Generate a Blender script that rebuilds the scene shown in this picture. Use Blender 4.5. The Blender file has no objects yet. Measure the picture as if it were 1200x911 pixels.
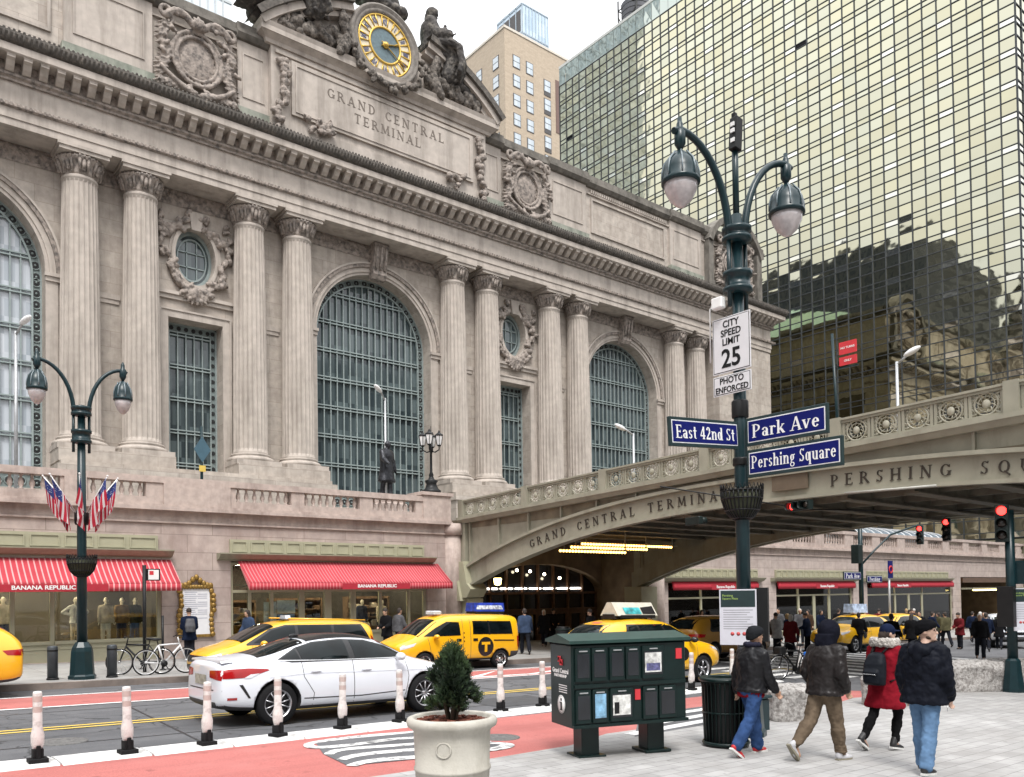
import bpy, bmesh, math, random
from math import sin, cos, pi, radians, sqrt, atan2, hypot
from mathutils import Vector, Matrix, noise
from mathutils.bvhtree import BVHTree
R = random.Random(7)
sc = bpy.context.scene
COL = sc.collection

# ---------------------------------------------------------------- mesh collector
class M:
    def __init__(s): s.v = []; s.f = []; s.m = []; s.sm = []; s.mi = 0; s.smooth = False
    def add(s, vs, fs, sm=None):
        o = len(s.v); s.v.extend([tuple(p) for p in vs])
        for f in fs:
            s.f.append([i + o for i in f]); s.m.append(s.mi); s.sm.append(s.smooth if sm is None else sm)
        return s
    def mat(s, i): s.mi = i; return s
    def box(s, x0, x1, y0, y1, z0, z1):
        vs = [(x, y, z) for x in (x0, x1) for y in (y0, y1) for z in (z0, z1)]
        return s.add(vs, [(0, 1, 3, 2), (4, 6, 7, 5), (0, 4, 5, 1), (2, 3, 7, 6), (0, 2, 6, 4), (1, 5, 7, 3)], False)
    def cbox(s, c, d, mt=None):
        vs = [Vector((x, y, z)) for x in (-d[0]/2, d[0]/2) for y in (-d[1]/2, d[1]/2) for z in (-d[2]/2, d[2]/2)]
        if mt is not None: vs = [mt @ p for p in vs]
        c = Vector(c)
        return s.add([p + c for p in vs], [(0, 1, 3, 2), (4, 6, 7, 5), (0, 4, 5, 1), (2, 3, 7, 6), (0, 2, 6, 4), (1, 5, 7, 3)], False)
    def bbox(s, x0, x1, y0, y1, z0, z1, b=0.02):       # box with chamfered vertical and top edges
        vs = []; 
        for z, k in ((z0, 0), (z1 - b, 0), (z1, b)):
            for (x, y) in ((x0+b, y0), (x1-b, y0), (x1, y0+b), (x1, y1-b), (x1-b, y1), (x0+b, y1), (x0, y1-b), (x0, y0+b)):
                cx, cy = (x0+x1)/2, (y0+y1)/2
                px = x + (k if x < cx else -k); py = y + (k if y < cy else -k)
                vs.append((px, py, z))
        fs = [tuple(range(7, -1, -1)), tuple(range(16, 24))]
        for a in (0, 8):
            for i in range(8): j = (i+1) % 8; fs.append((a+i, a+j, a+8+j, a+8+i))
        return s.add(vs, fs, False)
    def quad(s, a, b, c, d): return s.add([a, b, c, d], [(0, 1, 2, 3)], False)
    def tube(s, pts, r, n=10, caps=True, sm=True, closed=False, squash=None):
        pts = [Vector(p) for p in pts]; k = len(pts)
        rs = r if isinstance(r, (list, tuple)) else [r]*k
        vs = []; u = None
        for i, p in enumerate(pts):
            if closed: t = (pts[(i+1) % k] - pts[i-1])
            else: t = (pts[min(i+1, k-1)] - pts[max(i-1, 0)])
            t.normalize()
            if u is None:
                u = t.orthogonal().normalized() if abs(t.z) > 0.99 else t.cross(Vector((0, 0, 1))).normalized()
            else:
                u = (u - t*u.dot(t)); u = u.normalized() if u.length > 1e-6 else t.orthogonal().normalized()
            w = t.cross(u)
            for j in range(n):
                a = 2*pi*j/n
                vs.append(p + u*cos(a)*rs[i] + w*sin(a)*rs[i]*(squash or 1))
        fs = []
        for i in range(k if closed else k-1):
            i2 = (i+1) % k
            for j in range(n): j2 = (j+1) % n; fs.append((i*n+j, i*n+j2, i2*n+j2, i2*n+j))
        s.add(vs, fs, sm)
        if caps and not closed:
            s.f.append([len(s.v)-len(vs)+j for j in range(n-1, -1, -1)]); s.m.append(s.mi); s.sm.append(False)
            s.f.append([len(s.v)-n+j for j in range(n)]); s.m.append(s.mi); s.sm.append(False)
        return s
    def cyl(s, a, b, r0, r1=None, n=12, sm=True): return s.tube([a, b], [r0, r0 if r1 is None else r1], n, True, sm)
    def lathe(s, prof, n=24, c=(0, 0, 0), sm=True, axis='z', mod=None, caps=True):
        vs = []
        for (r, z) in prof:
            for j in range(n):
                a = 2*pi*j/n; q = r*(mod(a, z) if mod else 1)
                x, y = q*cos(a), q*sin(a)
                vs.append((c[0]+x, c[1]+y, c[2]+z) if axis == 'z' else ((c[0]+z, c[1]+x, c[2]+y) if axis == 'x' else (c[0]+y, c[1]+z, c[2]+x)))
        fs = []
        for i in range(len(prof)-1):
            for j in range(n): j2 = (j+1) % n; fs.append((i*n+j, i*n+j2, (i+1)*n+j2, (i+1)*n+j))
        if caps: fs.append(tuple(range(n-1, -1, -1))); k = (len(prof)-1)*n; fs.append(tuple(range(k, k+n)))
        return s.add(vs, fs, sm)
    def prism(s, poly, f0, f1):      # poly: 2D points; f0,f1 map (a,b) to 3D for the two faces
        n = len(poly); vs = [f0(*p) for p in poly] + [f1(*p) for p in poly]
        fs = [tuple(range(n-1, -1, -1)), tuple(range(n, 2*n))] + [(i, (i+1) % n, n+(i+1) % n, n+i) for i in range(n)]
        return s.add(vs, fs, False)
    def ell(s, c, r, n=12, m=8, mt=None):
        vs = []; c = Vector(c)
        for i in range(m+1):
            t = pi*i/m
            for j in range(n):
                a = 2*pi*j/n; p = Vector((r[0]*sin(t)*cos(a), r[1]*sin(t)*sin(a), r[2]*cos(t)))
                if mt is not None: p = mt @ p
                vs.append(p + c)
        fs = [(i*n+j, (i+1)*n+j, (i+1)*n+(j+1) % n, i*n+(j+1) % n) for i in range(m) for j in range(n)]
        return s.add(vs, fs, True)
    def cap(s, a, ra, b, rb, n=10):   # tapered capsule, for unions
        s.tube([a, b], [ra, rb], n); s.ell(a, (ra,)*3, n, 6); s.ell(b, (rb,)*3, n, 6); return s
    def loft(s, secs, n=18):          # secs: (centre, rx vector, ry vector)
        vs = []
        for c, ax, ay in secs:
            c, ax, ay = Vector(c), Vector(ax), Vector(ay)
            for j in range(n):
                a = 2*pi*j/n; ca, sa = cos(a), sin(a)
                ca = math.copysign(abs(ca)**.8, ca); sa = math.copysign(abs(sa)**.8, sa)
                vs.append(c + ax*ca + ay*sa)
        fs = [(i*n+j, i*n+(j+1) % n, (i+1)*n+(j+1) % n, (i+1)*n+j) for i in range(len(secs)-1) for j in range(n)]
        fs += [tuple(range(n-1, -1, -1)), tuple(range((len(secs)-1)*n, len(secs)*n))]
        return s.add(vs, fs, True)
    def grid(s, fn, nu, nv, sm=True):
        vs = [fn(i/nu, j/nv) for i in range(nu+1) for j in range(nv+1)]
        w = nv+1
        return s.add(vs, [(i*w+j, (i+1)*w+j, (i+1)*w+j+1, i*w+j+1) for i in range(nu) for j in range(nv)], sm)
    def sweep(s, prof, path, side=1):   # closed profile [(out,z)] along an open 2D path, mitred; out = right-hand side of travel * side
        k = len(path); n = len(prof); vs = []
        for i in range(k):
            p = Vector(path[i])
            d0 = (Vector(path[i]) - Vector(path[i-1])).normalized() if i > 0 else None
            d1 = (Vector(path[i+1]) - Vector(path[i])).normalized() if i < k-1 else None
            ns = [Vector((d.y, -d.x))*side for d in (d0, d1) if d is not None]
            m = ns[0] if len(ns) == 1 else (ns[0]+ns[1])/(1+ns[0].dot(ns[1]))
            for (o, z) in prof: q = p + m*o; vs.append((q.x, q.y, z))
        fs = [(i*n+j, (i+1)*n+j, (i+1)*n+(j+1) % n, i*n+(j+1) % n) for i in range(k-1) for j in range(n)]
        fs += [tuple(range(n)), tuple(range((k-1)*n+n-1, (k-1)*n-1, -1))]
        return s.add(vs, fs, False)
    def xf(s, mt, i0=0):
        s.v[i0:] = [tuple(mt @ Vector(p)) for p in s.v[i0:]]; return s
    def merge(s, o, mt=None):
        return s.add([(mt @ Vector(p)) if mt else p for p in o.v], o.f) if False else s._merge(o, mt)
    def _merge(s, o, mt):
        b = len(s.v); s.v.extend([tuple(mt @ Vector(p)) if mt is not None else p for p in o.v])
        s.f.extend([[i+b for i in f] for f in o.f]); s.m.extend(o.m); s.sm.extend(o.sm); return s
    def mesh(s, name, mats):
        me = bpy.data.meshes.new(name); me.from_pydata(s.v, [], s.f)
        for m in (mats if isinstance(mats, (list, tuple)) else [mats]): me.materials.append(m)
        me.polygons.foreach_set('material_index', s.m); me.polygons.foreach_set('use_smooth', s.sm)
        bm = bmesh.new(); bm.from_mesh(me); bmesh.ops.recalc_face_normals(bm, faces=bm.faces); bm.to_mesh(me); bm.free()
        me.update(); return me
    def build(s, name, mats, parent=None, world=True, bevel=0):
        return link(name, s.mesh(name, mats), parent, world, bevel)

def link(name, me, parent=None, world=True, bevel=0):
    o = bpy.data.objects.new(name, me); COL.objects.link(o)
    if parent is not None:
        o.parent = parent
        if world:
            o.matrix_parent_inverse = base_matrix(parent).inverted()
    if bevel:
        b = o.modifiers.new('edge', 'BEVEL'); b.width = bevel; b.segments = 2; b.limit_method = 'ANGLE'
    return o
def base_matrix(o):
    m = Matrix.LocRotScale(o.location, o.rotation_euler, o.scale)
    if o.parent: m = base_matrix(o.parent) @ o.matrix_parent_inverse @ m
    return m
def tag(o, label=None, cat=None, group=None, kind=None):
    if label: o['label'] = label
    if cat: o['category'] = cat
    if group: o['group'] = group
    if kind: o['kind'] = kind
    return o
def thing(name, label, cat, loc=(0, 0, 0), rz=0, group=None, ry=0):
    o = bpy.data.objects.new(name, None); COL.objects.link(o); o.empty_display_size = .2
    o.location = loc; o.rotation_euler = (0, ry, rz)
    return tag(o, label, cat, group)
def dup(root, loc, rz=None, label=None, group=None, ry=None, sub=None):
    r = root.copy(); COL.objects.link(r); r.location = loc
    if rz is not None: r.rotation_euler[2] = rz
    if ry is not None: r.rotation_euler[1] = ry
    if label: r['label'] = label
    if group: r['group'] = group
    def rec(src, dst):
        for ch in list(src.children):
            c = ch.copy(); COL.objects.link(c); c.parent = dst; c.matrix_parent_inverse = ch.matrix_parent_inverse.copy()
            if sub and c.type == 'MESH':
                for k, mt in sub.items():
                    for sl in c.material_slots:
                        if sl.material and sl.material.name == k: sl.link = 'OBJECT'; sl.material = mt
            rec(ch, c)
    rec(root, r); return r
def gz(x): return 0.1 - 0.022*x
SL = 0.022
def ground_pt(x, y, d=0): return (x, y, gz(x)+d)

def evaluated(me, setup):
    o = bpy.data.objects.new('tmp', me); COL.objects.link(o); setup(o)
    dg = bpy.context.evaluated_depsgraph_get(); dg.update()
    r = bpy.data.meshes.new_from_object(o.evaluated_get(dg)); 
    bpy.data.objects.remove(o); return r
TEX = {}
def clouds(size):
    if size not in TEX:
        t = bpy.data.textures.new('fold', 'CLOUDS'); t.noise_scale = size; t.noise_depth = 2; TEX[size] = t
    return TEX[size]


def blob(m, name, mat, voxel=.015, smooth=4, disp=0, dsize=.1, parent=None, world=True, mode='LOCAL'):
    me = m.mesh(name, mat)
    def st(o):
        a = o.modifiers.new('r', 'REMESH'); a.mode = 'VOXEL'; a.voxel_size = voxel; a.use_smooth_shade = True
        if smooth: b = o.modifiers.new('s', 'SMOOTH'); b.factor = .5; b.iterations = smooth
        if disp: c = o.modifiers.new('d', 'DISPLACE'); c.texture = clouds(dsize); c.strength = disp; c.mid_level = .5
    r = evaluated(me, st); r.name = name
    r.materials.clear(); r.materials.append(mat)
    r.polygons.foreach_set('use_smooth', [True]*len(r.polygons))
    return link(name, r, parent, world)
def clear_tmp():
    pass
def text_m(s, size=1, ext=.01, off=0, align='CENTER', sx=1.0):
    cu = bpy.data.curves.new('t', 'FONT'); cu.body = s; cu.size = size; cu.extrude = ext; cu.offset = off; cu.align_x = align; cu.align_y = 'CENTER'; cu.resolution_u = 3
    o = bpy.data.objects.new('t', cu); COL.objects.link(o)
    dg = bpy.context.evaluated_depsgraph_get(); dg.update()
    me = bpy.data.meshes.new_from_object(o.evaluated_get(dg)); bpy.data.objects.remove(o)
    m = M(); m.add([(v.co.x*sx, v.co.y, v.co.z) for v in me.vertices], [tuple(p.vertices) for p in me.polygons], False)
    bpy.data.meshes.remove(me); return m
def frame_mt(o, xd, yd):      # local x->xd, y->yd, z->xd x yd
    x = Vector(xd).normalized(); y = Vector(yd).normalized(); z = x.cross(y)
    return Matrix(((x.x, y.x, z.x, o[0]), (x.y, y.y, z.y, o[1]), (x.z, y.z, z.z, o[2]), (0, 0, 0, 1)))

# ---------------------------------------------------------------- serif stroke lettering
TH, TN = .17, .075
def _L(x0, y0, x1, y1, w): return ('l', x0, y0, x1, y1, w)
def _A(cx, cy, rx, ry, a0, a1, w0, w1): return ('a', cx, cy, rx, ry, a0, a1, w0, w1)
def _S(x, y, w=.34): return _L(x-w/2, y, x+w/2, y, .05)
GLY = {
 'G': (.85, [_A(.48,.5,.40,.47,40,330,.08,.17), _L(.78,.08,.78,.42,TH), _S(.76,.42), _L(.76,.72,.78,.92,.05)]),
 'C': (.80, [_A(.47,.5,.40,.47,42,318,.08,.17), _L(.74,.72,.77,.92,.05), _L(.74,.28,.77,.1,.05)]),
 'R': (.85, [_L(.16,0,.16,1,TH), _A(.34,.74,.32,.235,-90,90,TN,.15), _L(.16,.975,.36,.975,TN), _L(.16,.505,.38,.505,TN), _L(.42,.5,.78,.02,TH), _S(.16,.02), _S(.16,.98), _S(.78,.02,.24)]),
 'A': (.90, [_L(.12,0,.45,1,TN), _L(.45,1,.78,0,TH), _L(.23,.33,.66,.33,TN), _S(.12,.02), _S(.78,.02)]),
 'N': (.92, [_L(.14,0,.14,1,TN), _L(.14,1,.78,0,TH), _L(.78,0,.78,1,TN), _S(.14,.02), _S(.78,.98), _S(.08,.98,.22)]),
 'D': (.90, [_L(.16,0,.16,1,TH), _A(.32,.5,.46,.475,-90,90,TN,.17), _L(.1,.975,.34,.975,TN), _L(.1,.025,.34,.025,TN), _S(.14,.02), _S(.14,.98)]),
 'E': (.72, [_L(.16,0,.16,1,TH), _L(.1,.975,.62,.975,TN), _L(.1,.5,.5,.5,TN), _L(.1,.025,.64,.025,TN), _L(.62,.82,.62,1,.05), _L(.65,0,.65,.2,.05), _L(.5,.4,.5,.6,.05), _S(.14,.02), _S(.14,.98)]),
 'T': (.80, [_L(.4,0,.4,1,TH), _L(.06,.975,.74,.975,TN), _L(.07,.78,.07,1,.05), _L(.73,.78,.73,1,.05), _S(.4,.02)]),
 'M': (1.1, [_L(.14,0,.2,1,TN), _L(.2,1,.55,.1,TH), _L(.55,.1,.9,1,TN), _L(.9,1,.96,0,TH), _S(.14,.02), _S(.96,.02), _S(.16,.98,.24), _S(.94,.98,.24)]),
 'I': (.36, [_L(.18,0,.18,1,TH), _S(.18,.02), _S(.18,.98)]),
 'L': (.72, [_L(.16,0,.16,1,TH), _L(.1,.025,.64,.025,TN), _L(.65,0,.65,.22,.05), _S(.16,.98), _S(.14,.02)]),
 'P': (.76, [_L(.16,0,.16,1,TH), _A(.36,.72,.32,.255,-90,90,TN,.16), _L(.16,.975,.38,.975,TN), _L(.16,.465,.38,.465,TN), _S(.16,.02), _S(.16,.98)]),
 'S': (.64, [_A(.33,.74,.23,.235,30,270,.07,.12), _A(.32,.26,.25,.24,-150,90,.07,.15), _L(.54,.8,.56,.98,.05), _L(.09,.02,.1,.24,.05)]),
 'H': (.92, [_L(.16,0,.16,1,TH), _L(.76,0,.76,1,TH), _L(.16,.5,.76,.5,TN), _S(.16,.02), _S(.16,.98), _S(.76,.02), _S(.76,.98)]),
 'Q': (.95, [_A(.47,.5,.40,.47,0,360,.08,.17), _L(.5,.16,.92,-.16,.13)]),
 'U': (.88, [_L(.16,.35,.16,1,TH), _A(.44,.36,.28,.34,180,360,.15,.1), _L(.72,.35,.72,1,TN), _S(.16,.98), _S(.72,.98)]),
 'a': (.62, [_A(.27,.19,.22,.2,0,360,.10,.16), _L(.46,0,.46,.5,.17), _A(.28,.44,.26,.22,0,165,.09,.17), _L(.46,.03,.6,.03,.07)]),
 'e': (.64, [_A(.32,.33,.28,.34,5,325,.10,.19), _L(.1,.37,.57,.37,.08)]),
 's': (.52, [_A(.27,.48,.2,.18,20,265,.09,.14), _A(.25,.18,.21,.18,-155,85,.09,.15)]),
 't': (.46, [_L(.22,.08,.22,.92,.17), _L(.02,.62,.43,.62,.08), _A(.33,.14,.2,.14,180,290,.09,.13)]),
 'n': (.72, [_L(.16,0,.16,.66,.17), _L(.55,0,.55,.45,.17), _A(.38,.44,.26,.23,0,170,.11,.17), _S(.16,.025,.3), _S(.55,.025,.3), _S(.1,.64,.2)]),
 'h': (.72, [_L(.16,0,.16,1,.17), _L(.55,0,.55,.45,.17), _A(.38,.44,.26,.23,0,170,.11,.17), _S(.16,.025,.3), _S(.55,.025,.3), _S(.1,.98,.2)]),
 'r': (.52, [_L(.17,0,.17,.66,.17), _A(.36,.46,.2,.2,20,150,.13,.14), _S(.17,.025,.32), _S(.1,.64,.2)]),
 'd': (.70, [_A(.29,.33,.25,.34,0,360,.09,.18), _L(.54,0,.54,1,.17), _S(.6,.025,.2), _S(.48,.98,.2)]),
 'q': (.70, [_A(.29,.33,.25,.34,0,360,.09,.18), _L(.54,-.3,.54,.66,.17), _S(.54,-.28,.3)]),
 'g': (.66, [_A(.29,.43,.22,.24,0,360,.09,.16), _A(.3,-.1,.26,.18,0,360,.08,.1), _L(.2,.2,.16,.08,.1), _L(.44,.6,.6,.64,.08)]),
 'u': (.72, [_L(.16,.2,.16,.66,.17), _L(.55,0,.55,.66,.17), _A(.35,.24,.27,.24,180,360,.11,.17), _S(.1,.64,.2), _S(.49,.64,.2), _S(.6,.025,.2)]),
 'i': (.36, [_L(.18,0,.18,.66,.17), _S(.18,.025,.3), _S(.12,.64,.2), _L(.18,.80,.18,.98,.17)]),
 'k': (.72, [_L(.16,0,.16,1,.17), _L(.22,.26,.55,.62,.08), _L(.32,.38,.6,.02,.17), _S(.16,.025,.3), _S(.6,.025,.24), _S(.54,.64,.24), _S(.1,.98,.2)]),
 'v': (.66, [_L(.1,.64,.32,.02,.17), _L(.32,.02,.54,.64,.08), _S(.12,.64,.28), _S(.54,.64,.24)]),
 '4': (.66, [_L(.43,0,.43,1,.17), _L(.43,.98,.06,.3,.08), _L(.03,.27,.62,.27,.10), _S(.43,.025,.3)]),
 '2': (.62, [_A(.3,.70,.24,.29,-15,170,.09,.17), _L(.5,.6,.1,.08,.10), _L(.05,.07,.56,.07,.15), _L(.55,.0,.57,.2,.05)]),
}
def glyph(ch, ext=.02):
    m = M(); w, st = GLY[ch]; k = 0
    for q in st:
        k += 1; z = ext + k*.0007
        if q[0] == 'l':
            _, x0, y0, x1, y1, t = q; d = Vector((x1-x0, y1-y0)).normalized(); n = Vector((-d.y, d.x))*t/2
            p = [(x0+n.x, y0+n.y), (x1+n.x, y1+n.y), (x1-n.x, y1-n.y), (x0-n.x, y0-n.y)]
            m.prism(p, lambda a, b: (a, b, 0), lambda a, b: (a, b, z))
        else:
            _, cx, cy, rx, ry, a0, a1, w0, w1 = q; N = 18; o = []; i_ = []
            for i in range(N+1):
                a = radians(a0+(a1-a0)*i/N); t = w0 + (w1-w0)*abs(cos(a))
                o.append((cx+(rx+.0)*cos(a), cy+ry*sin(a))); i_.append((cx+(rx-t)*cos(a), cy+(ry-max(t*.6, .06))*sin(a)))
            for i in range(N):
                m.prism([o[i], o[i+1], i_[i+1], i_[i]], lambda a, b: (a, b, 0), lambda a, b: (a, b, z))
    return w, m
def serif(s, size, gap=.16, ext=.02, place=None, space=.45):
    """letters laid along x, centred; place(x)->Matrix puts each letter"""
    W = [(GLY[c][0] if c != ' ' else space) for c in s]
    tot = sum(W) + gap*(len(s)-1); x = -tot/2; out = M()
    for c, w in zip(s, W):
        if c != ' ':
            _, g = glyph(c, ext/size)
            xc = (x + w/2)*size
            loc = place(xc) if place else Matrix.Translation((xc, 0, 0))
            out.merge(g, loc @ Matrix.Scale(size, 4) @ Matrix.Translation((-w/2, -.5, 0)))
        x += w + gap
    return out, tot*size

# ---------------------------------------------------------------- materials
def nodes(name):
    m = bpy.data.materials.new(name); m.use_nodes = True; nt = m.node_tree; return m, nt, nt.nodes['Principled BSDF']
def N(nt, t, **kw):
    n = nt.nodes.new(t)
    for k, v in kw.items():
        if k in n.inputs: n.inputs[k].default_value = v
        else: setattr(n, k, v)
    return n
def ramp(nt, fac, stops):
    r = nt.nodes.new('ShaderNodeValToRGB'); e = r.color_ramp.elements
    e[0].position, e[0].color = stops[0][0], (*stops[0][1], 1); e[1].position, e[1].color = stops[-1][0], (*stops[-1][1], 1)
    for p, c in stops[1:-1]: q = e.new(p); q.color = (*c, 1)
    nt.links.new(fac, r.inputs[0]); return r.outputs[0]
def mixc(nt, fac, a, b, mode='MIX'):
    n = nt.nodes.new('ShaderNodeMix'); n.data_type = 'RGBA'; n.blend_type = mode
    for sock, val in ((n.inputs[0], fac), (n.inputs[6], a), (n.inputs[7], b)):
        if hasattr(val, 'node'): nt.links.new(val, sock)
        elif isinstance(val, (int, float)): sock.default_value = val
        else: sock.default_value = (*val, 1)
    return n.outputs[2]
def simple(name, col, rough=.5, metal=0, var=.12, scale=6, bump=0, bscale=40, spec=None, coat=0, stain=None, sscale=1.5, sth=(.5, .75), stretch=None):
    m, nt, p = nodes(name)
    tc = N(nt, 'ShaderNodeTexCoord'); vec = tc.outputs['Object']
    nz = N(nt, 'ShaderNodeTexNoise', Scale=scale, Detail=5.0); nt.links.new(vec, nz.inputs['Vector'])
    c = ramp(nt, nz.outputs['Fac'], [(.3, tuple(x*(1-var) for x in col)), (.7, tuple(min(1, x*(1+var)) for x in col))])
    if stain:
        v2 = vec
        if stretch:
            mp = N(nt, 'ShaderNodeMapping'); mp.inputs['Scale'].default_value = stretch; nt.links.new(vec, mp.inputs[0]); v2 = mp.outputs[0]
        n2 = N(nt, 'ShaderNodeTexNoise', Scale=sscale, Detail=8.0, Roughness=.65); nt.links.new(v2, n2.inputs['Vector'])
        f = ramp(nt, n2.outputs['Fac'], [(sth[0], (0, 0, 0)), (sth[1], (1, 1, 1))])
        c = mixc(nt, f, c, stain)
    nt.links.new(c, p.inputs['Base Color'])
    p.inputs['Roughness'].default_value = rough; p.inputs['Metallic'].default_value = metal
    if spec is not None: p.inputs['Specular IOR Level'].default_value = spec
    if coat: p.inputs['Coat Weight'].default_value = coat; p.inputs['Coat Roughness'].default_value = .04
    if bump:
        b = N(nt, 'ShaderNodeBump', Strength=bump, Distance=.02); n3 = N(nt, 'ShaderNodeTexNoise', Scale=bscale, Detail=6.0)
        nt.links.new(vec, n3.inputs['Vector']); nt.links.new(n3.outputs['Fac'], b.inputs['Height']); nt.links.new(b.outputs[0], p.inputs['Normal'])
    return m
def blocks(name, c1, c2, mortar, bw, bh, plane='xz', ms=.012, rough=.8, stain=None, sth=(.52, .8), bump=.25, var=.5, off=.5, sscale=.35, stretch=(1, 1, .35)):
    m, nt, p = nodes(name); L = nt.links
    tc = N(nt, 'ShaderNodeTexCoord'); sp = N(nt, 'ShaderNodeSeparateXYZ'); L.new(tc.outputs['Object'], sp.inputs[0])
    cb = N(nt, 'ShaderNodeCombineXYZ')
    a, b = {'xz': ('X', 'Z'), 'yz': ('Y', 'Z'), 'xy': ('X', 'Y')}[plane]
    L.new(sp.outputs[a], cb.inputs[0]); L.new(sp.outputs[b], cb.inputs[1])
    br = N(nt, 'ShaderNodeTexBrick', Scale=1.0); br.inputs['Brick Width'].default_value = bw; br.inputs['Row Height'].default_value = bh
    br.inputs['Mortar Size'].default_value = ms; br.inputs['Mortar Smooth'].default_value = .3; br.inputs['Bias'].default_value = 0; br.offset = off
    br.inputs['Color1'].default_value = (*c1, 1); br.inputs['Color2'].default_value = (*c2, 1); br.inputs['Mortar'].default_value = (*mortar, 1)
    L.new(cb.outputs[0], br.inputs['Vector'])
    nz = N(nt, 'ShaderNodeTexNoise', Scale=2.2, Detail=7.0, Roughness=.6); L.new(tc.outputs['Object'], nz.inputs['Vector'])
    f = ramp(nt, nz.outputs['Fac'], [(.3, (1-var*.3,)*3), (.7, (1+var*.25,)*3)])
    c = mixc(nt, 1.0, br.outputs['Color'], f, 'MULTIPLY')
    if stain:
        mp = N(nt, 'ShaderNodeMapping'); mp.inputs['Scale'].default_value = stretch; L.new(tc.outputs['Object'], mp.inputs[0])
        n2 = N(nt, 'ShaderNodeTexNoise', Scale=sscale, Detail=9.0, Roughness=.7); L.new(mp.outputs[0], n2.inputs['Vector'])
        c = mixc(nt, ramp(nt, n2.outputs['Fac'], [(sth[0], (0, 0, 0)), (sth[1], (.8, .8, .8))]), c, stain)
    L.new(c, p.inputs['Base Color']); p.inputs['Roughness'].default_value = rough
    if bump:
        bp = N(nt, 'ShaderNodeBump', Strength=bump, Distance=.02); L.new(br.outputs['Fac'], bp.inputs['Height']); bp.invert = True
        b2 = N(nt, 'ShaderNodeBump', Strength=.12, Distance=.02); n3 = N(nt, 'ShaderNodeTexNoise', Scale=30.0, Detail=5.0); L.new(tc.outputs['Object'], n3.inputs['Vector'])
        L.new(n3.outputs['Fac'], b2.inputs['Height']); L.new(bp.outputs[0], b2.inputs['Normal']); L.new(b2.outputs[0], p.inputs['Normal'])
    return m
def emit(name, col, st):
    m, nt, p = nodes(name); p.inputs['Base Color'].default_value = (*col, 1); p.inputs['Emission Color'].default_value = (*col, 1); p.inputs['Emission Strength'].default_value = st; return m
def shopglass(name, tint=(.8, .85, .85), refl=.35):
    m, nt, p = nodes(name); L = nt.links
    tr = N(nt, 'ShaderNodeBsdfTransparent'); tr.inputs[0].default_value = (*tint, 1)
    gl = N(nt, 'ShaderNodeBsdfGlossy'); gl.inputs['Roughness'].default_value = .02
    fr = N(nt, 'ShaderNodeFresnel', IOR=1.5); mx = N(nt, 'ShaderNodeMixShader')
    mt = N(nt, 'ShaderNodeMath', operation='MULTIPLY_ADD'); L.new(fr.outputs[0], mt.inputs[0]); mt.inputs[1].default_value = 1.0; mt.inputs[2].default_value = refl*.2
    L.new(mt.outputs[0], mx.inputs[0]); L.new(tr.outputs[0], mx.inputs[1]); L.new(gl.outputs[0], mx.inputs[2])
    L.new(mx.outputs[0], nt.nodes['Material Output'].inputs[0]); return m
def panes(name, c1, c2, bw, bh, plane='xz', rough=.08, spec=.8):
    m, nt, p = nodes(name); L = nt.links
    tc = N(nt, 'ShaderNodeTexCoord'); sp = N(nt, 'ShaderNodeSeparateXYZ'); L.new(tc.outputs['Object'], sp.inputs[0]); cb = N(nt, 'ShaderNodeCombineXYZ')
    a, b = {'xz': ('X', 'Z'), 'yz': ('Y', 'Z')}[plane]
    L.new(sp.outputs[a], cb.inputs[0]); L.new(sp.outputs[b], cb.inputs[1])
    br = N(nt, 'ShaderNodeTexBrick', Scale=1.0); br.offset = 0; br.inputs['Brick Width'].default_value = bw; br.inputs['Row Height'].default_value = bh; br.inputs['Mortar Size'].default_value = 0
    br.inputs['Color1'].default_value = (*c1, 1); br.inputs['Color2'].default_value = (*c2, 1)
    L.new(cb.outputs[0], br.inputs[0]); L.new(br.outputs['Color'], p.inputs['Base Color'])
    p.inputs['Roughness'].default_value = rough; p.inputs['Specular IOR Level'].default_value = spec
    nz = N(nt, 'ShaderNodeTexNoise', Scale=1.3, Detail=2.0); L.new(tc.outputs['Object'], nz.inputs['Vector'])
    bp = N(nt, 'ShaderNodeBump', Strength=.06, Distance=.1); L.new(nz.outputs['Fac'], bp.inputs['Height']); L.new(bp.outputs[0], p.inputs['Normal'])
    return m

STONE = blocks('limestone', (.455, .405, .355), (.39, .34, .295), (.26, .22, .185), 1.9, .92, ms=.010, stain=(.23, .195, .165), sth=(.47, .80), sscale=.9, stretch=(1, 1, .12), var=.7)
STONE_P = simple('limestone_plain', (.44, .39, .345), .8, var=.11, scale=2.2, bump=.2, stain=(.20, .172, .147), sscale=1.1, sth=(.47, .80), stretch=(1, 1, .12))
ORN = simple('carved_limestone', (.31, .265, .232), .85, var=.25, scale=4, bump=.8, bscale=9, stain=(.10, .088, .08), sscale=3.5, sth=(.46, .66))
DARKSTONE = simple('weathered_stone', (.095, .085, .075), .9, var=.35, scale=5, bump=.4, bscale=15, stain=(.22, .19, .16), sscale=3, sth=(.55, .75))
SOOT = simple('sooted_coping', (.175, .16, .14), .9, var=.25, scale=2, bump=.3, bscale=12, stain=(.07, .065, .055), sscale=1.2, sth=(.45, .7), stretch=(1, 1, .4))
GREENSTONE = simple('green_stained_stone', (.27, .28, .235), .9, var=.2, scale=2, bump=.2, stain=(.13, .15, .12), sscale=1.5, sth=(.45, .7), stretch=(1, 1, .4))
GRANITE = blocks('pink_granite', (.46, .375, .335), (.39, .315, .285), (.24, .19, .17), 1.75, .62, ms=.012, stain=(.26, .19, .165), sth=(.5, .75), var=.7, sscale=.8)
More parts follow.
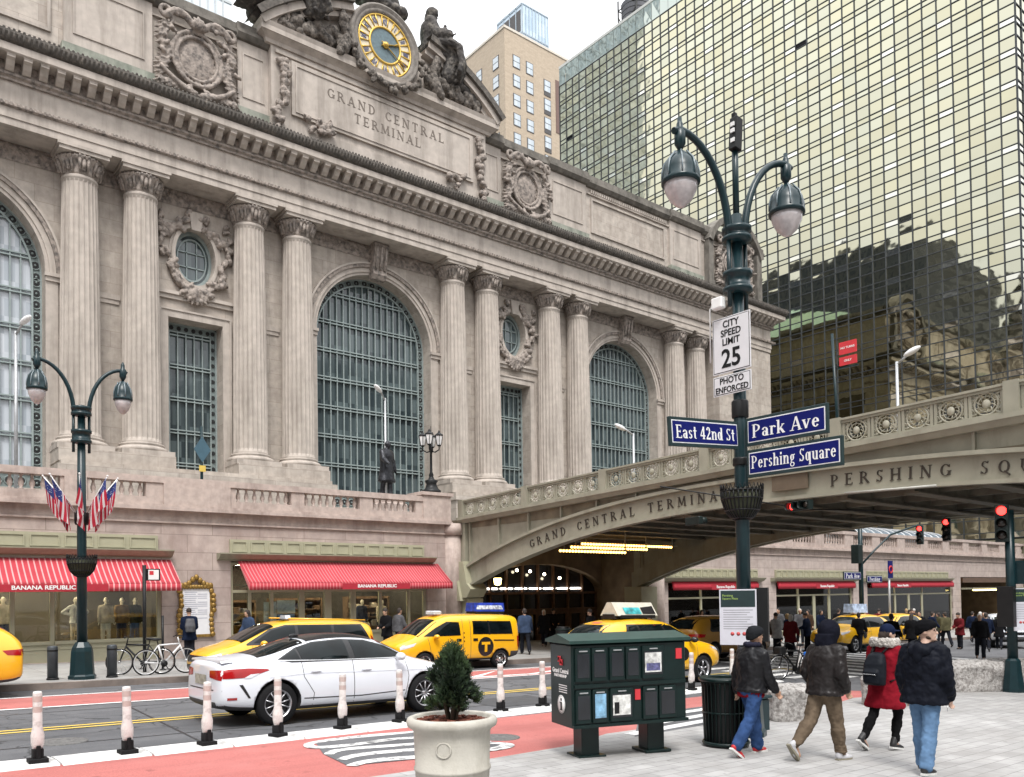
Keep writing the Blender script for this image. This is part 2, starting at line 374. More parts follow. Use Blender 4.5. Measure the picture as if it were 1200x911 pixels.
GRANITE_P = simple('pink_granite_plain', (.44, .36, .32), .8, var=.15, scale=5, bump=.2, stain=(.22, .165, .145), sscale=1.1, sth=(.5, .75), stretch=(1, 1, .25))
OLIVE = simple('olive_painted_metal', (.35, .335, .235), .55, var=.08, scale=2)
OLIVE_D = simple('dark_olive_trim', (.24, .23, .165), .5, var=.1)
BRONZE = simple('bronze_window_frame', (.20, .24, .235), .5, metal=.25, var=.2, scale=3)
ARCHGLASS = panes('terminal_window_glass', (.022, .034, .04), (.10, .13, .135), .52, .98)
ARCHGLASS_L = panes('sky_bright_window_glass', (.30, .34, .38), (.55, .58, .62), .52, .98, rough=.15)  # west window: sky reflection and inside light painted into pale panes
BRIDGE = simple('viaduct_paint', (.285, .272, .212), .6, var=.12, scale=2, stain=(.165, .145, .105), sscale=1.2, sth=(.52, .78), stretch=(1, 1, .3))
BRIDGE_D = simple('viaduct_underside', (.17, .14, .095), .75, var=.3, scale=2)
BLACK = simple('black_paint', (.008, .0085, .009), .45, var=.2, spec=.3)
DGREEN = simple('dark_green_enamel', (.007, .024, .029), .32, var=.15, spec=.35)
WHITE = simple('white_paint', (.78, .78, .77), .5, var=.04)
GOLD = simple('gilt', (.60, .40, .09), .4, metal=.6, var=.15, scale=8)
GILTD = simple('old_gilt', (.26, .155, .035), .45, metal=.4, var=.4, scale=9)
STEEL = simple('galvanised_steel', (.42, .43, .44), .45, metal=.6, var=.1)
RUBBER = simple('black_rubber', (.010, .010, .011), .8, var=.2, bump=.1, spec=.2)
# ================================================================ GRAND TERMINAL BUILDING
XC = 29.7
GC = thing('railway_terminal', 'huge pale stone railway terminal with giant columns, arched windows and a clock pediment', 'building', (XC, 29.6, -.6))
def wall_holes(m, outer, holes, f3, dv):
    """flat wall with openings; f3(a,b)->3D; dv = Vector of the reveals"""
    bm = bmesh.new(); es = []; dv = Vector(dv)
    for lp in [outer]+holes:
        vs = [bm.verts.new(f3(*p)) for p in lp]
        for i in range(len(vs)): es.append(bm.edges.new((vs[i], vs[(i+1) % len(vs)])))
    bmesh.ops.triangle_fill(bm, use_beauty=True, use_dissolve=False, edges=es)
    bm.verts.index_update()
    m.add([v.co.copy() for v in bm.verts], [[v.index for v in f.verts] for f in bm.faces], False); bm.free()
    for lp in holes:
        n = len(lp)
        for i in range(n):
            a, b = Vector(f3(*lp[i])), Vector(f3(*lp[(i+1) % n])); m.quad(a, b, b+dv, a+dv)
    return m
def archloop(xc, r, z0, zs, n=28):
    return [(xc-r, z0), (xc+r, z0)] + [(xc+r*cos(pi*i/n), zs+r*sin(pi*i/n)) for i in range(n+1)]
def ovalloop(xc, zc, rx, rz, n=32): return [(xc+rx*cos(2*pi*i/n), zc+rz*sin(2*pi*i/n)) for i in range(n)]
def relief(m, x0, x1, z0, z1, Y, amp, seed=0, step=.07, freq=3.0):
    nu = max(2, int((x1-x0)/step)); nv = max(2, int((z1-z0)/step))
    def fn(u, v):
        x, z = x0+(x1-x0)*u, z0+(z1-z0)*v
        e = min(1, 6*min(u*(x1-x0), (1-u)*(x1-x0), v*(z1-z0), (1-v)*(z1-z0)))
        h = abs(noise.noise(Vector((x*freq, seed*3.1, z*freq))))*1.6 + .5*abs(noise.noise(Vector((x*freq*2.3, seed, z*freq*2.3))))
        return (x, Y-amp*h*e, z)
    return m.grid(fn, nu, nv)
WY = 51.0; ZS = 20.07; AR = 4.56; Z0 = 8.2
ARCH_X = [XC-25.2, XC, XC+25.2]; SMALL_X = [XC-12.55, XC+12.55]
PAIRS = [XC-33.2, XC-17.45, XC-7.8, XC+7.8, XC+17.45, XC+33.2]
holes = [archloop(x, AR, Z0, ZS) for x in ARCH_X]
for x in SMALL_X:
    holes.append([(x-1.63, 9.4), (x+1.63, 9.4), (x+1.63, 18.95), (x-1.63, 18.95)]); holes.append(ovalloop(x, 22.9, 1.2, 1.75))
m = M(); wall_holes(m, [(-17.7, 5), (67, 5), (67, 26.72), (-17.7, 26.72)], holes, lambda a, b: (a, WY, b), (0, 1.2, 0))
m.build('wall', STONE, GC)
# end pier and east/west returns
m = M(); m.box(66.6, 75.3, 49.2, 52.5, -1.5, 26.7); m.box(-16.0, -7.2, 49.2, 52.5, -1.5, 26.7); m.box(-15.9, -15.4, 52.5, 96, -1.5, 26.7)
m.box(-15.4, 74.7, 95.5, 96, -1, 26.7)
m.build('wall', STONE, GC)
m = M(); m.box(74.7, 75.25, 52.5, 96, -1.5, 26.7); m.build('wall', simple('shaded_side_stone', (.13, .108, .082), .85, var=.3, scale=1, stain=(.06, .05, .04), sscale=.5), GC)  # east wall: shade of the narrow street gap put into the stone colour
# architraves round the small windows, archivolts, imposts
m = M()
def ringband(m, xc, zc, r0, r1, y0, y1, a0=0, a1=pi, n=36, sx=1.0, sz=1.0):
    for i in range(n):
        a, b = a0+(a1-a0)*i/n, a0+(a1-a0)*(i+1)/n
        P = lambda r, t, y: (xc+r*sx*cos(t), y, zc+r*sz*sin(t))
        m.quad(P(r0, a, y0), P(r0, b, y0), P(r1, b, y0), P(r1, a, y0))
        m.quad(P(r1, a, y0), P(r1, b, y0), P(r1, b, y1), P(r1, a, y1)); m.quad(P(r0, a, y0), P(r0, b, y0), P(r0, b, y1), P(r0, a, y1))
for x in ARCH_X:
    ringband(m, x, ZS, AR+.003, AR+.19, WY-.06, WY+.02); ringband(m, x, ZS, AR+.19, AR+.34, WY-.14, WY+.02); ringband(m, x, ZS, AR+.34, AR+.52, WY-.08, WY+.02)
    ringband(m, x, ZS, AR+.74, AR+.86, WY-.26, WY+.02)
    for s in (-1, 1):
        a, b = sorted((x+s*(AR+.003), x+s*(AR+.62))); m.box(a, b, WY-.08, WY+.02, 8.2, ZS-.45)
        a, b = sorted((x+s*(AR-.06), x+s*(AR+.9))); m.box(a, b, WY-.26, WY+.02, ZS-.2, ZS-.003); m.box(a+.05, b-.05, WY-.17, WY+.02, ZS-.45, ZS-.2)
for x in SMALL_X:
    for s in (-1, 1):
        a, b = sorted((x+s*1.632, x+s*2.05)); m.box(a, b, WY-.13, WY+.02, 9.4, 19.36)
        a, b = sorted((x+s*2.05, x+s*2.16)); m.box(a, b, WY-.2, WY+.02, 9.4, 19.47)
    m.box(x-1.632, x+1.632, WY-.13, WY+.02, 18.953, 19.36); m.box(x-2.05, x+2.05, WY-.2, WY+.02, 19.36, 19.47)
    m.box(x-2.35, x+2.35, WY-.28, WY+.02, 20.3, 20.5); m.box(x-2.3, x+2.3, WY-.16, WY+.02, 20.05, 20.3)
    ringband(m, x, 22.9, 1, 1.17, WY-.16, WY+.02, 0, 2*pi, 40, 1.202, 1.752)
    ringband(m, x, 22.9, 1.17, 1.3, WY-.08, WY+.02, 0, 2*pi, 40, 1.202, 1.752)
# string course between columns
for p in PAIRS: m.box(p-.6, p+.6, WY-.12, WY+.02, 19.3, 19.6); m.box(p-.55, p+.55, WY-.07, WY+.02, 19.05, 19.3)
for q in range(len(PAIRS)-1):
    for s0, s1 in ((PAIRS[q]+2.6, PAIRS[q]+3.2),): pass
m.build('window_surround', STONE_P, GC)
m = M()
for x in ARCH_X: ringband(m, x, ZS, AR+.52, AR+.74, WY-.2, WY+.02, n=60)
edges = [-7.2]+[v for p in PAIRS for v in (p-1.6, p+1.6)]+[66.6]
for i in range(len(edges)-1): relief(m, edges[i]+.2, edges[i+1]-.2, 25.75, 26.7, WY-.04, .13, i)
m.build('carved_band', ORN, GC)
def console(m, x, y0, y1, z0, z1, w):
    pr = [(y1, z0), (y1, z1), (y0, z1), (y0-.02, z1-.15*(z1-z0)), (y0+.12, z1-.4*(z1-z0)), (y0+.3, z0+.3*(z1-z0)), (y0+.25, z0+.12*(z1-z0)), (y0+.45, z0)]
    m.prism(pr, lambda a, b: (x-w/2, a, b), lambda a, b: (x+w/2, a, b))
    for k in (-.33, 0, .33): m.tube([(x+k*w, y0-.04, z1-.12*(z1-z0)), (x+k*w, y0+.07, z1-.45*(z1-z0)), (x+k*w, y0+.24, z0+.25*(z1-z0))], w*.1, 6)
    m.tube([(x-w*.55, y0+.06, z1-.14), (x+w*.55, y0+.06, z1-.14)], .14, 10)
for x in ARCH_X:
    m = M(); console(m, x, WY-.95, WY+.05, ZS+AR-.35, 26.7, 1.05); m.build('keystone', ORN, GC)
for x in SMALL_X:
    m = M(); m.prism([(-.28, 24.45), (.28, 24.45), (.42, 25.55), (-.42, 25.55)], lambda a, b: (x+a, WY-.32, b), lambda a, b: (x+a, WY, b)); m.build('keystone', STONE_P, GC)

# ---- windows
def bar(m, x0, x1, z0, z1, y, d=.1): m.box(x0, x1, y-d, y, z0, z1)
GY = 52.1
def arched_window(xc, glass, lit=False):
    g = M(); lp = archloop(xc, AR+.05, Z0, ZS); g.add([(x, GY+.05, z) for x, z in lp], [tuple(range(len(lp)))], False)
    g = g.build('arched_window', glass, GC)
    m = M(); ri = AR-.52
    ringband(m, xc, ZS, ri, ri+.1, GY-.16, GY); ringband(m, xc, ZS, AR-.09, AR, GY-.16, GY)
    for s in (-1, 1):
        for q in (ri, AR-.09): a, b = sorted((xc+s*q, xc+s*(q+.1))); m.box(a, b, GY-.16, GY, Z0, ZS)
    n = 16
    for i in range(n+1):
        dx = -ri + 2*ri*i/n
        if 0 < i < n: bar(m, xc+dx-.035, xc+dx+.035, Z0+.9, ZS+sqrt(max(0, ri*ri-dx*dx)), GY, .12)
    k = 0; z = Z0+.9
    while z < ZS+ri-.3:
        hw = ri if z < ZS else sqrt(ri*ri-(z-ZS)**2)
        for o in (0, .2): bar(m, xc-hw, xc+hw, z+o, z+o+.075, GY, .15)
        z += 1.98
    bar(m, xc-AR, xc+AR, Z0, Z0+.1, GY, .16)
    m.build('frame', BRONZEL, g)
    d = M()           # pierced guilloche border: backing and rings
    d.mat(0); ringband(d, xc, ZS, ri+.08, AR-.08, GY-.04, GY-.01)
    for s in (-1, 1): a, b = sorted((xc+s*(ri+.08), xc+s*(AR-.08))); d.box(a, b, GY-.04, GY-.01, Z0, ZS)
    d.box(xc-ri, xc+ri, GY-.04, GY-.01, Z0+.1, Z0+.88)
    rm = (ri+AR)/2; d.mat(1); cs = []
    z = Z0+.4
    while z < ZS: cs += [(xc-rm, z), (xc+rm, z)]; z += .62
    na = int(pi*rm/.62)
    for i in range(na+1): a = pi*i/na; cs.append((xc+rm*cos(a), ZS+rm*sin(a)))
    x = xc-ri+.3
    while x < xc+ri: cs.append((x, Z0+.48)); x += .56
    for (x, z) in cs: d.lathe([(.2, -.0), (.2, .035)], 10, (x, GY-.085, z), axis='y', sm=False)
    d.mat(0)
    for (x, z) in cs:
        d.tube([(x+.235*cos(a), GY-.06, z+.235*sin(a)) for a in [2*pi*i/12 for i in range(12)]], .045, 5, closed=True)
        d.ell((x, GY-.1, z), (.07, .05, .07), 6, 4)
    d.build('pierced_border', [BRONZE, HOLE], g)
    return g
BRONZEL = simple('pale_bronze_glazing_bars', (.27, .32, .315), .5, metal=.2, var=.12, scale=3)
HOLE = simple('dark_void', (.012, .013, .014), .6)
arched_window(ARCH_X[0], ARCHGLASS_L); arched_window(ARCH_X[1], ARCHGLASS); arched_window(ARCH_X[2], ARCHGLASS)
for x in SMALL_X:
    g = M(); g.quad((x-1.7, GY+.05, 9.3), (x+1.7, GY+.05, 9.3), (x+1.7, GY+.05, 19), (x-1.7, GY+.05, 19)); g = g.build('tall_window', ARCHGLASS, GC)
    m = M()
    for i in range(6): q = -1.25+2.5*i/5; bar(m, x+q-.035, x+q+.035, 9.9, 18.5, GY, .12)
    z = 10.2
    while z < 18.6:
        for o in (0, .19): bar(m, x-1.25, x+1.25, z+o, z+o+.07, GY, .15)
        z += 2.0
    for q in (-1.63, 1.53): bar(m, x+q, x+q+.1, 9.4, 18.95, GY, .16)
    bar(m, x-1.63, x+1.63, 18.85, 18.95, GY, .16)
    m.build('frame', BRONZEL, g)
    d = M()
    for s in (-1, 1): a, b = sorted((x+s*1.25, x+s*1.55)); d.box(a, b, GY-.04, GY-.01, 9.4, 18.85)
    d.box(x-1.25, x+1.25, GY-.04, GY-.01, 18.5, 18.85)
    cs = [(x+s*1.4, 9.7+.5*i) for s in (-1, 1) for i in range(19)] + [(x-1.1+.44*i, 18.68) for i in range(6)]
    d.mat(1)
    for (a, z) in cs: d.lathe([(.13, 0), (.13, .03)], 8, (a, GY-.08, z), axis='y', sm=False)
    d.build('pierced_border', [BRONZE, HOLE], g)
    g = M(); lp = ovalloop(x, 22.9, 1.25, 1.8); g.add([(a, GY-.4, z) for a, z in lp], [tuple(range(len(lp)))], False); g = g.build('oval_window', ARCHGLASS_O if False else ARCHGLASS, GC)
    m = M(); ringband(m, x, 22.9, .86, 1, GY-.55, GY-.4, 0, 2*pi, 32, 1.2, 1.75); ringband(m, x, 22.9, .70, .76, GY-.52, GY-.4, 0, 2*pi, 32, 1.2, 1.75)
    for q in (-.3, .3): bar(m, x+q-.03, x+q+.03, 22.9-1.24, 22.9+1.24, GY-.4, .1)
    for q in (-.45, .45): bar(m, x-.82, x+.82, 22.9+q-.03, 22.9+q+.03, GY-.4, .1)
    m.build('frame', BRONZEL, g)
# carved swags round the oval windows
def leafcurl(m, rg, p, d, L, r, curl, Y, n=6):
    x, z = p; a = d; pts = []; rs = []
    for i in range(n):
        pts.append((x, Y-rg.uniform(.0, .22), z)); rs.append(r*(.35+.9*sin(pi*(i+.6)/n)))
        x += cos(a)*L/n; z += sin(a)*L/n; a += curl/n
    for i in range(n-1): m.cap(pts[i], rs[i], pts[i+1], rs[i+1], 7)
for k, x in enumerate(SMALL_X):
    rg = random.Random(5+k); m = M()
    for i in range(26):
        a = radians(185+170*i/25); q = (x+1.62*cos(a), 22.75+2.15*sin(a))
        leafcurl(m, rg, q, a+rg.uniform(-.9, .9)+(pi/2 if i % 2 else -pi/2), .75, .16, rg.uniform(-1.5, 1.5), WY-.08)
    for s in (-1, 1):
        for i in range(15):
            q = (x+s*(.55+.1*i+rg.uniform(-.05, .1)), 25.3-.14*i-.3*sin(i*.4)); leafcurl(m, rg, q, rg.uniform(0, 6.3), .55, .15, rg.uniform(-2, 2), WY-.06)
        for i in range(8): leafcurl(m, rg, (x+s*2.05, 25.2-.33*i), rg.uniform(0, 6.3), .5, .13, 2, WY-.05)
    for i in range(9): a = -pi/2+(i-4)*.28; leafcurl(m, rg, (x, 20.9), a, 1.2, .13, 0, WY-.2)
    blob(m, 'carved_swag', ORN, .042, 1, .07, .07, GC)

# ---- columns
sh = M()
prof = [(1.06, 10.98), (1.06, 11.1), (1.035, 11.3), (1.03, 15), (.99, 19), (.93, 23), (.89, 25.0), (.89, 25.12), (.93, 25.2), (.93, 25.3), (.88, 25.36)]
def flute(a, z):
    if z < 11.15 or z > 25.05: return 1
    t = abs(((a*24/(2*pi)) % 1)-.5)*2      # 1 at fillet, 0 mid flute
    return 1-.065*(1-max(0, (t))**3) if t < .82 else 1
sh.lathe(prof, 192, sm=False, mod=flute)
SHAFT = sh.mesh('column_shaft', STONE_P)
b = M(); b.cbox((0, 0, 10.36), (2.85, 2.85, .3)); b.lathe([(1.36, 10.5), (1.42, 10.58), (1.42, 10.68), (1.34, 10.76), (1.22, 10.79), (1.17, 10.84), (1.2, 10.88), (1.23, 10.93), (1.2, 10.98), (1.06, 11.0)], 40)
BASE = b.mesh('column_base', STONE_P)
c = M(); c.lathe([(.86, 25.3), (.9, 25.5), (.93, 25.7), (1.0, 25.95), (1.12, 26.1), (1.22, 26.22), (1.2, 26.3), (1.05, 26.36)], 48, mod=lambda a, z: 1+(.06*abs(sin(a*12)) if 25.4 < z < 26.25 else 0))
for i in range(8): a = pi/4*i; c.cap((1.0*cos(a), 1.0*sin(a), 25.62), .12, (1.13*cos(a), 1.13*sin(a), 26.0), .1, 6)
for i in range(16): a = pi/8*i+.2; c.cap((.93*cos(a), .93*sin(a), 25.5), .07, (1.16*cos(a), 1.16*sin(a), 26.12), .085, 6)
for i in range(32): a = pi/16*i; c.ell((1.2*cos(a), 1.2*sin(a), 26.24), (.09, .09, .11), 6, 4)
c.mat(1); c.cbox((0, 0, 26.45), (2.5, 2.5, .2)); c.cbox((0, 0, 26.63), (2.66, 2.66, .16))
CAPI = c.mesh('column_capital', [ORN, STONE_P])
CY = 50.35
for p in PAIRS:
    for s in (-1, 1):
        o = link('column', SHAFT, GC); o.location = (p+s*1.6, CY, 0)
        q = link('base', BASE, o, False); q = link('capital', CAPI, o, False)
# plinths under the column pairs
m = M()
for i in range(0, 6, 2):
    pass
def plinth(x0, x1):
    m.box(x0, x1, 48.2, 51.2, 3, 8.9); m.box(x0-.12, x1+.12, 48.05, 51.2, 8.9, 9.25); m.box(x0+.1, x1-.1, 48.35, 51.2, 9.25, 9.5)
for a, b_ in ((0, 0), (1, 2), (3, 4), (5, 5)):
    m = M(); plinth(PAIRS[a]-3.05, PAIRS[b_]+3.05); m.build('plinth', STONE, GC)
for p in PAIRS: m = M(); m.box(p-3.0, p+3.0, 48.7, 51.2, 9.5, 10.21); m.build('plinth', STONE, GC)

# ---- entablature: architrave, frieze, bed mould, modillions, corona
PATH = [(-16.2, 95), (-16.2, 49.1), (75.3, 49.1), (75.3, 96)]
m = M()
m.sweep([(-1.9, 26.72), (0, 26.72), (0, 27.10), (.06, 27.10), (.06, 27.62), (-1.9, 27.62)], PATH, -1 if False else 1)
m.sweep([(-1.9, 27.86), (0, 27.86), (0, 29.0), (-1.9, 29.0)], PATH)
m.sweep([(-1.9, 29.94), (1.02, 29.94), (1.1, 30.0), (1.1, 30.36), (1.04, 30.42), (-1.9, 30.42)], PATH)
m.build('entablature', STONE_P, GC)
m = M(); m.sweep([(-1.9, 27.62), (.12, 27.62), (.2, 27.7), (.2, 27.78), (.12, 27.86), (-1.9, 27.86)], PATH)
m.sweep([(-1.9, 29.0), (.14, 29.0), (.14, 29.12), (.3, 29.2), (.3, 29.32), (-1.9, 29.32)], PATH); m.sweep([(-1.9, 29.32), (.2, 29.32), (.2, 29.94), (-1.9, 29.94)], PATH)
x = -16.6
while x < 76:
    m.box(x-.05, x+.05, 48.86, 49.2, 27.66, 27.84); x += .22
m.build('carved_moulding', ORN, GC)
def modil(m, x, y, ax):
    pr = [(.2, 29.36), (.2, 29.93), (.98, 29.93), (.98, 29.78), (.8, 29.7), (.62, 29.5), (.4, 29.36)]
    if ax: m.prism(pr, lambda a, b: (x-.19, y-a, b), lambda a, b: (x+.19, y-a, b)); m.box(x-.21, x+.21, y-1.0, y-.2, 29.88, 29.935)
    else: m.prism(pr, lambda a, b: (75.3+a, y-.19, b), lambda a, b: (75.3+a, y+.19, b))
m = M(); x = -15.9
while x < 75.5: modil(m, x, 49.1, True); x += .765
m.build('modillion_row', STONE_P, GC)
m = M(); y = 49.5
while y < 95: modil(m, 0, y, False); y += .765
m.build('modillion_row', STONE_P, GC)
m = M(); m.sweep([(-1.9, 30.42), (1.06, 30.42), (1.2, 30.5), (1.38, 30.8), (1.38, 30.92), (1.2, 31.0), (-1.9, 31.1)], PATH)
x = -17.4
while x < 76.6: m.tube([(x, 47.96, 30.46), (x, 47.83, 30.62), (x, 47.72, 30.86)], [.07, .075, .06], 5); m.ell((x, 47.76, 30.97+R.uniform(-.03, .03)), (.075, .06, .075), 5, 4); x += .225
m.build('cornice_edge', DARKSTONE, GC)

# ---- attic
AY = 49.7
m = M(); m.box(-15.5, 74.6, AY, 52, 31.0, 37.4); m.box(73.4, 74.6, 52, 95.5, 31.0, 37.4); m.box(-15.5, -14.3, 52, 95.5, 31.0, 37.4); m.box(-14.3, 73.4, 94.5, 95.5, 31, 37.4)
m.build('attic_wall', STONE, GC)
def mir(lst): return lst + [(2*XC-b, 2*XC-a) for a, b in lst]
m = M()
piers = mir([(9.6, 14.3), (19.3, 21.2), (44.8, 48.4), (60.0, 64.6)][:2]) + [(44.8, 48.4)] if False else [(9.7, 14.3), (19.3, 21.3), (38.1, 40.0), (44.9, 49.2), (60.0, 64.6), (-5.2, -.6)]
for a, b_ in piers:
    m.box(a, b_, AY-.22, AY+.05, 32.3, 36.5)
    w = .45 if b_-a > 3 else .3     # moulded frame of the panel
    for (p, q, r, s) in ((a+w, b_-w, 33.0, 33.09), (a+w, b_-w, 35.7, 35.79), (a+w, a+w+.09, 33.09, 35.7), (b_-w-.09, b_-w, 33.09, 35.7)): m.box(p, q, AY-.28, AY-.2, r, s)
for a, b_ in ((49.6, 59.7), (-.3, 9.4)):
    for (p, q, r, s) in ((a+.3, b_-.3, 32.7, 32.86), (a+.3, b_-.3, 35.5, 35.66), (a+.3, a+.46, 32.86, 35.5), (b_-.46, b_-.3, 32.86, 35.5)): m.box(p, q, AY-.12, AY+.05, r, s)
    x = a+.2
    while x < b_-.2: m.box(x, x+.13, AY-.2, AY+.02, 36.05, 36.3); x += .26
for a, b_ in [(-15.6, 74.7)]: m.box(a, b_, AY-.14, AY+.05, 35.92, 36.04)
m.build('attic_panel', STONE_P, GC)
m = M(); m.box(-15.7, 74.8, AY-.18, AY+.05, 31.05, 31.6)
for a, b_ in piers: m.box(a-.12, b_+.12, AY-.42, AY+.04, 31.08, 32.3)
m.build('attic_base', GREENSTONE, GC)
m = M()
def coping(a, b_, o): m.sweep([(0, 36.5), (.18+o, 36.55), (.42+o, 36.8), (.42+o, 37.0), (.3+o, 37.05), (.3+o, 37.45), (-.6, 37.5), (-.6, 36.5)], [(a, AY), (b_, AY)], 1)
last = -15.7
for a, b_ in sorted(piers):
    coping(last, a-.1, 0); coping(a-.1, b_+.1, .22); last = b_+.1
coping(last, 74.8, 0)
m.sweep([(0, 36.5), (.42, 36.8), (.42, 37.0), (.3, 37.45), (-.6, 37.5), (-.6, 36.5)], [(74.6, 49.9), (74.6, 95)], 1)
m.build('attic_coping', SOOT, GC)

def feather(m, p, d, L, w, Y, n=5, lift=.12):
    """fan of ribbed leaf lobes"""
    for k in range(n):
        a = d+(k-(n-1)/2)*.34; c, s_ = cos(a), sin(a); l = L*(1-.12*abs(k-(n-1)/2))
        pts = [(p[0]+c*l*t, Y-lift*sin(pi*min(1, t*1.1))-.04*(k % 2), p[1]+s_*l*t) for t in (0, .3, .6, .85, 1)]
        for i in range(4): m.cap(pts[i], w*(.5, .9, 1, .7)[i], pts[i+1], w*(.9, 1, .7, .35)[i], 6)
def cartouche(cx, cz, w, h, seed, top=False):
    rg = random.Random(seed); m = M(); Y = AY-.3
    for i in range(44):
        a0, a1 = 2*pi*i/44, 2*pi*(i+1)/44
        for q, r in ((.25, .11), (.31, .14)): m.cap((cx+w*q*cos(a0), Y-.1, cz-.1+h*q*1.02*sin(a0)), r, (cx+w*q*cos(a1), Y-.1, cz-.1+h*q*1.02*sin(a1)), r, 6)
    for s in (-1, 1):
        for k in range(9):        # plumes down the flanks
            z = cz+h*(.30-.075*k); feather(m, (cx+s*w*(.33+.03*sin(k)), z), -pi/2+s*(.75+.09*k), .95, .085, Y, 4, .22)
        for k in range(5): feather(m, (cx+s*w*(.08+.07*k), cz-h*(.36+.015*k)), -pi/2+s*(.5+.22*k), .9, .10, Y-.1, 3, .25)
        pts = [(cx+s*w*(.05+.40*t), Y-.3-.15*sin(3*t), cz-h*(.47-.20*t*t)) for t in [q/9 for q in range(10)]]
        for i in range(9): m.cap(pts[i], .22-.012*i, pts[i+1], .21-.012*i, 8)
        m.tube([(cx+s*w*.40+.3*cos(a), Y-.35, cz+h*.38+.3*sin(a)) for a in [2*pi*i/12 for i in range(12)]], .13, 6, closed=True)
        pts = [(cx+s*w*(.06+.34*t), Y-.35, cz+h*(.34+.10*sin(pi*t))) for t in [q/7 for q in range(8)]]
        for i in range(7): m.cap(pts[i], .2, pts[i+1], .19, 8)
        for k in range(7): leafcurl(m, rg, (cx+s*w*(.34+.02*k), cz+h*(.26-.05*k)), rg.uniform(0, 6.3), .6, .11, rg.uniform(-2.5, 2.5), Y-.15)
        for k in range(6): m.ell((cx+s*w*(.12+.035*k)+rg.uniform(-.08, .08), Y-.35, cz+h*(.40+rg.uniform(-.04, .06))), (.17, .16, .17), 7, 5)
    feather(m, (cx, cz+h*.30), pi/2, .9, .12, Y-.25, 5, .3); m.ell((cx, Y-.4, cz+h*.36), (.32, .3, .36), 10, 8)
    m.ell((cx, AY-.2, cz-.1), (w*.24, .2, h*.25), 18, 10)
    blob(m, 'cartouche', ORN, .045, 1, .05, .06, GC)
cartouche(16.8, 34.2, 4.7, 5.0, 1); cartouche(42.5, 34.2, 4.7, 5.0, 2); cartouche(69.6, 34.5, 6.4, 5.2, 3)
m = M(); ringband(m, 69.7, 34.5, 4.2, 4.75, AY-.8, AY+.6, radians(20), radians(160)); m.box(65.4, 74, AY-.3, AY+.05, 31.6, 32.4); m.box(65.3, 66.0, AY-.6, AY+.05, 31.0, 36.4); m.box(73.2, 74, AY-.6, AY+.05, 31.0, 36.4)
m.build('arched_gable', SOOT, GC)

# ---- central block with inscription and clock pediment
BY = 49.0
m = M(); m.box(21.25, 38.15, BY, 50.0, 31.05, 37.0); m.box(21.9, 37.5, BY-.1, BY+.1, 31.3, 32.2)
m.box(22.55, 36.85, BY-.16, BY+.02, 32.7, 36.15)
m.build('inscription_block', STONE_P, GC)
m = M()
for (p, q, r, s) in ((22.8, 36.6, 32.9, 33.0), (22.8, 36.6, 35.85, 35.95), (22.8, 22.9, 33.0, 35.85), (36.5, 36.6, 33.0, 35.85)): m.box(p, q, BY-.22, BY-.15, r, s)
m.box(21.5, 37.9, BY-.14, BY+.02, 36.3, 36.5); m.build('panel_moulding', STONE_P, GC)
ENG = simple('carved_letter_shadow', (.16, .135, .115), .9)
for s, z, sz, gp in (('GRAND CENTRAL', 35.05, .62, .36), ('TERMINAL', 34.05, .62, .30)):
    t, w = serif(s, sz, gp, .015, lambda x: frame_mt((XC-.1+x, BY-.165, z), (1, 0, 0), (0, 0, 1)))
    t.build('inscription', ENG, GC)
for sx in (-1, 1):
    rg = random.Random(9+sx); m = M(); x = XC+sx*7.72
    for i in range(16): leafcurl(m, rg, (x+rg.uniform(-.25, .25), 35.9-.2*i), rg.uniform(0, 6.3), .5, .17, rg.uniform(-2, 2), BY-.2)
    for i in range(6): leafcurl(m, rg, (x+sx*.45+rg.uniform(-.2, .2), 32.6-.2*i), rg.uniform(0, 6.3), .5, .17, 2, BY-.2)
    for i in range(9): leafcurl(m, rg, (XC+sx*5.4+rg.uniform(-.8, .8), 32.35-.2*sx*0+rg.uniform(-.35, .3)), rg.uniform(0, 6.3), .6, .16, 2, BY-.25)
    blob(m, 'carved_swag', ORN, .045, 1, .07, .07, GC)
m = M()
pb = [(0, 36.75), (.12, 36.75), (.2, 36.95), (.55, 37.2), (.6, 37.2), (.6, 37.5), (.7, 37.75), (0, 37.85), (-1, 37.85), (-1, 36.75)]
m.sweep(pb, [(21.0, 50.2), (21.0, BY), (38.4, BY), (38.4, 50.2)])
m.build('pediment_base', STONE_P, GC)
m = M(); zc = 28.3; PR = 13.43
a_out = math.acos(9.45/PR); a_in = math.acos(3.0/PR)
for s in (0, 1):
    A0, A1 = (a_out, a_in) if s == 0 else (pi-a_out, pi-a_in)
    m.mat(1); ringband(m, XC, zc, PR-.05, PR+.4, BY-.95, BY+1.2, A0, A1, 24)
    m.mat(0); ringband(m, XC, zc, PR-.5, PR-.05, BY-.7, BY+1.0, A0, A1, 24); ringband(m, XC, zc, PR-.85, PR-.5, BY-.4, BY+1.0, A0, A1, 24)
    xe = XC+(3.0 if s == 0 else -3.0)
m.mat(0)
tp = [(XC-9.3, 37.6), (XC+9.3, 37.6)] + [(XC+(PR-.6)*cos(a), zc+(PR-.6)*sin(a)) for a in [a_out+(pi-2*a_out)*i/30 for i in range(31)]]
m.prism(tp, lambda a, b: (a, BY+.15, b), lambda a, b: (a, BY+1.1, b))
m.build('segmental_pediment', [STONE_P, DARKSTONE], GC)
